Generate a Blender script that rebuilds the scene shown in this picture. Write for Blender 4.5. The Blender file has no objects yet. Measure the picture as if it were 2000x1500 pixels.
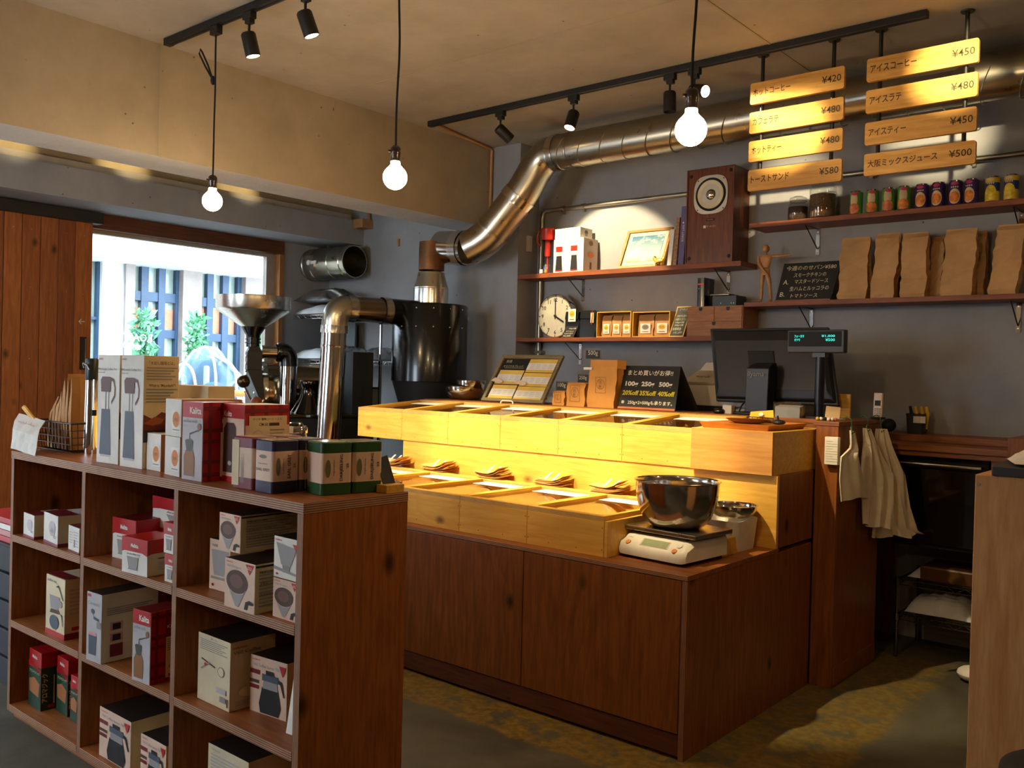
import bpy, math, random
from mathutils import Vector, Matrix, Euler
random.seed(7)
SC = bpy.context.scene
COL = SC.collection
PI = math.pi
V = Vector

# ---------------------------------------------------------------- camera
FPX, CAMZ = 1771.53, 1.35
YAW, PITCH, ROLL = math.radians(-39.971), math.radians(-0.6405), math.radians(1.4924)
_f = V((math.sin(YAW)*math.cos(PITCH), math.cos(YAW)*math.cos(PITCH), math.sin(PITCH)))
_r = V((math.cos(YAW), -math.sin(YAW), 0)); _u = _r.cross(_f)
CR = _r*math.cos(ROLL) + _u*math.sin(ROLL); CU = -_r*math.sin(ROLL) + _u*math.cos(ROLL); CF = _f
CP = V((0, 0, CAMZ))
cam = bpy.data.cameras.new('camera'); camo = bpy.data.objects.new('camera', cam); COL.objects.link(camo)
camo.matrix_world = Matrix(((CR.x, CU.x, -CF.x, 0), (CR.y, CU.y, -CF.y, 0), (CR.z, CU.z, -CF.z, CAMZ), (0, 0, 0, 1)))
cam.sensor_fit = 'HORIZONTAL'; cam.sensor_width = 36.0; cam.lens = FPX/2000*36.0; cam.clip_start = 0.02; cam.clip_end = 200
SC.camera = camo

# ---------------------------------------------------------------- exposure
vs = SC.view_settings
SC.display_settings.display_device = 'sRGB'
vs.view_transform = 'Standard'; vs.look = 'None'; vs.gamma = 1.0; vs.exposure = 0.0; vs.use_curve_mapping = False
SC.cycles.use_denoising = True
SC.cycles.max_bounces = 10; SC.cycles.diffuse_bounces = 5; SC.cycles.transparent_max_bounces = 16
SC.cycles.sample_clamp_indirect = 6.0
SC.cycles.caustics_reflective = False; SC.cycles.caustics_refractive = False

# ---------------------------------------------------------------- sky
W = bpy.data.worlds.new('overcast_sky'); SC.world = W; W.use_nodes = True
wn = W.node_tree.nodes; wl = W.node_tree.links
bg = wn['Background']; bg.inputs[0].default_value = (0.74, 0.87, 1.0, 1); bg.inputs[1].default_value = 16.0

# ---------------------------------------------------------------- lamps
WARM = (1.0, 0.68, 0.35)
SPOTC = (1.0, 0.80, 0.46)
def lamp_data(name, kind, power, color=WARM, size=0.03, angle=60, blend=0.5):
    d = bpy.data.lights.new(name, kind); d.energy = power; d.color = color
    d.shadow_soft_size = size
    if kind == 'SPOT':
        d.spot_size = math.radians(angle); d.spot_blend = blend
    return d
P_BULB = 15.0          # each globe bulb
SPOTS = {              # lamp : (watts, cone in degrees, blend)
    'counter': (400, 38, 0.5), 'counter_left': (400, 38, 0.5), 'front': (14, 80, 0.8), 'sign': (60, 40, 0.6), 'signfar': (900, 13, 0.9), 'shelf': (170, 56, 0.25), 'dim': (12, 50, 0.5), 'window': (26, 34, 0.9)}

# unseen fill lamps, added behind the viewer and over the staff side
for lx, ly, lw_ in ((-0.7, -0.9, 14.0), (-3.0, -0.9, 9.0), (0.6, 3.2, 9.0)):
    _d = lamp_data('fill_lamp', 'POINT', lw_, WARM, 0.06); _o = bpy.data.objects.new('fill_lamp', _d); COL.objects.link(_o); _o.location = (lx, ly, 2.15)

# pixel of the 2000 x 1500 photograph -> point on a plane of the room
def ray(px, py):
    return CR*((px-1000)/FPX) + CU*(-(py-750)/FPX) + CF
def at(ax, v, px, py):
    d = ray(px, py); i = 'xyz'.index(ax)
    return CP + d*((v-CP[i])/d[i])
def zat(p, py):                      # height above / below p whose image row is py
    a = V((p[0], p[1], 0)) - CP
    k = -(py-750)/FPX
    au, af, bu, bf = a.dot(CU), a.dot(CF), CU.z, CF.z
    return (k*af-au)/(bu-k*bf)
def yat(p, px):                      # move p along y until its image column is px
    a = V(p) - CP; k = (px-1000)/FPX
    t = (k*a.dot(CF)-a.dot(CR))/(CR.y-k*CF.y)
    return p[1]+t

# ---------------------------------------------------------------- materials
def lin(h):
    if isinstance(h, str):
        c = [int(h[i:i+2], 16)/255 for i in (0, 2, 4)]
    else:
        c = [x/255 for x in h]
    return tuple((x/12.92 if x <= 0.04045 else ((x+0.055)/1.055)**2.4) for x in c) + (1.0,)
MATS = {}
def newmat(name):
    m = bpy.data.materials.new(name); m.use_nodes = True
    return m, m.node_tree.nodes, m.node_tree.links, m.node_tree.nodes['Principled BSDF']
def objcoord(n, l, scale=(1, 1, 1), rnd=True):
    tc = n.new('ShaderNodeTexCoord'); mp = n.new('ShaderNodeMapping'); mp.inputs['Scale'].default_value = scale
    if rnd:
        oi = n.new('ShaderNodeObjectInfo'); mu = n.new('ShaderNodeVectorMath'); mu.operation = 'SCALE'
        cb = n.new('ShaderNodeCombineXYZ')
        for i in range(3): l.new(oi.outputs['Random'], cb.inputs[i])
        l.new(cb.outputs[0], mu.inputs[0]); mu.inputs['Scale'].default_value = 37.0
        ad = n.new('ShaderNodeVectorMath'); l.new(tc.outputs['Object'], ad.inputs[0]); l.new(mu.outputs[0], ad.inputs[1])
        l.new(ad.outputs[0], mp.inputs[0])
    else:
        l.new(tc.outputs['Object'], mp.inputs[0])
    return mp.outputs[0]
def ramp(n, l, fac, stops, interp='LINEAR'):
    r = n.new('ShaderNodeValToRGB'); r.color_ramp.interpolation = interp
    e = r.color_ramp.elements
    while len(e) < len(stops): e.new(0.5)
    for i, (p, c) in enumerate(stops):
        e[i].position = p; e[i].color = c
    l.new(fac, r.inputs[0]); return r.outputs[0]
def mixc(n, l, fac, a, b, mode='MIX'):
    m = n.new('ShaderNodeMix'); m.data_type = 'RGBA'; m.blend_type = mode
    for s, v in ((m.inputs[0], fac), (m.inputs[6], a), (m.inputs[7], b)):
        if hasattr(v, 'links'): l.new(v, s)
        else: s.default_value = v
    return m.outputs[2]
def bump(n, l, b, h, strength=0.2, dist=0.01):
    x = n.new('ShaderNodeBump'); x.inputs['Strength'].default_value = strength; x.inputs['Distance'].default_value = dist
    l.new(h, x.inputs['Height']); l.new(x.outputs[0], b.inputs['Normal'])
def noise(n, l, co, scale, detail=3, rough=0.5, dist=0.0):
    t = n.new('ShaderNodeTexNoise'); t.inputs['Scale'].default_value = scale; t.inputs['Detail'].default_value = detail
    t.inputs['Roughness'].default_value = rough; t.inputs['Distortion'].default_value = dist
    l.new(co, t.inputs['Vector']); return t.outputs['Fac']
def plain(name, col, rough=0.5, metal=0.0, var=0.06, nscale=8.0, bmp=0.0, coat=0.0, spec=None):
    if name in MATS: return MATS[name]
    m, n, l, b = newmat(name); c = lin(col)
    b.inputs['Roughness'].default_value = rough; b.inputs['Metallic'].default_value = metal
    b.inputs['Coat Weight'].default_value = coat
    if spec is not None: b.inputs['Specular IOR Level'].default_value = spec
    co = objcoord(n, l); f = noise(n, l, co, nscale, 4, 0.6)
    d = tuple(x*(1-var*2) for x in c[:3])+(1,); e = tuple(min(1, x*(1+var*2)) for x in c[:3])+(1,)
    l.new(ramp(n, l, f, [(0.3, d), (0.7, e)]), b.inputs['Base Color'])
    if bmp: bump(n, l, b, noise(n, l, co, nscale*6, 5, 0.6), bmp, 0.004)
    MATS[name] = m; return m
def metal(name, col, rough=0.2, aniso=0.0, smudge=0.1):
    if name in MATS: return MATS[name]
    m, n, l, b = newmat(name)
    b.inputs['Base Color'].default_value = lin(col); b.inputs['Metallic'].default_value = 1.0
    co = objcoord(n, l); f = noise(n, l, co, 14, 4, 0.6)
    mr = n.new('ShaderNodeMapRange'); mr.inputs['To Min'].default_value = max(0.03, rough-smudge); mr.inputs['To Max'].default_value = rough+smudge
    l.new(f, mr.inputs[0]); l.new(mr.outputs[0], b.inputs['Roughness'])
    b.inputs['Anisotropic'].default_value = aniso
    bump(n, l, b, noise(n, l, co, 25, 2), 0.008, 0.01)
    MATS[name] = m; return m
def wood(name, c1, c2, axis='x', scale=1.0, knots=0.0, rough=0.45, cath=0.5, spec=0.4):
    """grain runs along axis; cath = how strongly cathedral figure shows"""
    if name in MATS: return MATS[name]
    m, n, l, b = newmat(name)
    s = [9.0, 9.0, 9.0]; s['xyz'.index(axis)] = 0.9
    co = objcoord(n, l, tuple(x*scale for x in s))
    big = noise(n, l, co, 0.55, 2, 0.5, 0.3)
    mul = n.new('ShaderNodeMath'); mul.operation = 'MULTIPLY'; mul.inputs[1].default_value = 11.0; l.new(big, mul.inputs[0])
    fr = n.new('ShaderNodeMath'); fr.operation = 'FRACT'; l.new(mul.outputs[0], fr.inputs[0])
    rings = ramp(n, l, fr.outputs[0], [(0.0, (1, 1, 1, 1)), (0.72, (0.55, 0.55, 0.55, 1)), (0.9, (0, 0, 0, 1)), (1.0, (1, 1, 1, 1))])
    fine = noise(n, l, co, 7.0, 5, 0.65)
    a, d = lin(c1), lin(c2)
    base = ramp(n, l, fine, [(0.3, d), (0.65, a)])
    ringc = mixc(n, l, 1.0, d, rings, 'MULTIPLY')
    inv = n.new('ShaderNodeMath'); inv.operation = 'MULTIPLY_ADD'; inv.inputs[1].default_value = -cath; inv.inputs[2].default_value = cath; 
    l.new(rings, inv.inputs[0])
    colr = mixc(n, l, inv.outputs[0], base, d)
    tone = noise(n, l, co, 0.25, 1)
    colr = mixc(n, l, 0.35, colr, ramp(n, l, tone, [(0.3, (0.72, 0.68, 0.62, 1)), (0.7, (1.0, 1.0, 1.0, 1))]), 'MULTIPLY')
    if knots > 0:
        s2 = [5.5, 5.5, 5.5]; s2['xyz'.index(axis)] = 3.4
        vc = objcoord(n, l, tuple(x*scale for x in s2))
        vo = n.new('ShaderNodeTexVoronoi'); vo.inputs['Scale'].default_value = 1.0; l.new(vc, vo.inputs['Vector'])
        kn = ramp(n, l, vo.outputs['Distance'], [(0.0, (1, 1, 1, 1)), (0.05*knots, (0.85, 0.85, 0.85, 1)), (0.15*knots, (0, 0, 0, 1))])
        dk = tuple(x*0.16 for x in d[:3])+(1,)
        colr = mixc(n, l, kn, colr, dk)
    l.new(colr, b.inputs['Base Color'])
    b.inputs['Roughness'].default_value = rough; b.inputs['Specular IOR Level'].default_value = spec
    bump(n, l, b, fine, 0.06, 0.003)
    MATS[name] = m; return m
def ply(name, axis, pitch, c1, c2):
    """edge of a plywood board: layers stacked along axis"""
    if name in MATS: return MATS[name]
    m, n, l, b = newmat(name)
    tc = n.new('ShaderNodeTexCoord'); sp = n.new('ShaderNodeSeparateXYZ'); l.new(tc.outputs['Object'], sp.inputs[0])
    d = n.new('ShaderNodeMath'); d.operation = 'DIVIDE'; d.inputs[1].default_value = pitch; l.new(sp.outputs['xyz'.index(axis)], d.inputs[0])
    f = n.new('ShaderNodeMath'); f.operation = 'FRACT'; l.new(d.outputs[0], f.inputs[0])
    co = objcoord(n, l); nz = noise(n, l, co, 18, 4, 0.7)
    base = ramp(n, l, f.outputs[0], [(0.0, lin(c2)), (0.42, lin(c2)), (0.5, lin(c1)), (0.93, lin(c1)), (1.0, lin(c2))])
    l.new(mixc(n, l, 0.5, base, ramp(n, l, nz, [(0.3, (0.6, 0.55, 0.5, 1)), (0.6, (1, 1, 1, 1))]), 'MULTIPLY'), b.inputs['Base Color'])
    b.inputs['Roughness'].default_value = 0.6
    MATS[name] = m; return m
def concrete(name, col, pits=1.0, rough=0.8, coarse=0.0):
    if name in MATS: return MATS[name]
    m, n, l, b = newmat(name); c = lin(col)
    co = objcoord(n, l, rnd=False)
    a = noise(n, l, co, 1.7, 8, 0.68); f = noise(n, l, co, 40, 4, 0.7)
    base = ramp(n, l, a, [(0.3, tuple(x*0.80 for x in c[:3])+(1,)), (0.7, tuple(min(1, x*1.12) for x in c[:3])+(1,))])
    vo = n.new('ShaderNodeTexVoronoi'); vo.inputs['Scale'].default_value = 9.0; l.new(co, vo.inputs['Vector'])
    pit = ramp(n, l, vo.outputs['Distance'], [(0.0, (1, 1, 1, 1)), (0.03*pits, (1, 1, 1, 1)), (0.06*pits, (0, 0, 0, 1))])
    gate = ramp(n, l, noise(n, l, co, 2.3, 1), [(0.42, (0, 0, 0, 1)), (0.5, (1, 1, 1, 1))])
    pit = mixc(n, l, 1.0, pit, gate, 'MULTIPLY')
    l.new(mixc(n, l, pit, base, tuple(x*0.28 for x in c[:3])+(1,)), b.inputs['Base Color'])
    b.inputs['Roughness'].default_value = rough; b.inputs['Specular IOR Level'].default_value = 0.25
    bump(n, l, b, f, 0.12+coarse, 0.006+coarse*0.01)
    MATS[name] = m; return m
def emit(name, col, strength):
    if name in MATS: return MATS[name]
    m, n, l, b = newmat(name)
    c = lin(col) if isinstance(col, str) else tuple(col)+(1,)
    b.inputs['Base Color'].default_value = c; b.inputs['Emission Color'].default_value = c
    b.inputs['Emission Strength'].default_value = strength
    MATS[name] = m; return m
def pane(name, tint='ffffff', refl=0.06, extra=0.0):
    """thin flat pane: light passes straight through, fresnel reflection on top"""
    if name in MATS: return MATS[name]
    m, n, l, b = newmat(name); n.remove(b)
    t = n.new('ShaderNodeBsdfTransparent'); t.inputs[0].default_value = lin(tint)
    g = n.new('ShaderNodeBsdfGlossy'); g.inputs['Roughness'].default_value = 0.03
    lw = n.new('ShaderNodeLayerWeight'); lw.inputs[0].default_value = 0.5
    pw = n.new('ShaderNodeMath'); pw.operation = 'POWER'; pw.inputs[1].default_value = 4.0; l.new(lw.outputs['Facing'], pw.inputs[0])
    ad = n.new('ShaderNodeMath'); ad.operation = 'MULTIPLY_ADD'; ad.inputs[1].default_value = 0.8; ad.inputs[2].default_value = 0.04+extra; l.new(pw.outputs[0], ad.inputs[0])
    mx = n.new('ShaderNodeMixShader'); l.new(ad.outputs[0], mx.inputs[0]); l.new(t.outputs[0], mx.inputs[1]); l.new(g.outputs[0], mx.inputs[2])
    l.new(mx.outputs[0], n['Material Output'].inputs[0])
    MATS[name] = m; return m

# ---------------------------------------------------------------- mesh builder
_TXT = {}
_tcu = bpy.data.curves.new('writing', 'FONT'); _tcu.resolution_u = 2; _tob = bpy.data.objects.new('writing', _tcu)
def glyphs(s, bold=0.0):
    k = (s, bold)
    if k not in _TXT:
        _tcu.body = s; _tcu.offset = bold
        me = bpy.data.meshes.new_from_object(_tob)
        vv = [(v.co.x, v.co.y) for v in me.vertices]; ff = [tuple(p.vertices) for p in me.polygons]
        bpy.data.meshes.remove(me)
        x0 = min((v[0] for v in vv), default=0); x1 = max((v[0] for v in vv), default=1)
        y0 = min((v[1] for v in vv), default=0); y1 = max((v[1] for v in vv), default=1)
        _TXT[k] = ([(x-x0, y-y0) for x, y in vv], ff, x1-x0, y1-y0)
    return _TXT[k]
class G:
    def __init__(s):
        s.v = []; s.f = []; s.m = []; s.sm = []
    def add(s, vs, fs, m=0, smooth=False):
        o = len(s.v); s.v.extend(V(p) for p in vs)
        for f in fs:
            s.f.append(tuple(i+o for i in f)); s.m.append(m); s.sm.append(smooth)
        return s
    def box(s, a, b, m=0, fm=None):
        x0, x1 = sorted((a[0], b[0])); y0, y1 = sorted((a[1], b[1])); z0, z1 = sorted((a[2], b[2]))
        vs = [(x0, y0, z0), (x1, y0, z0), (x1, y1, z0), (x0, y1, z0), (x0, y0, z1), (x1, y0, z1), (x1, y1, z1), (x0, y1, z1)]
        fs = {'-z': (0, 3, 2, 1), '+z': (4, 5, 6, 7), '-y': (0, 1, 5, 4), '+x': (1, 2, 6, 5), '+y': (2, 3, 7, 6), '-x': (3, 0, 4, 7)}
        o = len(s.v); s.v.extend(V(p) for p in vs)
        for k, f in fs.items():
            s.f.append(tuple(i+o for i in f)); s.m.append((fm or {}).get(k, m)); s.sm.append(False)
        return s
    def obox(s, c, ax, ay, az, m=0):        # oriented box: centre and three half vectors
        c = V(c); ax, ay, az = V(ax), V(ay), V(az)
        vs = [c+ax*i+ay*j+az*k for k in (-1, 1) for j in (-1, 1) for i in (-1, 1)]
        fs = [(0, 2, 3, 1), (4, 5, 7, 6), (0, 1, 5, 4), (1, 3, 7, 5), (3, 2, 6, 7), (2, 0, 4, 6)]
        return s.add(vs, fs, m)
    def quad(s, pts, m=0, smooth=False):
        return s.add(pts, [tuple(range(len(pts)))], m, smooth)
    def slab(s, p, q, r, t, th, m=0):       # quad p q r t thickened backwards
        p, q, r, t = map(V, (p, q, r, t)); nrm = (q-p).cross(t-p).normalized()*th
        vs = [p, q, r, t, p-nrm, q-nrm, r-nrm, t-nrm]
        return s.add(vs, [(0, 1, 2, 3), (7, 6, 5, 4), (0, 4, 5, 1), (1, 5, 6, 2), (2, 6, 7, 3), (3, 7, 4, 0)], m)
    def loft(s, rings, m=0, smooth=True, cap=True, closed=True):
        k = len(rings[0]); o = len(s.v)
        for r in rings: s.v.extend(V(p) for p in r)
        for i in range(len(rings)-1):
            for j in range(k if closed else k-1):
                a = o+i*k+j; b = o+i*k+(j+1) % k
                s.f.append((a, b, b+k, a+k)); s.m.append(m); s.sm.append(smooth)
        if cap and closed:
            s.f.append(tuple(o+j for j in reversed(range(k)))); s.m.append(m); s.sm.append(False)
            e = o+(len(rings)-1)*k; s.f.append(tuple(e+j for j in range(k))); s.m.append(m); s.sm.append(False)
        return s
    def tube(s, path, r, n=10, m=0, cap=True):
        path = [V(p) for p in path]; rr = r if isinstance(r, (list, tuple)) else [r]*len(path)
        rings = []; up = None
        for i, p in enumerate(path):
            d = (path[min(i+1, len(path)-1)]-path[max(i-1, 0)]).normalized()
            if up is None:
                up = V((0, 0, 1)) if abs(d.z) < 0.9 else V((1, 0, 0))
            up = (up-d*up.dot(d)).normalized(); sd = d.cross(up)
            rings.append([p+(up*math.cos(a)+sd*math.sin(a))*rr[i] for a in (2*PI*j/n for j in range(n))])
        rings = [list(reversed(q)) for q in rings]
        return s.loft(rings, m, True, cap)
    def cyl(s, a, b, r, n=16, m=0, r2=None, cap=True):
        return s.tube([a, b], [r, r if r2 is None else r2], n, m, cap)
    def lathe(s, prof, c=(0, 0, 0), n=24, m=0, axis=(0, 0, 1), cap=False, mats=None):
        ax = V(axis).normalized(); u = V((1, 0, 0)) if abs(ax.x) < 0.9 else V((0, 1, 0))
        u = (u-ax*u.dot(ax)).normalized(); w = ax.cross(u); c = V(c)
        rings = [[c+ax*z+(u*math.cos(a)+w*math.sin(a))*r for a in (2*PI*j/n for j in range(n))] for r, z in prof]
        if mats is None: return s.loft(rings, m, True, cap)
        for i in range(len(rings)-1): s.loft(rings[i:i+2], mats[i], True, False)
        return s
    def disc(s, c, u, w, m=0, n=20):
        c, u, w = V(c), V(u), V(w)
        return s.quad([c+u*math.cos(2*PI*j/n)+w*math.sin(2*PI*j/n) for j in range(n)], m)
    def ball(s, c, r, m=0, n=14, k=8, sz=1.0):
        return s.lathe([(max(1e-4, r*math.sin(PI*i/k)), -r*sz*math.cos(PI*i/k)) for i in range(k+1)], c, n, m)
    def text(s, txt, o, xd, yd, h=None, w=None, m=0, bold=0.0, center=False, lift=0.0):
        vv, ff, tw, th = glyphs(txt, bold)
        if not vv: return s
        sx = sy = (h/th) if h else (w/tw)
        if h and w: sx = w/tw
        o, xd, yd = V(o), V(xd).normalized(), V(yd).normalized(); nn = xd.cross(yd)*lift
        if center: o = o - xd*(tw*sx/2)
        return s.add([o+xd*(x*sx)+yd*(y*sy)+nn for x, y in vv], ff, m)
MW = {}
def obj(name, g, mats, parent=None, local=False, bev=0.0, sub=0, flat=False, kind=None):
    me = bpy.data.meshes.new(name)
    inv = Matrix.Identity(4)
    if parent is not None and not local: inv = MW[parent.name].inverted()
    me.from_pydata([tuple(inv @ p) for p in g.v], [], g.f)
    mats = mats if isinstance(mats, (list, tuple)) else [mats]
    for m in mats: me.materials.append(m)
    me.polygons.foreach_set('material_index', [min(i, len(mats)-1) for i in g.m])
    me.polygons.foreach_set('use_smooth', [False if flat else s for s in g.sm])
    me.update()
    if any(g.sm) and not flat: me.set_sharp_from_angle(angle=math.radians(42))
    o = bpy.data.objects.new(name, me); COL.objects.link(o)
    if parent is not None:
        o.parent = parent; MW[o.name] = MW[parent.name]
    else: MW[o.name] = Matrix.Identity(4)
    if bev:
        b = o.modifiers.new('bevel', 'BEVEL'); b.width = bev; b.segments = 2; b.limit_method = 'ANGLE'; b.angle_limit = math.radians(40)
    if sub:
        b = o.modifiers.new('smooth', 'SUBSURF'); b.levels = sub; b.render_levels = sub
    if kind: o['kind'] = kind
    return o
def tag(o, label, cat, group=None):
    o['label'] = label; o['category'] = cat
    if group: o['group'] = group
    return o
def T(name, label, cat, loc=(0, 0, 0), rz=0.0, group=None):
    o = bpy.data.objects.new(name, None); COL.objects.link(o); o.empty_display_size = 0.05
    o.location = loc; o.rotation_euler = (0, 0, rz)
    MW[o.name] = Matrix.Translation(V(loc)) @ Euler((0, 0, rz)).to_matrix().to_4x4()
    return tag(o, label, cat, group)
def solo(name, g, mats, label, cat, group=None, org=None, **k):     # a thing that is one mesh, its origin at its base
    if org is None:
        zs = min(p.z for p in g.v); n = len(g.v)
        org = V((sum(p.x for p in g.v)/n, sum(p.y for p in g.v)/n, zs))
    for p in g.v: p -= V(org)
    o = obj(name, g, mats, **k); o.location = org; MW[o.name] = Matrix.Translation(V(org))
    return tag(o, label, cat, group)
def struct(name, g, mats, parent=None, **k):
    o = obj(name, g, mats, parent, **k)
    if parent is None: o['kind'] = 'structure'
    return o
def clone(o, parent=None):
    c = o.copy(); COL.objects.link(c)
    if parent is not None: c.parent = parent
    for ch in list(o.children): clone(ch, c)
    return c
def spot(parent, key, src, tgt, name='beam', color=SPOTC, scale=1.0):
    w, ang, bl = SPOTS[key]
    d = lamp_data(name, 'SPOT', w*scale, color, 0.018, ang, bl)
    o = bpy.data.objects.new(name, d); COL.objects.link(o); o.parent = parent
    mw = Matrix.Translation(V(src)) @ (V(tgt)-V(src)).to_track_quat('-Z', 'Y').to_matrix().to_4x4()
    o.matrix_local = MW[parent.name].inverted() @ mw
    return o
# ================================================================ palette
M_wall = concrete('painted_concrete', '9c9da0', 1.0)
M_ceil = concrete('ceiling_concrete', 'ada699', 1.1)
M_beam = concrete('beam_concrete', 'aca18e', 1.0)
M_soff = concrete('rough_soffit', 'c9c6c2', 0.5, coarse=0.5)
M_shelf = wood('bookcase_board', 'ae662e', '7d441b', 'z', 1.2, 1.2, 0.42, 0.35)
M_shelfx = wood('bookcase_plank', 'b06a36', '804820', 'x', 1.0, 0.0, 0.42, 0.3)
M_base = wood('stained_board', '9a5b2a', '6e3d18', 'z', 0.9, 0.9, 0.40, 0.5)
M_basex = wood('stained_board_flat', 'a2622e', '74421b', 'x', 0.9, 0.5, 0.45, 0.35)
M_bin = wood('pine_plywood', 'eebe58', 'd9a23e', 'x', 0.8, 0.7, 0.45, 0.5)
M_bint = wood('pine_plywood_top', 'e9b950', 'cd9636', 'x', 1.0, 0.0, 0.5, 0.35)
M_biny = wood('pine_plywood_bar', 'e9b950', 'cd9636', 'y', 1.0, 0.0, 0.5, 0.3)
M_wshelf = wood('wall_shelf_wood', '9c542a', '703819', 'x', 1.0, 0.0, 0.5, 0.4)
M_sign = wood('sign_board_wood', 'e2b060', 'c48c3c', 'x', 0.9, 0.35, 0.45, 0.5)
M_door = [wood('cedar_plank_%s' % k, a, b_, 'z', 1.0, 0.9, 0.5, 0.45) for k, a, b_ in (('a', 'a9602f', '84481f'), ('b', 'b86c34', '905024'), ('c', '9a5429', '753d1a'))]
M_frame = wood('window_frame_wood', '6e3f24', '4f2b17', 'y', 1.0, 0.5, 0.55, 0.3)
M_jamb = wood('window_jamb_wood', 'b27a45', '8f5c30', 'z', 1.0, 0.0, 0.5, 0.3)
M_ligno = wood('pale_cabinet_board', 'dda468', 'bf7f42', 'z', 0.9, 1.0, 0.5, 0.4)
M_pz = ply('ply_edge_stacked_z', 'z', 0.0058, 'b98a66', '6d4530')
M_px = ply('ply_edge_stacked_x', 'x', 0.0058, 'a87a58', '6a4430')
M_pl = ply('pale_ply_edge', 'z', 0.006, 'd8b064', 'b08646')
M_py = ply('ply_edge_stacked_y', 'y', 0.0058, 'a87a58', '6a4430')
M_black = plain('black_powder_coat', '15130f', 0.5)
M_matt = plain('black_matt', '0d0d0d', 0.75)
M_gloss = plain('black_enamel', '08090b', 0.22, coat=0.15)
M_plast = plain('dark_plastic', '1a1c22', 0.4)
M_steel = metal('stainless_steel', 'c8c4bc', 0.13, 0, 0.05)
M_duct = metal('galvanised_duct', 'b9b3a2', 0.3, 0.3, 0.08)
M_foil = metal('aluminium_tape', 'd9d6d0', 0.22, 0, 0.1)
M_chrome = metal('chrome', 'd8d8d8', 0.07, 0, 0.03)
M_white = plain('white_card', 'dcd7cc', 0.55)
M_paper = plain('white_paper', 'e6e3da', 0.7)
M_wplast = plain('white_plastic', 'd8d3c6', 0.35)
M_kraft = plain('kraft_paper', 'b5824a', 0.7, var=0.08, nscale=5, bmp=0.15)
M_kraft2 = plain('brown_paper_sack', 'c49a66', 0.75, var=0.1, nscale=5, bmp=0.2)
M_card = plain('brown_carton', 'b3875a', 0.7)
M_red = plain('red_print', 'b3141a', 0.4)
M_ink = plain('black_ink', '12100e', 0.6, var=0.0)
M_grey = plain('grey_print', '8b8781', 0.6)
M_dred = plain('dark_red_print', '6f1016', 0.4)
M_chalk = plain('chalk', 'd8d0b4', 0.8)
M_board = plain('blackboard', '161513', 0.6)
M_glass = pane('clear_pane', 'f4f6f4', 0.06)
M_clear = pane('clear_vessel', 'eef0ee', 0.06, 0.03)

def tilted(c, l, w, n):   # three half vectors
    return c, l, w, n

# ================================================================ room
YB, YL, XW, ZC = 5.10, 4.881, -6.139, 2.965
g = G(); g.box((XW-0.3, -1.9, -0.12), (1.3, YB+0.3, 0)); 
# floor: worn concrete with flaking yellow paint beside the counter
m, n, l, b = newmat('worn_concrete_floor')
co = objcoord(n, l, rnd=False)
base = ramp(n, l, noise(n, l, co, 1.6, 7, 0.65, 0.6), [(0.25, lin('3c382b')), (0.5, lin('595546')), (0.75, lin('6e6b5a'))])
sp = n.new('ShaderNodeSeparateXYZ'); l.new(co, sp.inputs[0])
def band(o, a, b_, soft):
    r1 = n.new('ShaderNodeMapRange'); r1.interpolation_type = 'SMOOTHSTEP'; r1.inputs[1].default_value = a-soft; r1.inputs[2].default_value = a+soft; l.new(o, r1.inputs[0])
    r2 = n.new('ShaderNodeMapRange'); r2.interpolation_type = 'SMOOTHSTEP'; r2.inputs[1].default_value = b_-soft; r2.inputs[2].default_value = b_+soft; r2.inputs[3].default_value = 1; r2.inputs[4].default_value = 0; l.new(o, r2.inputs[0])
    mu = n.new('ShaderNodeMath'); mu.operation = 'MULTIPLY'; l.new(r1.outputs[0], mu.inputs[0]); l.new(r2.outputs[0], mu.inputs[1]); return mu.outputs[0]
def op(k, a, b_):
    mu = n.new('ShaderNodeMath'); mu.operation = k
    for i, v_ in enumerate((a, b_)):
        if hasattr(v_, 'links'): l.new(v_, mu.inputs[i])
        else: mu.inputs[i].default_value = v_
    return mu.outputs[0]
wob = op('MULTIPLY', op('SUBTRACT', noise(n, l, co, 5, 3), 0.5), 0.14)
xx = op('ADD', sp.outputs[0], wob); yy = op('ADD', sp.outputs[1], wob)
m1 = op('MULTIPLY', band(yy, 2.60, 2.95, 0.02), band(xx, -4.2, -1.3, 0.03))
m2 = op('MULTIPLY', band(xx, -1.62, -1.12, 0.03), band(yy, 2.60, 4.7, 0.05))
flake = ramp(n, l, noise(n, l, co, 9, 6, 0.7), [(0.40, (0, 0, 0, 1)), (0.5, (1, 1, 1, 1))])
msk = op('MULTIPLY', op('MAXIMUM', m1, op('MULTIPLY', m2, 0.75)), flake)
paint = ramp(n, l, noise(n, l, co, 30, 3), [(0.35, lin('6a5218')), (0.65, lin('8c7432'))])
l.new(mixc(n, l, msk, base, paint), b.inputs['Base Color']); b.inputs['Roughness'].default_value = 0.5
bump(n, l, b, noise(n, l, co, 60, 4), 0.15, 0.004)
struct('floor', g, m)
g = G(); g.box((XW-0.3, -1.9, ZC), (1.3, YB+0.3, ZC+0.15)); struct('ceiling', g, M_ceil)
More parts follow.
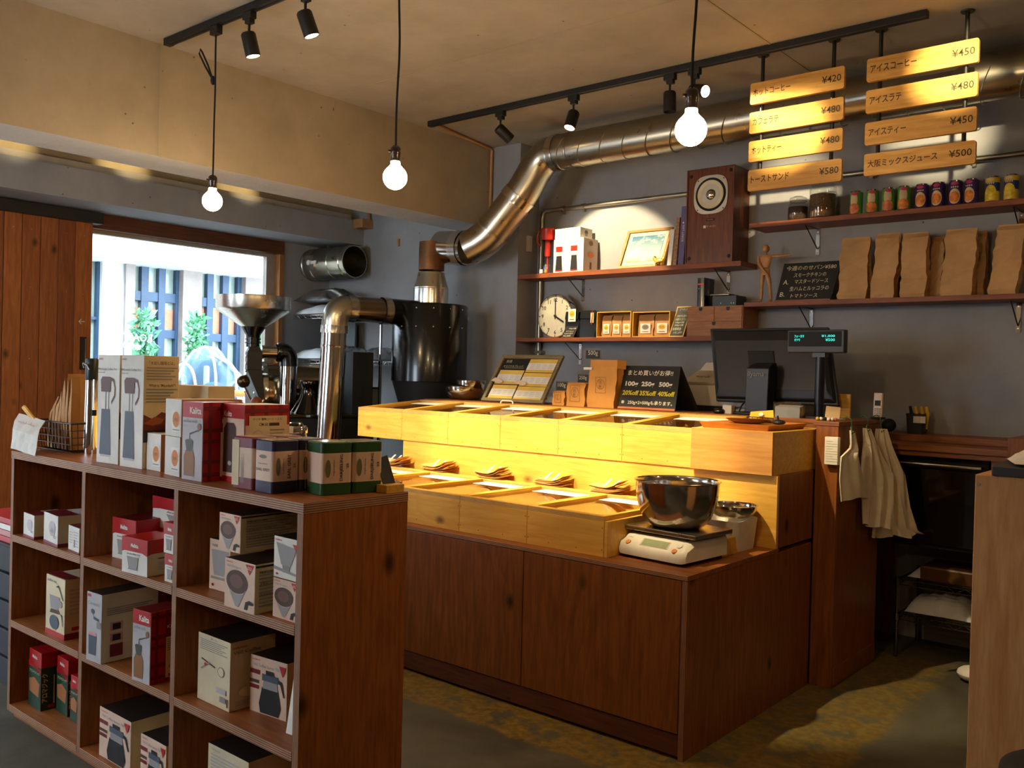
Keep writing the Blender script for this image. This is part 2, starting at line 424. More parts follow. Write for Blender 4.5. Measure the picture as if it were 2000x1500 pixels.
# patched strip and a shuttering seam on the slab
g = G(); g.box((-1.9, 2.9, ZC-0.003), (-1.888, 4.9, ZC)); g.box((-4.336, 3.40, ZC-0.002), (0.9, 3.408, ZC)); struct('trim_1', g, concrete('seam', 'a89d88', 0.5))
g = G(); g.box((-4.067, YB, 0), (1.3, YB+0.3, ZC)); struct('wall_back', g, M_wall)
g = G(); g.box((XW-0.3, YL, 0), (-4.067, YB+0.3, ZC)); wbl = struct('wall_back_left', g, M_wall)
g = G(); g.box((1.2, -1.9, 0), (1.3, YB, ZC)); struct('wall_right', g, concrete('dim_wall', '8d8074', 0.6))
g = G()
for a, c in (((XW-0.3, 0), (-4.6, ZC)), ((-4.6, 0), (-3.5, 0.9)), ((-4.6, 2.25), (-3.5, ZC)), ((-3.5, 0), (1.2, ZC))): g.box((a[0], -1.9, a[1]), (c[0], -1.8, c[1]))  # unseen front wall; its opening is added to let in fill daylight

struct('wall_front', g, concrete('dim_wall', '8d8074', 0.6))
# window wall: openings for the window and, out of the picture, the glazed entrance
WY0, WY1, WZ0, WZ1 = 2.55, 4.41, 0.55, 2.363
EY0, EY1, EZ1 = -0.9, 1.0, 2.2
g = G()
def wl_(y0, y1, z0, z1): g.box((XW-0.16, y0, z0), (XW, y1, z1))
wl_(-1.8, EY0, 0, ZC); wl_(EY0, EY1, EZ1, ZC); wl_(EY1, WY0, 0, ZC); wl_(WY0, WY1, 0, WZ0); wl_(WY0, WY1, WZ1, ZC); wl_(WY1, YL, 0, ZC)
struct('wall_left', g, M_wall)
# beams
g = G(); g.box((-4.66, -1.8, 2.40), (-4.336, YL, ZC), 0, {'-z': 1}); bm = struct('ceiling_beam', g, [M_beam, M_soff])
g = G()
hy = at('x', -4.336, 656, 215); g.cyl((-4.334, hy.y, hy.z), (-4.345, hy.y, hy.z), 0.021, 18)
struct('plug_hole', g, M_matt, bm)
g = G(); a = at('x', -4.336, 652, 196); c = at('x', -4.336, 744, 268); g.box((-4.336, a.y, c.z), (-4.333, c.y, a.z-0.005)); struct('patch_panel', g, M_beam, bm)
g = G(); ys = at('x', -4.336, 318, 200).y; g.box((-4.336, ys-0.022, 2.40), (-4.333, ys, ZC)); struct('joint_cover', g, M_beam, bm)
g = G(); g.box((XW, -1.8, WZ1), (-5.71, YL, 2.555)); struct('window_beam', g, M_wall)
g = G(); g.box((-6.0, -1.8, 2.555), (-5.86, YL, ZC)); struct('wall_recess', g, concrete('recess_wall', 'c4b08a', 0.8))
for i_, (px_, py_) in enumerate(((10, 285), (240, 325), (462, 372))):   # downlights tucked behind the beam wash the recess wall
    q_ = at('x', -5.86, px_, py_); d_ = lamp_data('recess_lamp', 'SPOT', SPOTS['window'][0], SPOTC, 0.02, SPOTS['window'][1], 0.9); o_ = bpy.data.objects.new('recess_lamp', d_); COL.objects.link(o_)
    o_.matrix_world = Matrix.Translation((-5.2, q_.y, 2.93)) @ (q_-V((-5.2, q_.y, 2.93))).to_track_quat('-Z', 'Y').to_matrix().to_4x4()
g = G(); g.box((-5.80, -1.8, 2.555), (-5.735, YL-0.12, 2.60)); struct('trim_2', g, plain('conduit_paint', 'a59c8e', 0.4))
g = G(); g.tube([(-5.62, YL-0.03, 2.53), (-5.62, YL-0.03, 2.64), (-5.62, YL-0.03, 2.70)], 0.012, 8); g.tube([(-5.72, YL-0.03, 2.535), (-5.62, YL-0.03, 2.535)], 0.012, 8); struct('trim_3', g, plain('copper_conduit', 'a87444', 0.4))
g = G(); p = at('y', YL-0.06, 708, 440); g.box((p.x-0.10, YL-0.11, 2.49), (p.x+0.06, YL-0.002, 2.56)); 
jb = solo('junction_box', g, plain('box_tan', 'b08455', 0.5), 'tan junction box under the conduit in the window corner', 'junction box')
# ---------------- window
wf = T('window_1', 'wide shop window with dark wood head and pale jamb', 'window', (XW-0.08, WY0, WZ0)); wf['kind'] = 'structure'
g = G(); g.box((XW-0.10, WY0, 2.26), (XW+0.02, WY1, WZ1)); obj('window_head', g, M_frame, wf, bev=0.004)
g = G(); g.box((XW-0.12, 4.37, WZ0), (XW+0.015, WY1, 2.26)); obj('window_jamb', g, M_jamb, wf, bev=0.003)
g = G(); g.box((XW-0.12, WY0, WZ0), (XW+0.04, 4.37, WZ0+0.05)); obj('window_sill', g, M_jamb, wf)
g = G(); g.box((XW-0.10, 4.29, WZ0+0.05), (XW-0.05, 4.37, 2.26)); g.box((XW-0.10, WY0, 2.235), (XW-0.05, 4.29, 2.26)); obj('metal_frame', g, plain('pale_aluminium', 'a49a90', 0.4), wf)
g = G(); g.box((XW-0.085, WY0, WZ0+0.05), (XW-0.078, 4.29, 2.235)); wp = obj('window_pane', g, M_glass, wf)
g = G()
for s_, pr, py in (('EHT', 237, 643), ('TSAOR', 297, 668), ('OG', 262, 682)):   # cut for the street, so mirrored from in here
    p = at('x', XW-0.077, pr, py); q = at('x', XW-0.077, pr-(30 if s_ == 'EHT' else 57 if s_ == 'TSAOR' else 22), py)
    g.text(s_[::-1], p, (0, -1, 0), (0, 0, 1), w=abs(p.y-q.y), h=0.055, bold=0.02)
p = at('x', XW-0.077, 268, 677)
g.quad([p+V((0, 0.034*math.sin(a)*(1 if i % 2 == 0 else 0.45), 0.034*math.cos(a)*(1 if i % 2 == 0 else 0.45))) for i, a in enumerate(PI*k/5 for k in range(10))])
m, n, l, b = newmat('frosted_film'); n.remove(b); tr = n.new('ShaderNodeBsdfTransparent'); tl_ = n.new('ShaderNodeBsdfTranslucent'); tl_.inputs[0].default_value = (.9, .92, .92, 1); mx = n.new('ShaderNodeMixShader'); mx.inputs[0].default_value = .6; l.new(tr.outputs[0], mx.inputs[1]); l.new(tl_.outputs[0], mx.inputs[2]); l.new(mx.outputs[0], n['Material Output'].inputs[0])
obj('lettering', g, m, wp)
# ---------------- sliding plank door and its rail
dr = T('door_1', 'sliding door of reddish knotty cedar planks', 'door', (-6.07, 1.62, 0.02)); dr['kind'] = 'structure'
yb = [at('x', -6.06, px, 650).y for px in (4, 40, 76, 111, 144, 178)]; w_ = 0.1115
while yb[0] > 1.55: yb.insert(0, yb[0]-w_)
for i in range(len(yb)-1):
    g = G(); g.box((-6.095, yb[i]+0.0015, 0.03), (-6.06+random.uniform(-.001, .001), yb[i+1]-0.0015, 2.30)); pk = obj('plank', g, M_door[(i*2+i//3) % 3], dr, bev=0.002)
    g = G()
    for z in (1.86-0.005*i, 1.40-0.004*i, 2.19): 
        g.ball((-6.06, (yb[i]+yb[i+1])/2, z), 0.0035, 0, 8, 4)
    obj('nail', g, M_foil, pk)
ha = at('x', -6.055, 163, 658); hb = at('x', -6.055, 163, 722)
g = G(); g.box((-6.06, ha.y-0.02, hb.z), (-6.052, ha.y+0.02, ha.z)); dh = obj('door_handle', g, M_black, dr)
g = G(); g.box((-6.052, ha.y+0.008, hb.z+.01), (-6.047, ha.y+0.016, ha.z-.01)); obj('handle_edge', g, M_steel, dh)
p = at('x', -6.0585, 153, 633); g = G(); g.text('←', p, (0, 1, 0), (0, 0, 1), w=0.042); obj('painted_arrow', g, M_paper, dr)
g = G(); g.box((-6.12, 1.2, 2.278), (-6.02, 2.888, 2.352)); struct('trim_4', g, M_black, bev=0.003)
# ---------------- conduits on the walls
M_pipe = metal('grey_conduit', 'a9a293', 0.35, 0, 0.1)
def pipe(name, path, r, m, label):
    g = G(); g.tube(path, r, 12); return solo(name, g, m, label, 'pipe')
a = at('y', YL-0.016, 961, 272)
pipe('conduit_pipe', [(-4.20, 4.14, ZC-0.014), (a.x, YL-0.03, ZC-0.014), (a.x, YL-0.016, ZC-0.03), (a.x, YL-0.016, 2.36)], 0.012, plain('tan_conduit', 'b58a58', 0.4), 'tan conduit running from ceiling track down the wall corner')
y_ = YB-0.03; a = at('y', y_, 1068, 412); b_ = at('y', y_, 1340, 381)
pp = pipe('wall_pipe', [(a.x-0.04, y_, 0.0), (a.x-0.04, y_, a.z-0.05), (a.x-0.03, y_, a.z-0.015), (a.x, y_, a.z), (b_.x, y_, a.z), (1.19, y_, a.z)], 0.016, M_pipe, 'grey conduit pipe with clips bending along the back wall')
g = G()
for px in (1100, 1140, 1700, 1900):
    q = at('y', y_, px, 400); g.cyl((q.x-0.012, y_, a.z), (q.x+0.012, y_, a.z), 0.022, 12); g.box((q.x-0.008, y_, a.z-0.035), (q.x+0.008, y_+0.02, a.z))
for z in (0.9, 1.5): g.box((a.x-0.075, y_-0.018, z), (a.x-0.005, y_+0.03, z+0.02))
obj('pipe_clip', g, M_pipe, pp, kind='stuff')
g = G(); p = at('x', -4.065, 1036, 492); g.box((-4.067, 4.97, p.z), (-4.055, 5.02, p.z+0.11)); solo('socket_plate', g, M_white, 'white blanking plate on side of wall recess', 'wall plate')
g = G(); p = at('y', YL, 779, 474); g.box((p.x-0.01, YL-0.012, p.z-0.03), (p.x+0.012, YL, p.z+0.03)); solo('wall_peg', g, M_card, 'small wooden block stuck on the pale wall', 'block')
# ================================================================ across the street
FX = -10.3
g = G(); g.box((-30, -30, -0.25), (XW-0.30, 40, -0.15)); struct('street_ground', g, plain('asphalt', '8b8c8a', 0.8, var=0.1, nscale=3, bmp=0.2))
bd = T('building', 'pale building with dark blue window frames across the street', 'building', (FX, 6, -0.15))
M_facade = plain('facade_render', '958b88', 0.8, var=0.06, nscale=2, bmp=0.4)
M_facw = plain('facade_white', 'b9bcc0', 0.8, var=0.04, nscale=3, bmp=0.5)
M_pil = plain('pilaster_brick', '8f8480', 0.8, var=0.08, nscale=6, bmp=0.4)
M_blue = plain('dark_blue_paint', '24405f', 0.5)
M_sglass = plain('street_window_glass', '9aa8a0', 0.1, var=0.12, nscale=1.5)  # pale base colour stands in for reflected sky
fz = at('x', FX, 300, 522).z
fy = lambda px, py=600: at('x', FX, px, py).y
g = G(); g.box((FX-0.6, -8, fz), (FX+0.45, 26, fz+4.5)); obj('fascia', g, plain('fascia_white', 'e0e2e4', .8, bmp=.5), bd)
g = G(); g.box((FX-0.6, -8, -0.15), (FX-0.3, 26, fz)); obj('back_wall', g, M_facade, bd)
g = G(); g.box((FX-0.3, fy(197), -0.15), (FX+0.02, fy(240), fz)); obj('wall_panel', g, M_facw, bd)
g = G(); g.box((FX-0.3, -8, -0.15), (FX, fy(150), fz)); obj('wall_panel', g, M_facade, bd)
g = G(); g.box((FX-0.3, fy(240), -0.15), (FX+0.06, fy(258), fz)); obj('pilaster', g, M_pil, bd)
g = G(); g.box((FX-0.3, fy(352), -0.15), (FX+0.06, fy(389), fz)); obj('pilaster', g, M_pil, bd)
g = G(); g.box((FX-0.3, fy(474), -0.15), (FX+0.06, 26, fz)); obj('wall_panel', g, M_facade, bd)
M_orng = plain('orange_reflection', 'e08a68', 0.6); M_green = plain('green_reflection', '2d7d5a', 0.6)
def bay(cols, refpx, rows, banner_reflection=None):
    g = G()
    zs = [at('x', FX, refpx, y).z for y in rows]
    for a, c in cols[0]: g.box((FX-0.16, fy(a), 0.1), (FX-0.04, fy(c), fz))
    y0, y1 = fy(cols[0][0][0]), fy(cols[0][-1][1])
    for i in range(0, len(zs), 2): g.box((FX-0.15, min(fy(cols[1][0][0]), y0), zs[i+1]), (FX-0.05, y1, zs[i]))
    f = obj('window', g, M_blue, bd)
    for a, c in cols[1]:
        lv = [fz]+zs+[0.1]
        for k in range(0, len(lv), 2):
            g = G(); g.box((FX-0.125, fy(a), lv[k+1]), (FX-0.115, fy(c), lv[k])); p = obj('pane', g, M_sglass, f)
    if banner_reflection:
        g = G(); y0 = fy(banner_reflection[0]); y1 = fy(banner_reflection[1]); z1 = at('x', FX, refpx, banner_reflection[2]).z; z0 = at('x', FX, refpx, banner_reflection[3]).z
        g.box((FX-0.113, y0, z0), (FX-0.111, y1, z1))  # flat panel coloured as shop banners reflected in the panes
        g.text('大', (FX-0.108, fy(302), z0-0.02), (0, 1, 0), (0, 0, 1), h=(z1-z0)*0.9, m=1, bold=0.02, center=True)
        obj('banner_reflection', g, [M_orng, M_green], f)
bay(([(279, 293), (313, 326), (347, 352)], [(258, 279), (293, 313), (326, 347)]), 300, (570, 588, 643, 659), (258, 347, 601, 640))
bay(([(408, 420), (438, 450), (467, 474)], [(389, 408), (420, 438), (450, 467)]), 425, (583, 600, 652, 667), (392, 467, 604, 650))
bay(([(193, 198)], [(160, 193)]), 185, (618, 624))
def bush(px, top, base, wpx, X, seed):
    rr = random.Random(seed); c = at('x', X, px, base); t = at('x', X, px, top).z; w2 = abs(at('x', X, px+wpx, base).y-c.y)
    sh = T('potted_shrub', 'leafy green shrub in a pot outside the window, %s' % ('nearer the door' if seed == 1 else 'partly behind the roaster hopper' if seed == 3 else 'left of the roaster hopper'), 'shrub', (c.x, c.y, -0.15))
    g = G()
    for i in range(900):
        z = rr.random(); a = rr.random()*2*PI; rad = w2*(1-0.55*abs(z-0.35))*math.sqrt(rr.random())
        p = V((c.x+rad*math.cos(a), c.y+rad*math.sin(a), 0.45+z*(t-0.45))); d = V((rr.gauss(0, 1), rr.gauss(0, 1), rr.gauss(.3, 1))).normalized(); e = d.cross(V((rr.gauss(0, 1), 1, 0.3))).normalized()
        s_ = 0.05*rr.uniform(.6, 1.3); g.quad([p, p+d*s_+e*s_*0.4, p+d*s_*2, p+d*s_-e*s_*0.4], 0)
    obj('foliage', g, plain('shrub_leaf', '5f9c74', 0.5, var=0.25, nscale=20), sh, kind='stuff')
    g = G(); g.tube([(c.x, c.y, 0.2), (c.x+.01, c.y, 0.7), (c.x, c.y+.01, t*0.8)], [0.03, 0.022, 0.008], 8); obj('stem', g, plain('bark', '4a3826', 0.8), sh)
    g = G(); g.lathe([(0.02, -0.15), (0.14, -0.15), (0.19, 0.25), (0.17, 0.25), (0.16, 0.2), (0.01, 0.2)], (c.x, c.y, 0), 18); obj('pot', g, plain('clay_pot', '8a7a70', 0.7), sh)
bush(279, 612, 760, 24, -9.6, 1); bush(381, 618, 760, 20, -9.6, 2); bush(512, 630, 760, 16, -9.6, 3)
# ---------------- parked bicycle, its child seat under a clear rain cover
BX = -7.5
bk = T('bicycle', 'parked bicycle with blue child seat under clear rain cover', 'bicycle', (BX, at('x', BX, 420, 760).y, -0.15))
st = [(347, 742), (360, 710), (378, 686), (400, 677), (424, 681), (440, 704), (457, 722), (468, 744)]
zb = at('x', BX, 400, 778).z
rings = []
for px, py in st:
    p = at('x', BX, px, py); w2 = 0.20
    rings.append([V((BX+w2*math.cos(a), p.y, zb+(p.z-zb)*(math.sin(a)**0.7 if 0 < a < PI else 0))) for a in (PI*j/10 for j in range(11))])
m, n, l, b = newmat('clear_vinyl'); b.inputs['Base Color'].default_value = lin('86b0c8'); b.inputs['Roughness'].default_value = 0.12; b.inputs['Alpha'].default_value = 0.30
g = G(); g.loft(rings, 0, True, False, False); cv = obj('rain_cover', g, m, bk)
g = G()
for i in (1, 3, 5, 7): g.tube(rings[i], 0.012, 6)
g.tube([r[5] for r in rings], 0.011, 6); g.tube([r[0] for r in rings], 0.012, 6); g.tube([r[10] for r in rings], 0.012, 6)
g.tube([rings[3][3], rings[4][2]+V((.02, .03, 0)), rings[7][1]], 0.014, 6)
obj('piping', g, M_paper, cv)
M_sblue = plain('blue_seat_fabric', '2b5fa0', 0.7); M_navy = plain('navy_fabric', '1d3a66', 0.7, bmp=0.3)
yc = at('x', BX, 412, 760).y
g = G(); g.ball((BX+0.05, yc, zb+0.06), 0.12, 0, 16, 8, 0.8); obj('seat_cushion', g, M_sblue, bk)
g = G(); g.box((BX-0.16, yc-0.16, zb), (BX-0.10, yc+0.17, zb+0.36)); g.box((BX-0.14, yc-0.02, zb+.02), (BX-0.08, yc+0.04, zb+0.30), 1); obj('seat_back', g, [M_navy, M_paper], bk, bev=0.02)
ap = []
for k, (z, s_) in enumerate(((zb+0.02, 1.0), (zb-0.08, 1.12), (zb-0.2, 1.1), (zb-0.32, 0.8))):
    ap.append([V((BX+0.24*s_*math.cos(a)+0.012*math.sin(5*a+k), (rings[0][0].y+rings[-1][0].y)/2+0.30*s_*math.sin(a), z)) for a in (2*PI*j/24 for j in range(24))])
g = G(); g.loft(list(reversed(ap))); obj('seat_apron', g, M_navy, bk)
g = G(); g.tube([(BX+0.25, yc+0.02, zb-0.02), (BX+0.26, yc+0.08, zb-0.12), (BX+0.25, yc+0.05, zb-0.28)], 0.014, 6); g.tube([(BX+0.25, yc+0.1, zb-0.05), (BX+0.27, yc+0.25, zb-0.1), (BX+0.25, yc+0.36, zb-0.08)], 0.012, 6); obj('strap', g, M_paper, bk)
for dy in (-0.62, 0.48):
    g = G(); g.lathe([(0.24, -0.015), (0.265, -0.012), (0.27, 0), (0.265, 0.012), (0.24, 0.015), (0.24, -0.015)], (BX, yc+dy, 0.12), 32, axis=(1, 0, 0)); wh = obj('wheel', g, M_matt, bk)
    g = G()
    for k in range(12): g.cyl((BX, yc+dy, 0.12), (BX, yc+dy+0.245*math.cos(k*PI/6), 0.12+0.245*math.sin(k*PI/6)), 0.0025, 5)
    obj('spoke', g, M_chrome, wh, kind='stuff')
g = G(); f_ = (BX, yc-0.62, 0.12); r_ = (BX, yc+0.48, 0.12); bb = (BX, yc-0.05, 0.14); hd = (BX, yc-0.46, 0.72); se = (BX, yc+0.1, 0.66)
for a, c in ((f_, hd), (hd, bb), (bb, se), (bb, r_), (se, r_), (hd, (BX, yc-0.42, 0.86)), ((BX-.26, yc-0.34, 0.86), (BX+.26, yc-0.34, 0.86))): g.cyl(a, c, 0.016, 8)
obj('frame', g, plain('silver_frame_paint', '9aa2a8', 0.3), bk)
g = G(); p = at('x', BX+0.3, 461, 768); g.box((p.x-0.05, p.y-0.09, p.z-0.03), (p.x+0.05, p.y+0.12, p.z+0.025)); obj('front_basket_pouch', g, plain('orange_fabric', 'd88a3c', 0.6), bk, bev=0.02)
# wall segment with a kerb planter in front of the far pavement
g = G(); g.box((-9.9, -4, -0.15), (-8.9, 14, -0.03)); struct('pavement', g, plain('pavement_slab', 'a8a6a0', 0.8))
# ================================================================ lamps on tracks
def track(name, a, b_, label):
    t = T(name, label, 'lighting track', (a[0], a[1], ZC-0.034))
    g = G(); g.box((a[0], a[1]-0.0175, ZC-0.034), (b_[0], a[1]+0.0175, ZC-0.0005)); obj('rail', g, M_black, t, bev=0.002)
    g = G(); g.box((a[0]-0.012, a[1]-0.019, ZC-0.036), (a[0]+0.03, a[1]+0.019, ZC-0.0005)); obj('end_cap', g, M_black, t, bev=0.003)
    g = G(); g.box((a[0]+0.03, a[1]-0.004, ZC-0.036), (b_[0], a[1]+0.004, ZC-0.0335)); obj('slot', g, M_matt, t)
track('lighting_track', (-4.237, 2.335), (0.9, 2.335), 'black lighting track near the plank door carrying bulbs and spotlights')
track('lighting_track', (-4.207, 4.135), (-1.181, 4.135), 'black lighting track above the counter ending by the menu boards')
M_glow = emit('lamp_glow', (1.0, 0.86, 0.62), 14.0)
M_refl = emit('lamp_mouth', (1.0, 0.80, 0.50), 4.0)
def track_light(x, y, d, label, key=None, tgt=None, on=True, ln=0.105, r=0.033, scale=1.0, drop=0.075):
    t = T('track_spotlight', label, 'spotlight', (x, y, ZC-0.034-0.045), group='black cylinder spotlights on the ceiling tracks')
    g = G(); g.box((x-0.032, y-0.016, ZC-0.036-0.03), (x+0.032, y+0.016, ZC-0.034)); g.box((x-0.016, y-0.014, ZC-0.036-0.05), (x+0.022, y+0.014, ZC-0.06)); obj('adapter', g, M_black, t, bev=0.002)
    top = V((x, y, ZC-0.08)); c = V((x, y, ZC-0.08-drop+0.01)); d = V(d).normalized()
    g = G(); g.cyl(top+V((0, 0, .01)), c, 0.006, 8); obj('stem', g, M_black, t)
    p0 = c-d*0.02; p1 = p0+d*ln
    g = G(); g.lathe([(0.001, 0), (r*0.85, 0), (r, 0.008), (r, ln), (r*0.92, ln), (r*0.9, ln-0.03), (0.001, ln-0.035)], p0, 24, axis=d); sh = obj('lamp_housing', g, M_black, t)
    if on:
        g = G(); u = d.orthogonal().normalized(); g.disc(p1-d*0.026, u*r*0.72, d.cross(u)*r*0.72); 
        ld = obj('lamp_lens', g, M_glow, t)
        g = G(); g.lathe([(r*0.89, ln-0.002), (r*0.74, ln-0.025)], p0, 20, axis=d); obj('reflector', g, M_refl, t)
        if key: spot(t, key, p1+d*0.004, tgt or (p1+d), scale=scale)
track_light(-3.541, 2.335, (0.22, 0.42, -1.9), 'black spotlight nearest the plank door on the left track', 'counter_left', (-3.62, 3.46, 1.06))
track_light(-3.136, 2.335, (0.32, 0.5, -1.6), 'black spotlight second from the door, at the top edge of the picture', 'counter', (-2.98, 3.46, 1.06))
track_light(-3.610, 4.135, (0.30, 0.75, -0.55), 'black spotlight beside the duct elbow, turned towards the wall shelf', 'shelf', (-3.38, 5.1, 1.92))
track_light(-3.066, 4.135, (-0.05, -0.45, -1.2), 'lit black spotlight above the galvanised duct, facing the room', 'front', (-3.25, 3.1, 0.9))
track_light(-2.446, 4.135, (0.02, 0.02, -1), 'unlit black spotlight pointing straight down beside the largest bulb', None, None, False)
track_light(-2.303, 4.135, (0.9, -0.28, -0.28), 'lit black spotlight tilted sideways towards the menu boards', 'sign', (-1.78, 4.2, 2.62))
track_light(-1.10, 2.335, (-0.25, 1.6, -0.3), 'black spotlight on the left track turned to the hot drink boards', 'signfar', (-1.83, 4.205, 2.55))
# lamps that the picture cuts off above its top edge and to the right
track_light(-2.36, 2.335, (0.1, 0.6, -1.6), 'black spotlight on the left track above the middle of the counter', 'counter', (-2.36, 3.46, 1.06))
track_light(-2.05, 2.335, (0.1, 0.6, -1.6), 'black spotlight on the left track above the counter corner', 'counter', (-1.84, 3.46, 1.06), scale=0.6)
track_light(-0.45, 2.335, (-0.5, 1.6, -0.3), 'black spotlight on the left track turned to the menu boards', 'signfar', (-1.08, 4.205, 2.72))
# ---------------- globe bulbs on twisted cord
M_bulb = emit('bulb_glass', (1.0, 0.80, 0.52), 26.0)
M_socket = plain('brown_socket', '2a1a12', 0.25, coat=0.5)
def pendant(x, y, zb_, label, loop=False):
    t = T('pendant_bulb', label, 'pendant lamp', (x, y, zb_), group='globe bulbs hanging on black cord')
    R_ = 0.046
    g = G(); g.lathe([(0.001, -R_)]+[(R_*math.sin(a), -R_*math.cos(a)) for a in (PI*k/14 for k in range(1, 12))]+[(0.019, 0.047), (0.0175, 0.062)], (x, y, zb_), 28); bl = obj('bulb', g, M_bulb, t)
    g = G(); g.lathe([(0.0185, 0.060), (0.0185, 0.085), (0.020, 0.088), (0.020, 0.110), (0.014, 0.118), (0.006, 0.122), (0.001, 0.122)], (x, y, zb_), 20); g.cyl((x-.012, y-0.016, zb_+0.098), (x-.016, y-0.023, zb_+0.098), 0.005, 8); obj('socket', g, M_socket, t)
    zt_ = ZC-0.07; k = 24; path = []
    for i in range(k+1):
        f = i/k; path.append((x+0.006*math.sin(f*7+x)*math.sin(PI*f), y+0.004*math.sin(f*5)*math.sin(PI*f), zb_+0.12+(zt_-zb_-0.12)*f))
    g = G(); g.tube(path, 0.0042, 8); 
    if loop:
        a = at('y', y, 416, 157); b_ = at('y', y, 391, 100)
        g.tube([a, a+(b_-a)*.5+V((-.012, 0, 0)), b_+V((-.008, 0, -.01)), b_+V((0.003, 0, 0.008)), b_+V((.018, 0, -0.008)), a+(b_-a)*.5+V((.012, 0, 0)), a], 0.0042, 8)
        g.ball(a, 0.012, 0, 10, 8, 1.8)
    obj('cord', g, M_matt, t)
    g = G(); g.box((x-0.03, y-0.016, ZC-0.075), (x+0.03, y+0.016, ZC-0.034)); obj('adapter', g, M_black, t, bev=0.003)
    d = lamp_data('bulb_light', 'POINT', P_BULB, WARM, 0.045); o = bpy.data.objects.new('bulb_light', d); COL.objects.link(o); o.parent = t; o.location = (0, 0, -0.09)
pendant(-3.808, 2.335, 2.118, 'lit globe bulb nearest the plank door, its cord tied in a loop', True)
pendant(-2.560, 2.335, 2.080, 'lit globe bulb in front of the concrete beam, plain straight cord')
pendant(-1.308, 2.335, 2.068, 'largest lit globe bulb, in front of the galvanised duct')
# ================================================================ ducts
DY = 4.70
dk = T('exhaust_duct', 'long galvanised exhaust duct with taped elbows below the ceiling', 'duct', (-4.0, DY, 0))
zd = at('y', DY, 1125, 292).z; P0 = at('y', DY, 1072, 300); P0.z = zd
P1 = at('y', DY-0.05, 1012, 388); P2 = at('y', DY-0.1, 962, 452); P3 = at('y', 4.55, 916, 485); P4 = at('y', 4.55, 862, 484)
rD = 0.112
g = G(); g.tube([(1.19, DY, zd+0.02), (-1.0, DY, zd+0.01), (P0.x+0.06, DY, zd)], rD, 28); obj('straight_run', g, M_duct, dk)
g = G()
for i in range(26):       # spiral lock seams
    x = P0.x+0.16+i*0.165
    if x > 1.1: break
    g.tube([(x+0.05*math.sin(a), DY+(rD+.001)*math.cos(a), zd+(rD+.001)*math.sin(a)) for a in (2*PI*j/18 for j in range(19))], 0.0028, 5)
obj('spiral_seam', g, M_duct, dk)
# smooth elbow then the slanting run
def bez(pts, n):
    out = []
    for i in range(n+1):
        t_ = i/n; q = [V(p) for p in pts]
        while len(q) > 1: q = [q[j].lerp(q[j+1], t_) for j in range(len(q)-1)]
        out.append(q[0])
    return out
d12 = (P2-P1).normalized()
g = G(); g.tube(bez([V((P0.x+0.06, DY, zd)), V((P0.x-0.10, DY, zd)), P1-d12*0.16, P1], 10), rD, 28); obj('elbow', g, M_duct, dk)
g = G(); g.tube([P1, P2], rD+0.004, 28); obj('slanting_run', g, M_duct, dk)
g = G(); g.tube(bez([P2, P2+d12*0.09, P3], 3), rD+0.008, 28); obj('elbow', g, M_duct, dk)
g = G(); g.tube([P3, P4], rD+0.004, 28); obj('collar', g, M_steel, dk)
def hoop(c, d, r, w, m, name='joint_tape'):
    d = V(d).normalized(); g = G(); k = 26; rr = random.Random(int(c[0]*1000))
    g.loft([[V(c)+d*z+(d.orthogonal().normalized()*math.cos(a)+d.cross(d.orthogonal().normalized())*math.sin(a))*(r+rr.uniform(0, .004)) for a in (2*PI*j/k for j in range(k))] for z in (-w/2, -w/6, w/6, w/2)], 0, True, False)
    return obj(name, g, m, dk)
hoop((P0.x+0.07, DY, zd), (1, 0, 0), rD+.003, 0.05, M_foil); hoop((P0.x+0.2, DY, zd), (1, 0, 0), rD+.003, 0.016, M_duct); hoop(P1, d12, rD+.006, 0.06, M_foil)
hoop(P2, d12, rD+.009, 0.02, M_duct); hoop(P3+(P4-P3)*.25, P4-P3, rD+.008, 0.07, M_foil)
# rusty stub going down to the cyclone
CX, CY = -4.515, 4.48
ct = at('y', CY, 848, 596).z
zt_ = at('y', CY, 850, 470).z
M_rust = plain('heat_stained_steel', '7a5230', 0.45, 0.6, var=0.25, nscale=5)
g = G(); g.tube([P4+V((0.12, 0, 0)), P4+V((0.0, 0, 0)), (CX+0.02, CY+0.03, P4.z+0.01)], [rD-.004, rD-.006, rD-.012], 26)
g.lathe([(0.001, zt_), (0.088, zt_-0.01), (0.09, zt_-0.05), (0.089, at('y', CY, 850, 528).z)], (CX, CY, 0), 26); obj('tee_stub', g, M_rust, dk)
z1 = at('y', CY, 850, 535).z; z2 = at('y', CY, 850, 562).z
g = G(); g.lathe([(0.092, z1+0.01), (0.094, z1-0.01), (0.12, z2), (0.122, z2-0.01)], (CX, CY, 0), 26); obj('reducer', g, M_duct, dk)
g = G(); g.lathe([(0.121, z2), (0.1225, (z2+ct)/2), (0.121, ct+0.012), (0.10, ct+0.012)], (CX, CY, 0), 26); obj('foil_sleeve', g, M_foil, dk)
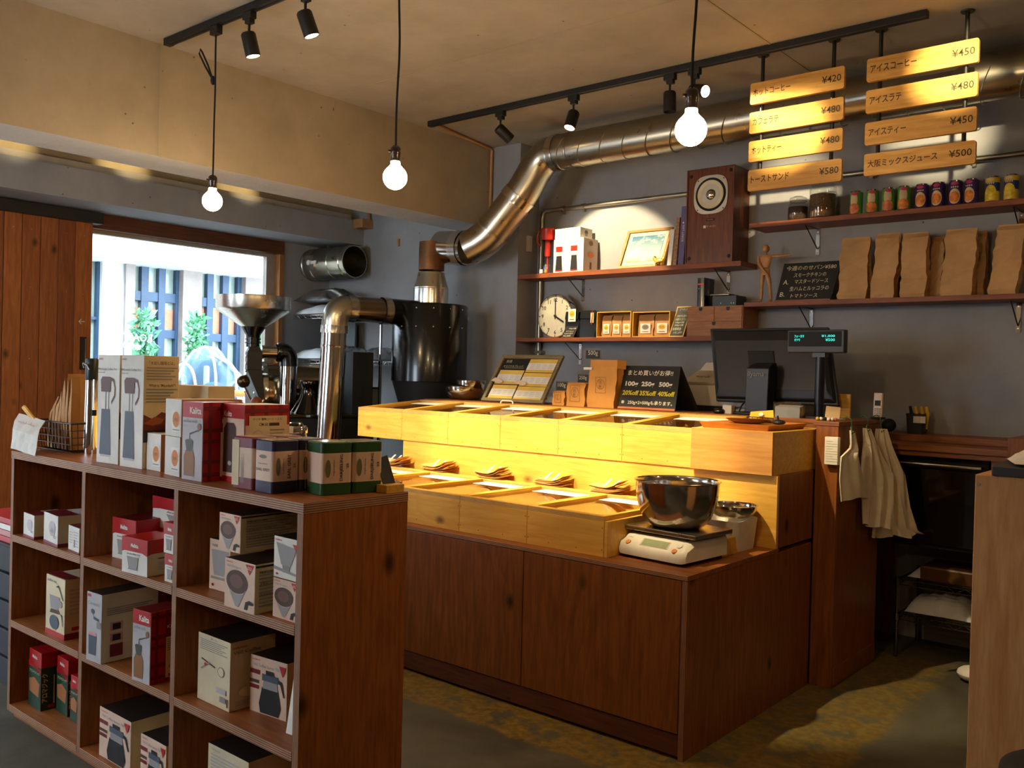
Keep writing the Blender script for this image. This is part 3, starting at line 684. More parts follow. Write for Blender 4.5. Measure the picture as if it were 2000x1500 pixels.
# ---------------- cyclone
cy_ = T('cyclone_collector', 'black enamelled chaff cyclone drum under the exhaust duct', 'cyclone', (CX, CY, 0))
RC = 0.262; zm = at('y', CY, 848, 745).z
g = G(); g.lathe([(0.13, ct+0.006), (RC-0.01, ct), (RC, ct-0.012), (RC, zm), (RC-0.008, zm-0.004)], (CX, CY, 0), 48); dm = obj('drum', g, M_gloss, cy_)
g = G(); g.lathe([(RC-0.006, zm), (RC-0.05, zm-0.14), (0.12, zm-0.5), (0.09, zm-0.55), (0.09, 0.25)], (CX, CY, 0), 48); g.lathe([(0.2, 0.25), (0.2, 0.0)], (CX, CY, 0), 24); g.lathe([(0.001, 0.25), (0.2, 0.25)], (CX, CY, 0), 24); obj('cone', g, M_matt, cy_)
g = G()
for k in range(14):
    a = k*2*PI/14+0.2
    for z in (ct-0.035, ct-0.16): g.ball((CX+RC*math.cos(a), CY+RC*math.sin(a), z), 0.005, 0, 8, 4)
obj('rivet', g, M_foil, cy_)
dd = V((0.254, 0.967, 0)); pl = at('y', CY-0.25, 795, 617); zp = 1.752
pc = V((CX-0.03, CY-0.06, zp)); pe = pc-dd*0.2; p_in = pc-dd*0.27
g = G(); g.tube([p_in, pc+dd*0.05], 0.088, 26); obj('inlet', g, M_gloss, cy_)
# ---------------- smoke pipe from roaster to cyclone
sp_ = T('smoke_pipe', 'polished steel smoke pipe bending down from the black cyclone', 'pipe', tuple(p_in))
p_b = pc-dd*0.54; rp = 0.084
px_ = p_b-dd*0.10
g = G(); g.tube([p_in, p_in-dd*0.2], rp, 26); g.tube([p_in-dd*0.195, p_b], rp-.001, 26); obj('level_run', g, metal('brushed_pipe', '9a8a78', 0.2, 0.4, 0.05), sp_)
low = at('y', px_.y-0.02, 639, 850)
dn = V((low.x-px_.x, 0, low.z-zp)).normalized()
bend = bez([p_b, p_b-dd*0.10, px_+dn*0.04, px_+dn*0.14], 10)
g = G(); g.tube(bend, rp+0.002, 26); obj('elbow', g, M_duct, sp_)
g = G(); g.tube([bend[-1], bend[-1]+dn*0.11], rp, 26); g.tube([bend[-1]+dn*0.11, low+dn*0.45], rp-0.001, 26); obj('down_pipe', g, M_steel, sp_)
dk2 = dk; dk = sp_
hoop(p_in-dd*0.01, dd, 0.0895, 0.055, M_foil); hoop(p_b, dd, rp+.004, 0.05, M_foil); hoop(bend[-1], dn, rp+.004, 0.05, M_foil); hoop(p_in-dd*0.24, dd, rp+.001, 0.014, M_steel, 'clamp'); hoop(bend[-1]+dn*0.11, dn, rp+.001, 0.014, M_steel, 'clamp')
dk = dk2
# ---------------- open vent stub in the corner
mo = at('y', 4.70, 693, 511); vt = T('vent_stub', 'short open galvanised vent stub on the window wall corner', 'vent', (XW, 4.70, mo.z))
g = G(); g.lathe([(0.128, 0.0), (0.128, mo.x-XW), (0.122, mo.x-XW), (0.122, 0.02), (0.001, 0.02)], (XW, 4.70, mo.z), 36, axis=(1, 0, 0)); obj('pipe', g, M_duct, vt)
g = G()
for f in (0.02, 0.12, 0.36, 0.52): g.lathe([(0.129, 0), (0.134, .008), (0.129, .016)], (XW+f*(mo.x-XW)*1.7, 4.70, mo.z), 30, axis=(1, 0, 0))
obj('seam_ring', g, M_duct, vt)
g = G(); q = V((XW+0.14, 4.70-0.129, mo.z)); g.box(q+V((-.05, -.004, -.06)), q+V((.05, .004, .06)), 0); g.box(q+V((0, -.012, -.012)), q+V((.09, -.004, .012)), 1); g.cyl(q+V((0, -.02, 0)), q+V((0, 0, 0)), 0.022, 12, 1); obj('damper_plate', g, [M_foil, M_paper], vt)
g = G(); 
for x in (0.10, 0.2): g = G(); g.box((XW+x, 4.69, mo.z+0.12), (XW+x+0.02, 4.71, 2.36)); obj('hanger', g, M_pipe, vt)
# ================================================================ bean counter
XR, YF, YR, ZB = -1.553, 2.838, 3.574, 0.655
XL = -4.19
ct_ = T('counter_cabinet', 'stained wooden counter base with flush doors and worn kick board', 'counter', (-2.8, 3.4, 0))
g = G(); g.box((XL, YF+0.02, 0.09), (XR-0.02, 3.955, ZB-0.018)); obj('carcass', g, M_base, ct_)
edges = [XL, -3.66, -3.11, at('y', YF, 1022, 1125).x, XR-0.022]
edges[2] = edges[3]-0.72; edges[1] = edges[2]-0.72
for i in range(4):
    g = G(); g.box((edges[i]+0.002, YF, 0.092), (edges[i+1]-0.002, YF+0.019, ZB-0.020)); obj('door', g, M_base, ct_, bev=0.0015)
g = G(); g.box((XR-0.020, YF, 0.0), (XR, 3.955, ZB-0.0185), 0, {'-y': 1}); obj('end_panel', g, [M_base, M_px], ct_, bev=0.001)
g = G(); g.box((XL, YF+0.003, 0.012), (XR-0.021, YF+0.02, 0.088)); obj('kick_board', g, wood('worn_kick_board', '6f3c20', '4a2512', 'x', 1.0, 0.3, 0.6, 0.3), ct_, bev=0.002)
g = G(); g.box((XL, YF-0.001, ZB-0.018), (XR+0.001, YR+0.03, ZB), 0, {'-y': 1}); obj('worktop', g, [M_basex, M_pz], ct_, bev=0.001)
# ---------------- riser behind the lower bins
rs = T('counter_riser', 'tall plywood riser panel between lower and upper bean bins', 'riser', (-2.7, YR, ZB))
RX0 = at('y', YR, 787, 890).x
g = G(); g.box((RX0, YR, ZB), (XR-0.0, YR+0.02, 0.957), 0, {'-x': 1}); obj('front_panel', g, [M_bin, M_pl], rs, bev=0.001)
g = G(); g.box((XR-0.02, YR+0.021, ZB), (XR, 3.955, 0.957)); g.box((RX0, YR+0.021, ZB), (XR-0.021, YR+0.4, ZB+0.015)); obj('end_panel', g, M_base, rs, bev=0.001)
g = G(); g.box((XL+0.02, 3.93, ZB), (RX0-0.002, 3.955, 0.94)); obj('back_panel', g, wood('orange_panel', 'b87436', '945422', 'x', 1, 0.8), rs)
# ---------------- bins with glazed lids
M_clip = plain('label_card', 'eeeadb', 0.6)
def bin_(x0, x1, yf, yb, z0, zf, zb_, label, group, n, card=True, handle=None, end=False):
    t = T('bean_bin', label, 'bean bin', ((x0+x1)/2, (yf+yb)/2, z0), group=group)
    s_ = (zb_-zf)/(yb-yf)
    zt = lambda y, d=0: zf+s_*(y-yf)-d
    e = 0.0009
    g = G(); g.box((x0+e, yf, z0), (x1-e, yf+0.014, zf-0.0185)); obj('front_board', g, M_bin, t, bev=0.001)
    g = G()
    for px in (0.02, 0.98):
        for pz in (0.2, 0.8): g.cyl((x0+(x1-x0)*px, yf+0.001, z0+(zf-0.018-z0)*pz), (x0+(x1-x0)*px, yf-0.0006, z0+(zf-0.018-z0)*pz), 0.0022, 8)
    for px in (0.3, 0.66): g.cyl((x0+(x1-x0)*px, yf+0.001, z0+0.02), (x0+(x1-x0)*px, yf-0.0006, z0+0.02), 0.0022, 8)
    obj('screw', g, plain('screw_head', '5a4020', 0.5, 0.5), t, kind='stuff')
    g = G()
    g.box((x0+e, yf+0.014, z0), (x1-e, yb, z0+0.01))
    for xa, xb in ((x0+e, x0+0.012), (x1-0.012, x1-e)): g.slab((xb, yf+0.014, z0+.01), (xb, yb, z0+.01), (xb, yb, zt(yb, .0185)), (xb, yf+0.014, zt(yf+.014, .0185)), xb-xa)
    g.box((x0+0.012, yb-0.014, z0+0.01), (x1-0.012, yb, zt(yb, 0.0185)))
    obj('box', g, M_bint, t)
    # lid frame: a sheet of plywood with a rectangular opening
    def rail(xa, xb, ya, yb2, m):
        g = G(); vs = []
        for y in (ya, yb2):
            for z in (zt(y, .018), zt(y)): vs += [(xa, y, z), (xb, y, z)]
        g.add(vs, [(0, 1, 3, 2), (5, 4, 6, 7), (2, 3, 7, 6), (1, 0, 4, 5), (0, 2, 6, 4), (3, 1, 5, 7)], 0)
        for i, f in enumerate(g.f): g.m[i] = 1 if i == 0 else 0
        return obj('lid_rail', g, m, t, bev=0.0008)
    rail(x0+e, x1-e, yf, yf+0.036, [M_bint, M_pl]); rail(x0+e, x1-e, yb-0.05, yb, [M_bint, M_pl])
    rail(x0+e, x0+0.022, yf+0.0365, yb-0.0505, [M_biny, M_biny]); rail(x1-0.022, x1-e, yf+0.0365, yb-0.0505, [M_biny, M_biny])
    ya, y2 = yf+0.037, yb-0.051
    g = G(); g.slab((x0+.0225, ya, zt(ya, .012)), (x1-.0225, ya, zt(ya, .012)), (x1-.0225, y2, zt(y2, .012)), (x0+.0225, y2, zt(y2, .012)), 0.004); obj('lid_pane', g, M_glass, t)
    if card:
        ya, y2 = yb-0.16, yb-0.058
        g = G(); g.slab((x0+.05, ya, zt(ya, .011)), (x1-.06, ya, zt(ya, .011)), (x1-.06, y2, zt(y2, .011)), (x0+.05, y2, zt(y2, .011)), 0.0008); obj('label_card', g, M_clip, t)
    return t
lw = 0.380; lx = [-1.950-lw*i for i in range(7)]
ordw = ['first', 'second', 'third', 'fourth', 'fifth', 'sixth', 'seventh']
for i in range(6):
    bin_(lx[i+1], lx[i], 2.898, 3.50, ZB, 0.812, 0.812, 'plywood bean bin with glazed lid, lower row, %s from the mixing bowl' % ordw[i], 'lower row of bean bins', i)
g = G(); g.box((-1.9495, 2.90, ZB), (-1.935, 3.50, 0.793), 0); obj('end_board', g, M_bin, bpy.data.objects['bean_bin'], bev=0.001)
ux = [-4.186, -3.805, -3.439, -3.063, -2.687, -2.314, -1.944]
for i in range(6):
    bin_(ux[i], ux[i+1], 3.568, 4.11, 0.957, 1.128, 1.172, 'plywood bean bin with glazed lid, upper row, %s from the cyclone end' % ordw[i], 'upper row of bean bins', i)
t = T('tray_box', 'plain plywood box closing the right end of the upper bin row', 'box', (-1.758, 3.83, 0.957))
g = G(); g.box((-1.943, 3.548, 0.9575), (-1.568, 3.564, 1.137)); obj('front_board', g, wood('cathedral_plywood', 'e0a858', 'c08338', 'x', 0.55, 0.0, 0.45, 0.7), t, bev=0.001)
g = G(); g.box((-1.943, 3.5645, 0.9575), (-1.568, 4.11, 1.137)); obj('box', g, M_bint, t, bev=0.001)
# ---------------- paper bag bundles on the back rail of the lower bins
def bundle(px, w_, seed, label):
    rr = random.Random(seed); p = at('y', 3.52, px, 940); 
    g = G()
    for k in range(7):
        z0 = 0.8135+0.004*k; a = rr.uniform(-.12, .12); cx = p.x+rr.uniform(-.02, .02); y0 = 3.475+rr.uniform(-.008, .008)
        rise = 0.003+0.0025*k+rr.uniform(0, .012)
        pts = []
        for j in range(6):
            f = j/5-0.5
            pts.append((cx+f*w_*math.cos(a), y0+0.09*0+f*w_*math.sin(a)*0.3, z0+rise*(abs(f)*2)**2*(.25 if f < 0 else 1.2)))
        up = [V(q) for q in pts]; bk_ = [V(q)+V((0.0, 0.085, 0.004)) for q in pts]
        for j in range(5): g.slab(up[j], up[j+1], bk_[j+1], bk_[j], 0.0009, 0)
    for k in range(2):
        q = V((p.x-0.05+0.05*k, 3.50, 0.83)); g.slab(q, q+V((.012, 0, 0)), q+V((.052, .02, .045)), q+V((.04, .02, .045)), 0.0008, 1)
    return solo('paper_bag_bundle', g, [plain('pale_kraft', 'd2a25c', .7), M_paper], label, 'paper bags', group='bundles of flat paper bags behind the lower bins', kind='thing')
for i, (px, d_) in enumerate(((772, 'farthest left, half hidden by the tea tins'), (858, 'second from the tea tins'), (965, 'in the middle of the row'), (1078, 'second from the mixing bowl'), (1195, 'right beside the steel mixing bowl'))):
    bundle(px, 0.17, i+3, 'flat kraft bags behind the lower bins, ' + d_)
# ---------------- register counter behind
rg = T('register_counter', 'tall dark register counter at the staff end with towel hooks', 'counter', (-2.2, 4.3, 0))
ZR = 1.176
g = G(); g.box((-1.553+0.0005, 3.969, 0), (-1.453, 4.13, ZR-0.02)); g.box((XL, 4.13, 0), (-1.453, 4.53, ZR-0.02)); g.box((-3.4, 4.5305, 0), (-1.8, 4.78, ZR-0.02)); obj('body', g, M_base, rg, bev=0.002)
g = G(); g.box((-1.567, 3.965, ZR-0.0195), (-1.449, 4.125, ZR)); g.box((XL, 4.125, ZR-0.0195), (-1.449, 4.535, ZR)); g.box((-3.4, 4.5355, ZR-0.0195), (-1.8, 4.785, ZR)); obj('top', g, M_basex, rg, bev=0.002)
g = G(); g.box((-1.4525, 3.985, 0.012), (-1.447, 4.52, 0.09)); obj('skirting', g, M_base, rg)
# ================================================================ scale and mixing bowl
p1, p2, p3 = (at('z', ZB, 1200, 1084)+V((.012, 0, 0)), at('z', ZB, 1330, 1110)+V((.012, 0, 0)), at('z', ZB, 1403, 1087)+V((.012, 0, 0)))
ex = (p2-p1); sw = ex.length; ang = math.atan2(ex.y, ex.x); sd = (p3-p2).length
sc_ = T('kitchen_scale', 'white kitchen scale with steel platform at the counter corner', 'scale', tuple(p1+V((0, 0, 0.0))), ang)
sd = max(sd, 0.26)
prof = [(0.0, 0.012), (-0.002, 0.03), (0.008, 0.05), (0.05, 0.082), (0.075, 0.09), (sd, 0.09), (sd, 0.012)]
g = G(); k = len(prof)
rings = []
for x, ins in ((0, 0.012), (0.012, 0.002), (0.03, 0), (sw-0.03, 0), (sw-0.012, 0.002), (sw, 0.012)):
    rings.append([V((x, y+(ins if y < sd/2 else -ins), z-(ins if z > .05 else -ins*.4))) for y, z in reversed(prof)])
g.loft(rings, 0, True); bdy = obj('body', g, M_wplast, sc_, local=True)
g = G(); g.box((0.02, 0.03, 0.0), (sw-0.02, sd-0.02, 0.014)); obj('foot_plate', g, M_matt, sc_, local=True)
u = V((0.042, 0.032)).normalized()
def onp(x, s_): return V((x, 0.008+u.x*s_, 0.0505+u.y*s_))    # point on the sloping front
nn = V((0, -u.y, u.x))*0.0012
g = G(); q = [onp(sw*0.33, .010)+nn, onp(sw*0.70, .010)+nn, onp(sw*0.70, .042)+nn, onp(sw*0.33, .042)+nn]; g.slab(*q, 0.001); obj('display', g, plain('lcd', '8f9a78', 0.25), sc_, local=True)
g = G(); q = [onp(sw*0.31, .007)+nn*.5, onp(sw*0.72, .007)+nn*.5, onp(sw*0.72, .045)+nn*.5, onp(sw*0.31, .045)+nn*.5]; g.slab(*q, 0.001); obj('display_frame', g, plain('lcd_frame', 'b4aea0', 0.4), sc_, local=True)
g = G()
for x, s_, r_, m_ in ((sw*0.13, .012, .011, 0), (sw*0.83, .006, .011, 0), (sw*0.86, .034, .012, 1)): g.lathe([(r_, 0), (r_*.9, .003), (.001, .004)], onp(x, s_)+nn*.3, 16, m_, axis=nn)
obj('button', g, [plain('orange_button', 'd98a3a', 0.4), M_wplast], sc_, local=True, kind='stuff')
g = G(); g.text('KITCHEN SCALE'[8:], onp(sw*0.09, .036)+nn*.6, (1, 0, 0), u.y*V((0, 0, 1))+u.x*V((0, 1, 0)), h=0.005); obj('lettering', g, M_grey, sc_, local=True)
g = G()
for x in (0.04, sw-0.04):
    for y in (0.08, sd-0.03): g.cyl((x, y, 0.088), (x, y, 0.1), 0.012, 10)
obj('platform_post', g, M_matt, sc_, local=True, kind='stuff')
g = G(); g.box((-0.008, 0.052, 0.098), (sw+0.012, sd+0.008, 0.116)); obj('platform', g, metal('brushed_platform', 'a49a88', 0.3), sc_, local=True, bev=0.004)
def bowl(name, c, rim, base, h, label, cat, m=M_steel, group=None):
    g = G(); pr = []
    for i in range(15):
        f = i/14; a = f*PI/2
        pr.append((base+(rim-base)*(math.sin(a)**0.85), h*(1-math.cos(a))**0.95*0.97))
    pr = [(0.001, 0.001), (base*0.9, 0)]+pr+[(rim+0.004, h*0.985), (rim+0.008, h), (rim+0.004, h+0.002), (rim-0.002, h*0.985)]
    pr += [(max(.001, r-0.0025), z+0.002) for r, z in reversed(pr[1:17])]+[(0.001, 0.004)]
    g.lathe(pr, c, 56); return solo(name, g, m, label, cat, group, org=V(c))
cb = V((sw*0.5, sd*0.56, 0)); cb = MW[sc_.name] @ (cb+V((0, 0, 0.1165)))
rw = at('y', cb.y, 1394, 934).x-at('y', cb.y, 1218, 934).x
dpt = (cb-CP).dot(CF); rimr = 85/FPX*dpt; bh = zat(cb, 938)-cb.z
bowl('mixing_bowl', cb, rimr-0.008, rimr*0.44, bh, 'large polished steel mixing bowl standing on the white scale', 'bowl')
# tub, colander and block beside it
q1 = at('z', ZB, 1484, 1069); q0 = at('z', ZB, 1440, 1076)
tb = T('storage_tub', 'white plastic tub with slot handle behind the scale', 'tub', (q1.x-0.085, 3.44, ZB))
g = G(); x0, x1, y0, y1 = q1.x-0.20, q1.x, 3.34, 3.56; h_ = zat(q1, 1010)-ZB
R4 = lambda x0, x1, y0, y1, r, z, n=5: [V((cx+r*math.cos(a0+PI/2*j/n), cy+r*math.sin(a0+PI/2*j/n), z)) for cx, cy, a0 in ((x1-r, y0+r, -PI/2), (x1-r, y1-r, 0), (x0+r, y1-r, PI/2), (x0+r, y0+r, PI)) for j in range(n+1)]
g.loft([R4(x0+.012, x1-.012, y0+.012, y1-.012, .03, ZB), R4(x0, x1, y0, y1, .035, ZB+h_), R4(x0+.003, x1-.003, y0+.003, y1-.003, .033, ZB+h_), R4(x0+.014, x1-.014, y0+.014, y1-.014, .028, ZB+.004)], 0, True)
obj('shell', g, M_wplast, tb)
g = G(); g.loft([R4(x1-.085, x1-.03, -1, 1, 0, 0, 1)]) if False else None
cxx, czz = x1-0.045, ZB+h_*0.72
g = G(); ring = [V((cxx+0.026*math.copysign(abs(math.cos(a))**.5, math.cos(a)), y0+0.0005, czz+0.010*math.copysign(abs(math.sin(a))**.7, math.sin(a)))) for a in (2*PI*j/20 for j in range(20))]
g.loft([ring, [p+V((0, .004, 0)) for p in ring]]); obj('slot_handle', g, M_matt, tb)
bowl('steel_bowl', (x1-0.075, 3.46, ZB+h_+0.003), 0.095, 0.05, 0.052, 'shallow steel bowl resting on the white tub', 'bowl')
bl1, bl2 = at('z', ZB, 1411, 1091), at('z', ZB, 1450, 1083)
g = G(); g.box((bl1.x-0.02, bl1.y+0.02, ZB), (bl2.x-0.03, bl2.y+0.06, ZB+0.068)); solo('wood_block', g, M_bint, 'small plywood block between the scale and the white tub', 'block', bev=0.001)
# ================================================================ on the upper bins
tx = T('serving_tray', 'flat wooden tray on the right end of the upper bins', 'tray', (-1.77, 3.80, 1.137))
g = G(); g.loft([R4(-1.915, -1.615, 3.60, 3.98, .006, 1.1375), R4(-1.93, -1.60, 3.585, 3.995, .008, 1.162), R4(-1.922, -1.608, 3.593, 3.987, .006, 1.162), R4(-1.912, -1.618, 3.603, 3.977, .005, 1.154)], 0, False); obj('tray', g, wood('orange_tray', 'c9833c', 'a5621f', 'x', 1, 0), tx)
c = at('z', 1.160, 1458, 824); 
g = G(); g.lathe([(0.001, 0), (0.06, 0.002), (0.095, 0.014), (0.105, 0.022), (0.098, 0.020), (0.05, 0.008), (0.001, 0.007)], (0, 0, 0), 28)
for p in g.v: p.y *= 0.55; p += V((-1.80, 3.80, 1.1545))
solo('wooden_dish', g, wood('walnut_dish', '7a4520', '4f2a10', 'x', 1, 0, 0.3), 'oval walnut dish on the wooden tray', 'dish')
g = G(); g.ball((-1.655, 3.80, 1.168), 0.03, 0, 14, 8, 0.4); g.cyl((-1.66, 3.81, 1.17), (-1.69, 3.87, 1.19), 0.005, 8); solo('coffee_scoop', g, M_plast, 'black scoop leaning on the walnut dish', 'scoop')
yk = T('card_rack', 'small black wire rack of yellow cards behind the walnut dish', 'rack', (-1.78, 3.92, 1.155))
a_, b__ = at('y', 3.92, 1462, 815), at('y', 3.92, 1513, 813)
g = G(); g.slab(a_+V((.004, 0, -.006)), b__+V((-.004, 0, -.006)), at('y', 3.94, 1510, 802)+V((0, 0, .002)), at('y', 3.94, 1466, 805)+V((0, 0, .002)), 0.004); g.disc((a_+b__)/2+V((0, -0.006, 0.012)), V((.012, 0, 0)), V((0, 0.003, .008)), 1); obj('yellow_card', g, [plain('yellow_card', 'e2a91c', 0.6), M_white], yk)
g = G(); zl = 1.1585
for z in (0.004, 0.022): g.tube([(a_.x, 3.905, zl+z), (b__.x, 3.905, zl+z)], 0.0018, 6)
for i in range(6): x = a_.x+(b__.x-a_.x)*i/5; g.tube([(x, 3.955, zl), (x, 3.905, zl), (x, 3.905, zl+.022)], 0.0016, 6)
obj('wire_frame', g, M_matt, yk)
# acrylic card box
ca, cb2 = at('y', 4.16, 1513, 821), at('y', 4.16, 1566, 823)
ac = T('card_holder', 'clear acrylic box holding white cards beside the display pole', 'card holder', (ca.x, 4.15, ZR))
hh = zat(ca, 785)-ZR
g = G()
for a, b_ in (((ca.x, 4.14, ZR), (cb2.x, 4.143, ZR+hh)), ((ca.x, 4.197, ZR), (cb2.x, 4.2, ZR+hh)), ((ca.x, 4.143, ZR), (ca.x+.003, 4.197, ZR+hh)), ((cb2.x-.003, 4.143, ZR), (cb2.x, 4.197, ZR+hh))): g.box(a, b_)
obj('acrylic_box', g, pane('acrylic', 'e9edf2', 0.06, 0.05), ac)
g = G(); g.box((ca.x+.006, 4.146, ZR+.0005), (cb2.x-.006, 4.19, ZR+hh*0.68)); g.slab((ca.x+.006, 4.146, ZR+hh*.70), (cb2.x-.006, 4.146, ZR+hh*.70), (cb2.x-.004, 4.19, ZR+hh*.82), (ca.x+.012, 4.19, ZR+hh*.82), 0.002); obj('card_stack', g, M_paper, ac)
# ---------------- display frame with bean cards, propped up
A_, B_ = at('y', 4.16, 941, 786), at('y', 4.16, 1061, 794); A_.z = B_.z = (A_.z+B_.z)/2
if A_.z < ZR+0.001: B_.z = A_.z = ZR+0.001
D_, C_ = at('y', 4.36, 984, 694), at('y', 4.36, 1102, 697)
C_.z = D_.z = (C_.z+D_.z)/2; 
C_ = V((D_.x+(B_.x-A_.x), D_.y, D_.z))
mb = T('bean_menu_board', 'tilted grey wood frame with white and yellow bean cards', 'display board', tuple((A_+B_)/2))
eu = (B_-A_).normalized(); ev = (D_-A_).normalized(); W_, H_ = (B_-A_).length, (D_-A_).length; en = eu.cross(ev)
def onm(u_, v_, l_=0.0): return A_+eu*(u_*W_)+ev*(v_*H_)+en*l_
M_gw = wood('weathered_grey_wood', '94866a', '746848', 'x', 1, 0, 0.6)
fw = 0.022
for n_, (ua, va, ub, vb) in {'frame_rail': (0, 0, 1, fw/H_), 'frame_rail.': (0, 1-fw/H_, 1, 1), 'frame_stile': (0, fw/H_, fw/W_, 1-fw/H_), 'frame_stile.': (1-fw/W_, fw/H_, 1, 1-fw/H_)}.items():
    g = G(); g.slab(onm(ua, va, .014), onm(ub, va, .014), onm(ub, vb, .014), onm(ua, vb, .014), 0.018); obj(n_.strip('.'), g, M_gw, mb, bev=0.003)
g = G(); g.slab(onm(.04, .04), onm(.96, .04), onm(.96, .96), onm(.04, .96), 0.004); obj('back_board', g, M_board, mb)
M_ycard = plain('yellow_print', 'e8c25a', 0.6)
def mcard(u0, u1, v0, v1, k):
    g = G(); g.slab(onm(u0, v0, .003), onm(u1, v0, .003), onm(u1, v1, .003), onm(u0, v1, .003), 0.001); o = obj('bean_card', g, M_ycard, mb)
    g = G(); g.quad([onm(u0, v0+(v1-v0)*.18, .0036), onm(u1, v0+(v1-v0)*.18, .0036), onm(u1, v0+(v1-v0)*.70, .0036), onm(u0, v0+(v1-v0)*.70, .0036)]); obj('white_panel', g, M_paper, o)
    g = G(); 
    for j in range(4):
        for q in range(3): v = v0+(v1-v0)*(.30+.12*q); uu = u0+(u1-u0)*(.1+.22*j); g.quad([onm(uu, v, .0042), onm(uu+(u1-u0)*.15, v, .0042), onm(uu+(u1-u0)*.15, v+.008, .0042), onm(uu, v+.008, .0042)])
    obj('printed_lines', g, plain('faint_print', 'c8bfa4', 0.7), o, kind='stuff')
for k, (v0, v1) in enumerate(((.08, .36), (.38, .68))): mcard(.07, .47, v0, v1, k)
for k, (v0, v1) in enumerate(((.06, .34), (.35, .63), (.645, .925))): mcard(.49, .93, v0, v1, k)
g = G(); g.text('炭焼', onm(.10, .84, .003), eu, ev, h=.022); g.text('オリジナルブレンド', onm(.09, .745, .003), eu, ev, w=W_*.33); g.quad([onm(.12, .725, .003), onm(.44, .725, .003), onm(.44, .731, .003), onm(.12, .731, .003)]); obj('chalk_lettering', g, M_chalk, mb)
g = G()
for (u_, v_) in ((.02, .36), (.42, .33)): g.add([onm(u_, v_+.06, .016), onm(u_+.16, v_+.0, .016), onm(u_+.2, v_+.03, .016), onm(u_+.19, v_+.07, .016), onm(u_+.05, v_+.13, .016)], [(0, 1, 2, 3, 4)])
obj('paper_tag', g, plain('pink_tag', 'e8cfae', 0.6), mb)
g = G(); g.tube([onm(.5, 1, -.01), V((onm(.5, .7).x, 4.50, ZR+.02))], 0.006, 6); obj('prop_leg', g, M_gw, mb)
h1, h2 = at('y', 4.09, 979, 790), at('y', 4.09, 1003, 789)
g = G(); zz = 1.173; g.tube([(h1.x, 4.085, zz), (h1.x+.004, 4.085, zz+.012), (h1.x+.012, 4.085, zz+.017), (h2.x-.012, 4.085, zz+.017), (h2.x-.004, 4.085, zz+.012), (h2.x, 4.085, zz)], 0.0045, 8); solo('lid_handle', g, M_wplast, 'white loop handle on the back rail of an upper bin lid', 'handle')
# steel bowls at the back left
c = at('y', 4.30, 908, 784); bowl('steel_basin', (c.x, 4.30, ZR+.001), 0.128, 0.07, zat(c, 755)-ZR, 'wide steel bowl behind the upper bins at the cyclone end', 'bowl')
c2 = at('y', 4.30, 920, 755); bowl('steel_strainer', (c2.x+0.0, 4.30, zat(c2, 743)-.075), 0.094, 0.07, .075, 'smaller steel bowl nested in the wide bowl', 'bowl')
# ---------------- sample bags
def kbag(name, c, w_, d_, h_, top, label, cat, m, group=None, fold=0.12, rz=0.0, seed=1, crumple=.006, lean=0.0):
    rr = random.Random(seed); t = T(name, label, cat, c, rz, group)
    def rg_(w, d, z, dx=0, dy=0, j=0.0):
        pts = []
        for (a, b_) in ((-1, -1), (-.33, -1), (.33, -1), (1, -1), (1, 0), (1, 1), (.33, 1), (-.33, 1), (-1, 1), (-1, 0)):
            inn = 0.82 if (a in (1, -1) and b_ == 0 and z > .05) else 1
            pts.append(V((a*w/2*inn+dx+rr.uniform(-j, j), b_*d/2+dy+rr.uniform(-j, j), z+rr.uniform(-j, j)*(0.6 if z > 0.01 else 0))))
        return pts
    rings = [rg_(w_*.97, d_, 0)]
    fs_ = (0.06, .14, .22, .30, .38, .46, .54, .62, .70, .78, .86, .93) if crumple > .004 else (.12, .3, .45, .6, .75, .88)
    for f in fs_:
        s_ = 1-(f**2)*(1-top); rings.append(rg_(w_*(1+.015*math.sin(f*9+seed)), d_*s_, h_*f, lean*f+.003*math.sin(f*9+seed), .008*math.sin(f*7+seed*2) if crumple > .004 else 0, crumple))
    rings.append(rg_(w_, d_*top*.5, h_, lean, 0, crumple*.4))
    g = G(); g.loft(rings); b = obj('bag', g, m, t, local=True, flat=crumple > .004)
    return t
def bagtop(t, w_, h_, d_, m, lean=0.0, side=1):
    g = G(); g.slab((-w_/2, -d_/2, h_-.035), (w_/2, -d_/2, h_-.035), (w_/2, -d_/2+.002, h_), (-w_/2, -d_/2+.002, h_), 0.003); 
    g.slab((w_/2-.004, -d_/2, h_), (w_/2+.02, d_/2, h_-.002), (w_/2+.018, d_/2, h_-.05), (w_/2-.004, -d_/2, h_-.045), 0.003); obj('folded_top', g, m, t, local=True)
def stamp(t, w_, h_, d_, z, s_):
    g = G(); y = -d_/2-.004
    for a, b_ in (((-s_, y, z-s_*1.2), (s_, y+.0006, z-s_*1.2+.0014)), ((-s_, y, z+s_*1.2), (s_, y+.0006, z+s_*1.2+.0014)), ((-s_, y, z-s_*1.2), (-s_+.0014, y+.0006, z+s_*1.2)), ((s_-.0014, y, z-s_*1.2), (s_, y+.0006, z+s_*1.2))): g.box(a, b_)
    k = 18
    for j in range(k):
        a, c = 2*PI*j/k, 2*PI*(j+1)/k; r0, r1 = s_*.72, s_*.78
        g.quad([(r0*math.cos(a), y, z+.15*s_+r0*math.sin(a)), (r1*math.cos(a), y, z+.15*s_+r1*math.sin(a)), (r1*math.cos(c), y, z+.15*s_+r1*math.sin(c)), (r0*math.cos(c), y, z+.15*s_+r0*math.sin(c))])
    g.text('焙', (-s_*.36, y, z+.15*s_), (1, 0, 0), (0, 0, 1), h=s_*.55); g.text('煎', (-s_*.36, y, z-.5*s_), (1, 0, 0), (0, 0, 1), h=s_*.55)
    obj('stamped_mark', g, plain('stamp_ink', '4a3010', 0.7), t, local=True)
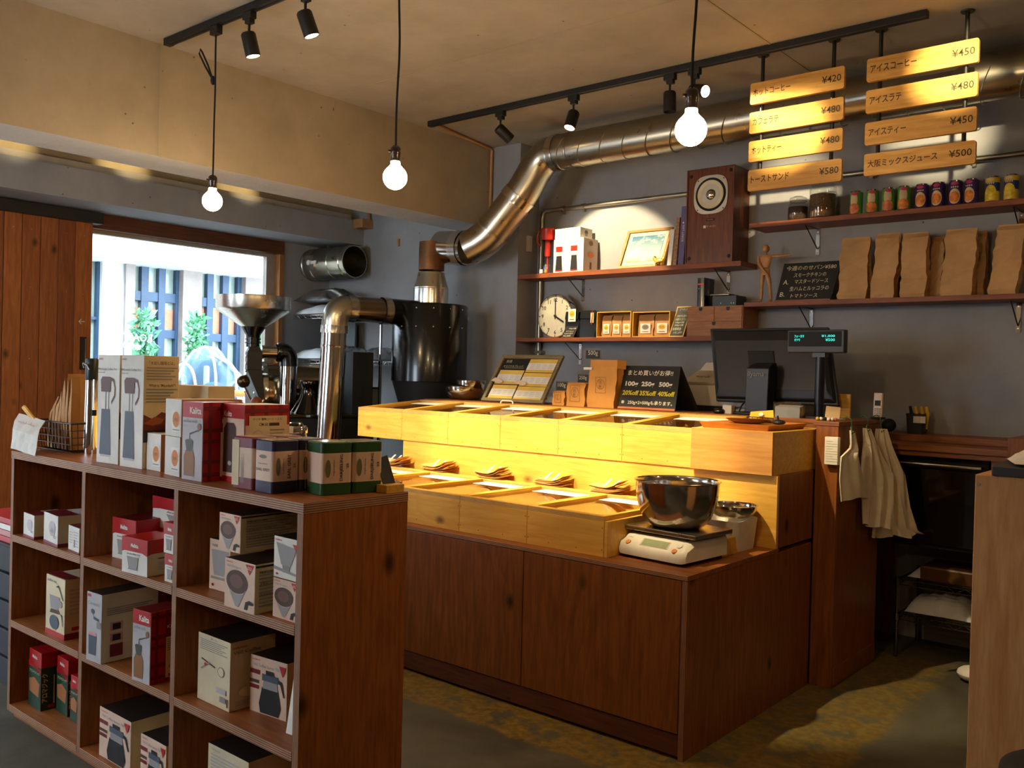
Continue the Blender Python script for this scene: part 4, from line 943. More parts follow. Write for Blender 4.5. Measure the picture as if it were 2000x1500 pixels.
def pxw(y, a, b_, py=780): return at('y', y, b_, py).x-at('y', y, a, py).x
M_obag = plain('golden_kraft', 'c98d3e', 0.7, var=0.07, nscale=5, bmp=0.15)
for nm, a, b_, bot, top_, d_, lb, sd_ in (('100', 1079, 1100, 792, 764, .05, 'smallest golden kraft coffee bag beside the tilted menu frame', 2), ('250', 1107, 1140, 797, 748, .06, 'medium golden kraft coffee bag between the small and tall bags', 5)):
    p = at('y', 4.16, (a+b_)/2, bot); w_ = pxw(4.16, a, b_)/0.86; h_ = zat(p, top_)-ZR
    t = kbag('coffee_bag', (p.x, 4.19, ZR), w_, d_, h_, .75, lb, 'coffee bag', M_obag, 'sample coffee bags on the counter', seed=sd_, crumple=.0025, rz=-.1)
    g = G(); g.slab((-w_/2, -d_*.4, h_), (w_/2, -d_*.4, h_), (w_/2, d_*.3, h_+.004), (-w_/2, d_*.3, h_+.004), .004); obj('folded_top', g, M_obag, t, local=True); stamp(t, w_, h_, d_, h_*.55, w_*.27)
p = at('y', 4.16, 1178, 800); w_ = pxw(4.16, 1147, 1207)*.94; h_ = zat(p, 703)-ZR; p.x -= .012
t = kbag('coffee_bag', (p.x, 4.20, ZR), w_, .09, h_, .4, 'tall golden kraft coffee bag with clothes peg beside the blackboard', 'coffee bag', M_obag, 'sample coffee bags on the counter', seed=9, crumple=.004, rz=-.08)
bagtop(t, w_, h_, .05, M_obag); stamp(t, w_, h_, .09, h_*.47, w_*.19)
pg = V((p.x-w_/2-.012, 4.17, ZR+h_-.05)); g = G(); g.box(pg+V((-.022, -.006, -.006)), pg+V((.035, .0, .006))); g.box(pg+V((-.026, 0.001, -.004)), pg+V((.035, .007, .008))); solo('clothes_peg', g, M_wplast, 'pale clothes peg clipped to the tall golden coffee bag', 'clothes peg')
for s_, a, b_, y0_, y1_, lb in (('100g', 1085, 1110, 745, 764, 'small black price tag standing behind the smallest coffee bag'), ('250g', 1127, 1151, 730, 749, 'small black price tag half hidden by the tall coffee bag'), ('500g', 1143, 1174, 683, 702, 'small black price tag above the tall coffee bag')):
    Y_ = 4.24; p, q = at('y', Y_, a, y1_), at('y', Y_, b_, y0_)
    t = T('price_tag', lb, 'price tag', ((p.x+q.x)/2, Y_, ZR), group='small black weight tags')
    g = G(); g.box((p.x, Y_, p.z), (q.x, Y_+.003, q.z)); obj('tag_card', g, plain('tag_grey', '6a6258', 0.6), t)
    g = G(); g.box((p.x+.006, Y_-.0008, p.z+.005), (q.x-.006, Y_, q.z-.005)); obj('tag_face', g, M_board, t)
    g = G(); g.text(s_, ((p.x+q.x)/2, Y_-.0015, (p.z+q.z)/2-.010), (1, 0, 0), (0, 0, 1), w=(q.x-p.x)*.62, center=True); obj('chalk_lettering', g, M_chalk, t)
    g = G(); g.cyl(((p.x+q.x)/2, Y_+.004, ZR), ((p.x+q.x)/2, Y_+.004, p.z+.01), .002, 6); g.box(((p.x+q.x)/2-.015, Y_-.008, ZR), ((p.x+q.x)/2+.015, Y_+.012, ZR+.003)); obj('tag_stand', g, M_matt, t)
# ---------------- A-frame blackboard
Y0, Y1_ = 4.14, 4.24
A_, B_ = at('y', Y0, 1207, 799), at('y', Y0, 1318, 806); A_.z = B_.z = ZR+.001; D_, C_ = at('y', Y1_, 1220, 715), at('y', Y1_, 1333, 716); D_.z = C_.z = (C_.z+D_.z)/2; C_.x = D_.x+(B_.x-A_.x)
ab = T('easel_blackboard', 'folding blackboard with white and yellow chalk offers on the counter', 'blackboard', tuple((A_+B_)/2))
eu = (B_-A_).normalized(); W_ = (B_-A_).length; sl = (D_-A_); ev = (sl-eu*sl.dot(eu)).normalized(); H_ = sl.dot(ev); en = eu.cross(ev); sh = sl.dot(eu)/H_
def onm(u_, v_, l_=0.0): return A_+eu*(u_*W_)+(sl)*(v_)+en*l_
g = G(); g.slab(onm(0, 0), onm(1, 0), onm(1, 1), onm(0, 1), 0.005); obj('front_board', g, M_board, ab)
off = V((0, .2, 0))
g = G(); g.slab(C_+V((0, .004, 0)), D_+V((0, .004, 0)), V((A_.x+.02, Y1_+.10, ZR+.001)), V((B_.x+.03, Y1_+.10, ZR+.001)), 0.005); obj('back_board', g, M_board, ab)
g = G(); g.slab(onm(0, -.0, .006), onm(1, -.0, .006), onm(1, .045, .006), onm(0, .045, .006), 0.006); obj('ledge', g, plain('orange_ledge', 'b4622a', 0.5), ab)
evs = sl.normalized()
g = G()
g.text('まとめ買いがお得!!', onm(.09, .78, .001), eu, evs, w=W_*.80, h=.032, bold=.01)
g.text('250g×2=500gも承ります。', onm(.16, .10, .001), eu, evs, w=W_*.78, h=.026, bold=.008); g.text('※', onm(.04, .12, .001), eu, evs, h=.02)
for s_, u_ in (('100g', .07), ('250g', .36), ('500g', .67)): g.text(s_, onm(u_, .50, .001), eu, evs, w=W_*.23, h=.036, bold=.035)
obj('white_lettering', g, plain('chalk_white', 'f0ead4', 0.7), ab)
g = G()
for s_, u_ in (('20%off', .04), ('35%off', .35), ('40%off', .67)): g.text(s_, onm(u_, .32, .001), eu, evs, w=W_*.29, h=.028, bold=.03)
obj('yellow_lettering', g, plain('chalk_yellow', 'd8c820', 0.6), ab)
# ---------------- printer, mouse, monitor, customer display
Y = 4.62; pa, pb = at('y', 4.53, 1345, 800), at('y', 4.53, 1475, 800)
pt = T('printer', 'pale grey office printer behind the easel blackboard', 'printer', (pa.x, Y, ZR))
z = lambda py: zat(pa, py)
g = G(); g.box((pa.x-.01, 4.50, ZR+.001), (pb.x, 4.74, z(792))); obj('base', g, M_wplast, pt, bev=.006)
g = G(); g.box((pa.x-.012, 4.495, z(792)+.001), (pb.x, 4.74, z(748))); obj('housing', g, M_wplast, pt, bev=.012)
g = G(); g.slab((pa.x-.02, 4.485, z(745)), (pb.x, 4.485, z(745)), (pb.x, 4.63, z(722)), (pa.x+.0, 4.63, z(722)), .02); cp = obj('control_panel', g, plain('panel_grey', 'b3aa98', 0.5), pt, bev=.004)
g = G()
for u_ in (.2, .3, .42, .5): g.box((pa.x+u_*.2, 4.53, z(738)+.008), (pa.x+u_*.2+.012, 4.542, z(738)+.0135))
obj('button', g, M_grey, cp, kind='stuff')
g = G(); g.slab((pa.x+.0, 4.62, z(728)), (pb.x, 4.62, z(728)), (pb.x, 4.70, z(706)), (pa.x+.01, 4.70, z(706)), .012); obj('feeder_lid', g, M_wplast, pt, bev=.003)
g = G(); g.box((pa.x+.06, 4.4925, ZR+.004), (pa.x+.30, 4.494, z(790))); obj('output_slot', g, M_matt, pt)
g = G(); g.ball((at('y', 4.2, 1405, 803).x, 4.2, ZR+.012), .032, 0, 16, 8, .55); solo('computer_mouse', g, M_gloss, 'glossy black mouse in front of the printer', 'mouse')
mt = T('monitor', 'black desktop monitor seen from behind on its stand', 'monitor', (at('y', 4.36, 1480, 810).x, 4.40, ZR))
Ym = 4.36; A_, B_, C_, D_ = at('y', Ym, 1396, 783), at('y', Ym, 1637, 790), at('y', Ym+.10, 1622, 636), at('y', Ym+.10, 1380, 641)
z0 = (A_.z+B_.z)/2; z1 = (C_.z+D_.z)/2; x0, x1 = A_.x, B_.x; sx0, sx1 = D_.x, C_.x
def mon(u_, v_, l_=0): 
    return V((x0+(x1-x0)*u_+((sx0+sx1)/2-(x0+x1)/2)*v_, Ym+.10*v_, z0+(z1-z0)*v_))+V((0, -1, .28)).normalized()*l_
g = G(); g.slab(mon(0, 0, -.012), mon(1, 0, -.012), mon(1, 1, -.012), mon(0, 1, -.012), .022); obj('bezel', g, M_plast, mt, bev=.006)
g = G(); g.loft([[mon(0.01, .02, -.012), mon(.99, .02, -.012), mon(.99, .98, -.012), mon(.01, .98, -.012)], [mon(.03, .05, .008), mon(.97, .05, .008), mon(.97, .93, .008), mon(.03, .93, .008)], [mon(.06, .16, .022), mon(.94, .16, .022), mon(.94, .80, .022), mon(.06, .80, .022)]], 0, False); obj('back_shell', g, M_plast, mt, bev=.008)
g = G(); g.slab(mon(.08, .82, .0155), mon(.92, .82, .0155), mon(.92, .87, .0115), mon(.08, .87, .0115), .002); obj('vent_strip', g, M_matt, mt)
g = G(); g.slab(mon(.34, .40, .028), mon(.56, .40, .028), mon(.56, .66, .028), mon(.34, .66, .028), .012); obj('mount_plate', g, M_matt, mt, bev=.004)
a_, b_ = at('y', 4.27, 1456, 815), at('y', 4.27, 1500, 815); zt1 = zat(a_, 715)
g = G(); g.loft([[(a_.x, 4.255, ZR+.012), (b_.x, 4.255, ZR+.012), (b_.x+.01, 4.32, ZR+.012), (a_.x+.01, 4.32, ZR+.012)], [(a_.x, 4.265, zt1-.01), (b_.x, 4.265, zt1-.01), (b_.x+.01, 4.335, zt1), (a_.x+.01, 4.335, zt1)], [(a_.x+.015, 4.30, zt1+.012), (b_.x, 4.30, zt1+.012), (b_.x+.005, 4.345, zt1+.02), (a_.x+.015, 4.345, zt1+.02)]], 0, False); stn = obj('stand_column', g, plain('stand_blue_black', '10151f', 0.4), mt, bev=.004)
g = G(); g.text('iiyama', (a_.x+.012, 4.2545, zt1-.058), (1, 0, 0), (0, .08, 1), w=(b_.x-a_.x)*.72); obj('lettering', g, M_grey, stn)
g = G(); g.box((a_.x-.06, 4.22, ZR+.0005), (b_.x+.09, 4.42, ZR+.012)); obj('stand_base', g, M_plast, mt, bev=.004)
g = G(); q = mon(.36, .2, .02); g.tube([q, q+V((-.005, -.03, -.05)), V((a_.x-.02, 4.26, ZR+.04)), V((a_.x-.025, 4.25, ZR+.013))], .004, 8); obj('cable', g, M_matt, mt)
cd = T('customer_display', 'pole mounted customer display with turquoise digits', 'display', (at('y', 4.22, 1602, 815).x, 4.24, ZR))
A_, C_ = at('y', 4.19, 1537, 689), at('y', 4.19, 1650, 645); z0 = at('y', 4.19, 1590, 689).z; z1 = at('y', 4.19, 1590, 644).z
g = G(); g.box((A_.x, 4.19, z0), (C_.x, 4.235, z1)); hd_ = obj('display_head', g, plain('display_case', '23242a', 0.45), cd, bev=.005)
g = G(); g.box((A_.x+.008, 4.188, z0+.03), (C_.x-.014, 4.1898, z1-.008)); obj('screen', g, plain('dark_screen', '030405', 0.5, spec=.2), hd_)
M_vfd = emit('vfd_digits', (0.02, 0.75, 0.62), 1.1)
g = G(); ww = C_.x-A_.x; hh = z1-z0
for s_, u_, v_, w_ in (('ﾌｫｰｶﾘ', .13, .66, .17), ('ｵﾂﾘ', .13, .50, .10), ('¥1,000', .61, .66, .23), ('¥500', .68, .50, .16)): g.text(s_, (A_.x+ww*u_, 4.1872, z0+hh*v_), (1, 0, 0), (0, 0, 1), w=ww*w_, h=hh*.12, bold=.01)
obj('digits', g, M_vfd, hd_)
pa_ = at('y', 4.215, 1602, 690); g = G(); g.tube([(pa_.x, 4.22, ZR), (pa_.x, 4.22, z0)], .022, 16); obj('pole', g, plain('pole_black', '0d1220', 0.3), cd)
g = G(); g.box((pa_.x-.03, 4.195, z0-.02), (pa_.x+.03, 4.245, z0+.002)); g.box((pa_.x-.05, 4.18, ZR), (pa_.x+.05, 4.27, ZR+.01)); obj('pole_fitting', g, M_plast, cd)
g = G(); q = at('y', 4.33, 1440, 815); g.box((q.x-.02, 4.20, ZR), (q.x+.03, 4.24, ZR+.045)); solo('power_adapter', g, M_wplast, 'cream power adapter block beside the monitor stand', 'adapter', bev=.003)
g = G(); q = at('y', 4.45, 1648, 790); q2 = at('y', 4.45, 1661, 770); g.box((at('y', 4.45, 1634, 790).x, 4.45, ZR), (q2.x, 4.465, q2.z)); solo('cutting_board', g, M_bint, 'small wooden board standing behind the monitor on the right', 'board', bev=.002)
# pens in a low box, white slip, cards
pn = [(1597, '#y'), (1604, '#w'), (1612, '#k'), (1619, '#w'), (1626, '#w'), (1632, '#p')]
for i, (px, k_) in enumerate(pn):
    q = at('y', 4.0+.012*(i % 3), px, 822); d_ = V((math.sin(i*1.3)*.03, .11, .012)); g = G(); z_ = ZR+.007
    g.cyl((q.x, 4.0+.012*(i % 3), z_), (q.x+d_.x*.6, 4.0+.012*(i % 3)+.10, z_), .0045, 8); g.ball((q.x, 4.0+.012*(i % 3)-.004, z_+.002), .0085, 1, 10, 6)
    mm = {'#y': plain('yellow_pen', 'd8a81c', .4), '#w': M_wplast, '#k': M_matt, '#p': plain('pink_pen', 'd06a6a', .4)}[k_]
    solo('pen', g, [M_wplast, mm], ['yellow tipped pen at the left of the pens on the register counter', 'white tipped pen next to the yellow tipped pen', 'black tipped pen in the middle of the pens', 'white tipped pen right of the black tipped pen', 'white tipped pen left of the pink tipped pen', 'pink tipped pen at the right of the pens'][i], 'pen', 'pens on the register counter corner')
a_, b_ = at('y', 4.10, 1607, 818), at('y', 4.10, 1636, 818); g = G(); g.slab((a_.x, 4.12, ZR+.001), (b_.x, 4.12, ZR+.001), (b_.x-.01, 4.16, zat(a_, 795)), (a_.x-.008, 4.16, zat(a_, 793)), .003, 0); g.slab((a_.x+.07, 4.117, ZR+.001), (b_.x+.002, 4.117, ZR+.001), (b_.x-.008, 4.157, zat(a_, 796)), (a_.x+.06, 4.157, zat(a_, 796)), .001, 1); solo('leaning_card', g, [plain('tan_card', 'c9a878', .6), M_grey], 'tan card leaning behind the pens', 'card')
a_, b_ = at('y', 3.963, 1612, 852), at('y', 3.963, 1638, 908)
sl_ = T('leaflet_box', 'white leaflet pocket hanging on the register counter end', 'leaflet holder', (a_.x, 3.95, b_.z))
g = G(); g.box((at('y', 3.94, 1611, 880).x, 3.935, b_.z), (at('y', 3.94, 1637, 880).x, 3.9645, a_.z)); obj('pocket', g, M_paper, sl_, bev=.002)
g = G()
for k_ in range(9): zz = a_.z-.02-k_*.011; g.box((at('y', 3.934, 1613, 880).x, 3.9342, zz), (at('y', 3.934, 1613, 880).x+(.055 if k_ % 3 else .03), 3.9348, zz+.0015))
obj('printed_lines', g, M_grey, sl_, kind='stuff')
# ================================================================ bookcase with the coffee gear
BX0, BX1, BY0, BY1 = -3.652, -1.862, 1.4166, 1.778
bc = T('bookcase', 'low plywood bookcase with nine open compartments facing the room', 'bookcase', ((BX0+BX1)/2, (BY0+BY1)/2, 0))
ZT, Z1, Z2, Z3 = 1.010, 0.695, 0.372, 0.052
SH = 0.0255
def plank(name, x0, x1, z, th, m, y0=BY0): 
    g = G(); g.box((x0, y0, z-th), (x1, BY1, z), 0, {'-y': 1, '+x': 1, '-x': 1}); return obj(name, g, m, bc, bev=0.0008)
plank('top_board', BX0, BX1, ZT, 0.028, [M_shelfx, M_pz])
D1, D2 = -3.060, -2.470; TH = 0.024
ups = [(BX0+.001, BX0+TH), (D1-TH/2, D1+TH/2), (D2-TH/2, D2+TH/2), (BX1-TH-.002, BX1-.001)]
for i, (a, b_) in enumerate(ups):
    g = G(); g.box((a, BY0+.001, 0.026 if i else 0.026), (b_, BY1, ZT-0.0285), 0, {'-y': 1}); obj('side_panel' if i in (0, 3) else 'divider', g, [M_shelf, M_px], bc, bev=0.0008)
for i in range(3):
    for z in (Z1, Z2, Z3): plank('shelf_board', ups[i][1]+.0005, ups[i+1][0]-.0005, z, SH, [M_shelfx, M_pz])
g = G(); g.box((BX0+.002, BY1-0.006, 0.03), (BX1-.003, BY1, ZT-0.029)); obj('back_panel', g, M_shelf, bc)
g = G(); g.box((BX0+.02, BY0+.02, 0.0), (BX1-.004, BY1-.01, 0.0255)); obj('plinth', g, M_basex, bc)
# ---------------- printed cartons
def carton(name, label, cat, FL, FR, top, z, dep, prints=(), body=M_white, group=None, rel=True, maxw=None, topm=None, dy=0.0, world=None, h=None, sidem=None, bev=0.0012):
    a, b_ = at('z', z, *FL), at('z', z, *FR)
    w = (b_-a).length; rz = math.atan2(b_.y-a.y, b_.x-a.x)
    if maxw: w = maxw
    if h is None: h = zat(b_, top)-z
    t = T(name, label, cat, (a.x, a.y+dy, z+.0006), rz, group)
    fill(t, w, dep, h, prints, body, topm, sidem, bev); return t, w, dep, h
def fill(t, w, d, h, prints, body, topm=None, sidem=None, bev=0.0012):
    mats = [body, topm or body, sidem or body]
    g = G(); g.box((0, 0, 0), (w, d, h), 0, {'+z': 1, '+x': 2, '-x': 2}); obj('carton', g, mats, t, local=True, bev=bev)
    P = {}; k = 0
    def fr(face):
        return {'f': (V((0, 0, 0)), V((w, 0, 0)), V((0, 0, h)), V((0, -1, 0))), 'r': (V((w, 0, 0)), V((0, d, 0)), V((0, 0, h)), V((1, 0, 0))),
                't': (V((0, 0, h)), V((w, 0, 0)), V((0, d, 0)), V((0, 0, 1))), 'l': (V((0, d, 0)), V((0, -d, 0)), V((0, 0, h)), V((-1, 0, 0)))}[face]
    art, txt = G(), G(); am, tm = [], []
    def mi(lst, m):
        if m not in lst: lst.append(m)
        return lst.index(m)
    for p in prints:
        o, U, Vv, nn = fr(p[1]); k += 1; off = nn*(0.0007+0.00022*k)
        if p[0] == 'R': _, _, u0, v0, u1, v1, m = p; art.quad([o+U*u0+Vv*v0+off, o+U*u1+Vv*v0+off, o+U*u1+Vv*v1+off, o+U*u0+Vv*v1+off], mi(am, m))
        elif p[0] == 'E': _, _, cu, cv, ru, rv, m = p; art.disc(o+U*cu+Vv*cv+off, U*ru, Vv*rv, mi(am, m), 22)
        elif p[0] == 'P': _, _, pts, m = p; art.quad([o+U*u_+Vv*v_+off for u_, v_ in pts], mi(am, m))
        elif p[0] == 'L':          # lines of small print
            _, _, u0, v0, u1, v1, nl, m = p
            for j in range(nl):
                v_ = v1-(v1-v0)*(j+.5)/nl; e = (v1-v0)/nl*.22; uu = u1-(u1-u0)*(0.28*((j*7) % 5)/5)
                art.quad([o+U*u0+Vv*(v_-e)+off, o+U*uu+Vv*(v_-e)+off, o+U*uu+Vv*(v_+e)+off, o+U*u0+Vv*(v_+e)+off], mi(am, m))
        elif p[0] == 'T':
            _, _, s_, u_, v_, wd, ht, m = p[:8]; bold = p[8] if len(p) > 8 else 0.0; rot = len(p) > 9 and p[9]
            x, y = U.normalized(), Vv.normalized()
            if rot: txt.text(s_, o+U*u_+Vv*v_+off, y, -x, w=wd*h, h=ht*U.length, m=mi(tm, m), bold=bold)
            else: txt.text(s_, o+U*u_+Vv*v_+off, x, y, w=wd*U.length, h=(ht*Vv.length if ht else None), m=mi(tm, m), bold=bold)
    if art.f: obj('printed_artwork', art, am, t, local=True)
    if txt.f: obj('lettering', txt, tm, t, local=True)
M_ivory = plain('ivory_print', 'd8c39a', 0.6); M_cream = plain('cream_carton', 'd4c3a0', 0.6)
M_dk = plain('dark_carton_top', '241a14', 0.45); M_coffee = plain('coffee_brown_print', '4a2c1c', 0.5); M_bluegrey = plain('slate_print', '46505c', 0.5)
M_lil = plain('lilac_grey_print', '96908f', 0.5); M_orange = plain('orange_print', 'd07a34', 0.6); M_mwood = plain('mill_wood_print', '8a5a2c', 0.5); M_mgreen = plain('mill_iron_print', '45483c', 0.5)
M_shade = plain('soft_grey_print', 'b4aeb0', 0.5); M_pink = plain('pink_print', 'c98a86', 0.5); M_tart = plain('tartan_dark_red', '7c0f14', 0.45); M_dgreen = plain('dark_green_print', '0f3a26', 0.5); M_navyp = plain('navy_print', '1e1c40', 0.4)
M_greenp = plain('green_tin_print', '1f4a22', 0.4); M_plum = plain('plum_print', '7a2a3a', 0.4); M_peach = plain('pale_peach_print', 'd9b8a0', 0.55)
def pot_art(f, m1, m2, cu=.40):
    return [('R', f, cu-.22, .06, cu+.22, .12, M_shade), ('P', f, [(cu-.26, .08), (cu+.26, .08), (cu+.19, .50), (cu-.19, .50)], m2), ('R', f, cu-.02, .50, cu+.01, .68, M_grey), ('R', f, cu+.12, .50, cu+.14, .68, M_grey),
            ('P', f, [(cu-.21, .66), (cu+.21, .66), (cu+.23, .77), (cu+.16, .80), (cu-.16, .80), (cu-.24, .77)], m1),
            ('P', f, [(cu+.18, .80), (cu+.36, .78), (cu+.44, .70), (cu+.42, .62), (cu+.26, .55), (cu+.26, .575), (cu+.39, .63), (cu+.405, .70), (cu+.34, .755), (cu+.18, .775)], m1)]
hario = lambda f: [('T', f, 'HARIO', .04, .955, .22, .018, M_red, .02), ('T', f, 'Mizudashi Coffee Pot', .04, .86, .86, .022, M_grey, .01), ('R', f, .04, .835, .35, .84, M_grey)]
wprint = lambda: [('T', 'r', '「水出し珈琲とは」', .13, .92, .72, .032, M_coffee, .01), ('L', 'r', .06, .78, .94, .905, 5, M_grey), ('T', 'r', 'What is "Mizudashi"?', .13, .725, .76, .026, M_coffee, .015), ('L', 'r', .06, .58, .94, .715, 5, M_grey),
                  ('P', 'r', [(0, .24), (.62, .24), (1, .24), (1, .58), (.75, .48), (.5, .50), (.25, .44), (.0, .48)], plain('bean_photo_print', '6a2c14', 0.5)), ('R', 'r', 0, .235, 1, .34, plain('bean_photo_dark', '260f0a', 0.5)), ('P', 'r', [(.0, .40), (.3, .46), (.55, .44), (.7, .50), (.5, .40), (.25, .38)], plain('bean_photo_light', '9a4a26', .5))]
carton('product_box', 'tall cold brew pot box, left one of the pair by the window', 'box', (188, 902), (230, 908.5), 694, ZT, 0.11, pot_art('f', plain('pot_brown', '5a2c22', .5), M_bluegrey)+hario('f')+wprint(), group='boxes on top of the bookcase', sidem=M_cream)
carton('product_box', 'tall cold brew pot box with printed tan side, right of the pair', 'box', (233.5, 910), (277, 917), 694.5, ZT, 0.125, pot_art('f', plain('pot_brown', '5a2c22', .5), M_bluegrey)+hario('f')+wprint(), group='boxes on top of the bookcase', sidem=M_ivory)
p_ = at('z', ZT, 352, 905); 
t = T('product_box', 'low tan box printed with a brown pot, behind the small white boxes', 'box', (-2.985, 1.655, ZT+.0006), 0, 'boxes on top of the bookcase')
q0 = V((0, 0, 0)); yy_ = 1.655; xa = at('y', yy_, 340, 800).x; xb = at('y', yy_, 406, 800).x; t.location.x = xa; MW[t.name] = Matrix.Translation(V((xa, yy_, ZT+.0006)))
fill(t, xb-xa, .10, zat((xb, yy_), 755)-ZT, [('P', 'f', [(.55, .55), (.80, .55), (.82, .85), (.53, .85)], M_coffee), ('P', 'f', [(.82, .82), (.93, .78), (.93, .6), (.90, .6), (.89, .74), (.82, .77)], M_coffee)], M_ivory)
oval = [('R', 'f', .44, .13, .96, .73, M_paper), ('E', 'f', .70, .46, .22, .21, M_orange), ('T', 'f', '焙煎', .58, .40, .24, .10, M_mwood, .02), ('L', 'f', .50, .15, .92, .21, 1, M_grey)]
carton('drip_bag_box', 'small white box with orange oval, lower left of three', 'box', (285, 916.5), (313, 922), 849, ZT, 0.06, oval, group='small white boxes with orange ovals', sidem=M_card)
b5, w5, d5, h5 = carton('drip_bag_box', 'small white box with orange oval, under the upper one', 'box', (321, 926), (350, 932.5), 855, ZT, 0.20, oval, group='small white boxes with orange ovals', sidem=M_card, topm=M_card)
t = T('drip_bag_box', 'white box with orange oval and tan top, topmost of three', 'box', V(b5.location)+V((-.004, .002, h5+.0008)), b5.rotation_euler.z, 'small white boxes with orange ovals')
fill(t, w5+.006, .20, zat(at('z', ZT, 350, 932.5), 780)-ZT-h5-.002, oval, M_white, M_card, M_card)
def tartan(f): 
    o = [('R', f, 0, 0, 1, 1, M_red)]
    for u_ in (.12, .42, .75): o.append(('R', f, u_, 0, u_+.09, 1, M_tart))
    for v_ in (.06, .22, .48, .62, .9): o.append(('R', f, 0, v_, 1, v_+.05, M_tart))
    return o
mill = [('R', 'f', 0, 0, 1, .80, M_shade), ('R', 'f', 0, .80, 1, 1, M_red), ('T', 'f', 'Kalita', .36, .85, .56, .085, M_paper, .02), ('T', 'f', 'coffee mill', .06, .735, .66, .045, M_grey, .01), ('T', 'f', 'KH-3', .06, .68, .2, .025, M_grey),
        ('P', 'f', [(.12, .05), (.62, .05), (.64, .30), (.55, .38), (.20, .38), (.10, .30)], M_mwood), ('P', 'f', [(.24, .37), (.50, .37), (.56, .50), (.50, .52), (.24, .52), (.16, .50)], M_mgreen), ('P', 'f', [(.36, .52), (.40, .52), (.40, .58), (.82, .645), (.82, .62), (.86, .66), (.38, .60)], M_mgreen), ('E', 'f', .85, .69, .09, .045, M_mwood)]
def millside(): return tartan('r')+[('T', 'r', 'KH-3', .45, .74, .34, .05, M_paper, .01), ('R', 'r', .42, .05, 1, .62, M_ivory), ('L', 'r', .46, .42, .95, .60, 6, M_grey), ('E', 'r', .56, .20, .05, .025, M_grey), ('R', 'r', .50, .06, .75, .10, M_red)]
carton('mill_box', 'red tartan hand mill box with wooden mill picture, on the bookcase top', 'box', (355, 935), (394, 941.5), 787, ZT, 0.135, mill+millside(), group='red tartan boxes', topm=plain('red_gloss_print', 'b8161c', 0.18))
cm = [('R', 'f', 0, .16, 1, .66, M_paper), ('R', 'f', 0, 0, 1, .82, M_peach), ('R', 'f', 0, .82, 1, 1, M_red), ('R', 'f', 0, 0, 1, .07, M_red), ('T', 'f', 'Kalita', .12, .84, .34, .07, M_paper, .02), ('P', 'f', [(.10, .12), (.68, .12), (.66, .70), (.56, .76), (.24, .76), (.12, .68)], M_coffee), ('E', 'f', .40, .24, .08, .03, M_shade)]
cms = tartan('r')+[('R', 'r', 0, 0, 1, .74, M_peach), ('R', 'r', .08, .20, .94, .86, M_ivory), ('T', 'r', 'カリタ 電動コーヒーミル', .16, .80, .66, .035, M_coffee, .01), ('T', 'r', 'CM-50', .30, .73, .20, .04, M_coffee, .01), ('R', 'r', .53, .73, .76, .77, M_coffee), ('L', 'r', .55, .42, .88, .70, 6, M_grey), ('E', 'r', .28, .55, .14, .13, M_shade), ('E', 'r', .28, .55, .13, .12, M_ivory), ('P', 'r', [(.44, .60), (.46, .55), (.43, .48), (.445, .55)], M_red)]
carton('mill_box', 'red and cream electric mill box beside the tea tins', 'box', (431, 938), (475, 946), 791.5, ZT, 0.15, cm+cms, group='red tartan boxes')
# ---------------- tea tins, rounded corners, two deep in film
def tin(FL, FR, top, dep, mband, prints, label, first=True, world=None):
    a, b_ = at('z', ZT, *FL), at('z', ZT, *FR); w = (b_-a).length; rz = math.atan2(b_.y-a.y, b_.x-a.x); h = zat(b_, top)-ZT
    o = None
    for k in range(2):
        loc = V((a.x, a.y, ZT+.0006))+V((-math.sin(rz), math.cos(rz), 0))*(dep+.0015)*k
        t = T('tea_tin', label[k], 'tea tin', loc, rz, 'rectangular tea tins on the bookcase')
        r_ = .012
        g = G(); zz = [(0, .0015), (.001, 0), (h*.22, 0), (h*.221, .0003), (h*.79, .0003), (h*.791, 0), (h-.004, 0), (h-.001, .003), (h, .008)]
        rings = [R4(i_, w-i_, i_, dep-i_, r_, z_) for z_, i_ in zz]
        for i in range(len(rings)-1): g.loft(rings[i:i+2], 1 if 3 <= i < 4 else 0, True, False)
        g.quad(list(R4(.008, w-.008, .008, dep-.008, r_*.6, h)), 2); g.quad(list(reversed(rings[0])), 0)
        obj('tin', g, [mband, M_peach, plain('film_glint', 'c8b49c', 0.12)], t, local=True)
        tx_ = G(); f0 = V((0, -.0006, 0)); r0 = V((w+.0006, 0, 0))
        for (face, s_, u_, v_, hh, ww) in prints:
            if face == 'r': tx_.text(s_, r0+V((0, dep*u_, h*v_)), (0, 0, 1), (0, -1, 0), w=h*ww, h=dep*hh, bold=.01)
            elif face == 'e': tx_.disc(r0+V((0, dep*u_, h*v_)), V((0, dep*hh, 0)), V((0, 0, h*ww)), 1)
            elif face == 'f': tx_.text(s_, f0+V((w*u_, 0, h*v_)), (1, 0, 0), (0, 0, 1), w=w*ww, h=h*hh, bold=.01)
            elif face == 'o': tx_.disc(f0+V((w*u_, 0, h*v_)), V((w*ww, 0, 0)), V((0, 0, h*hh)), 1)
            elif face == 's': tx_.quad([f0+V((w*u_, -.0004, h*.06)), f0+V((w*hh, -.0004, h*.06)), f0+V((w*hh, -.0004, h*.93)), f0+V((w*u_, -.0004, h*.93))], 2)
            elif face == 'm': 
                for q in range(6): tx_.quad([f0+V((w*(u_+.03*q), -.0009, h*.12)), f0+V((w*(u_+.03*q+.012), -.0009, h*.12)), f0+V((w*(u_+.03*q+.012), -.0009, h*(.55+.06*(q % 3)))), f0+V((w*(u_+.03*q), -.0009, h*(.55+.06*(q % 3))))], 3)
        obj('lettering', tx_, [M_ink, plain('oval_olive', '6a6648', .5), M_ivory, M_grey], t, local=True)
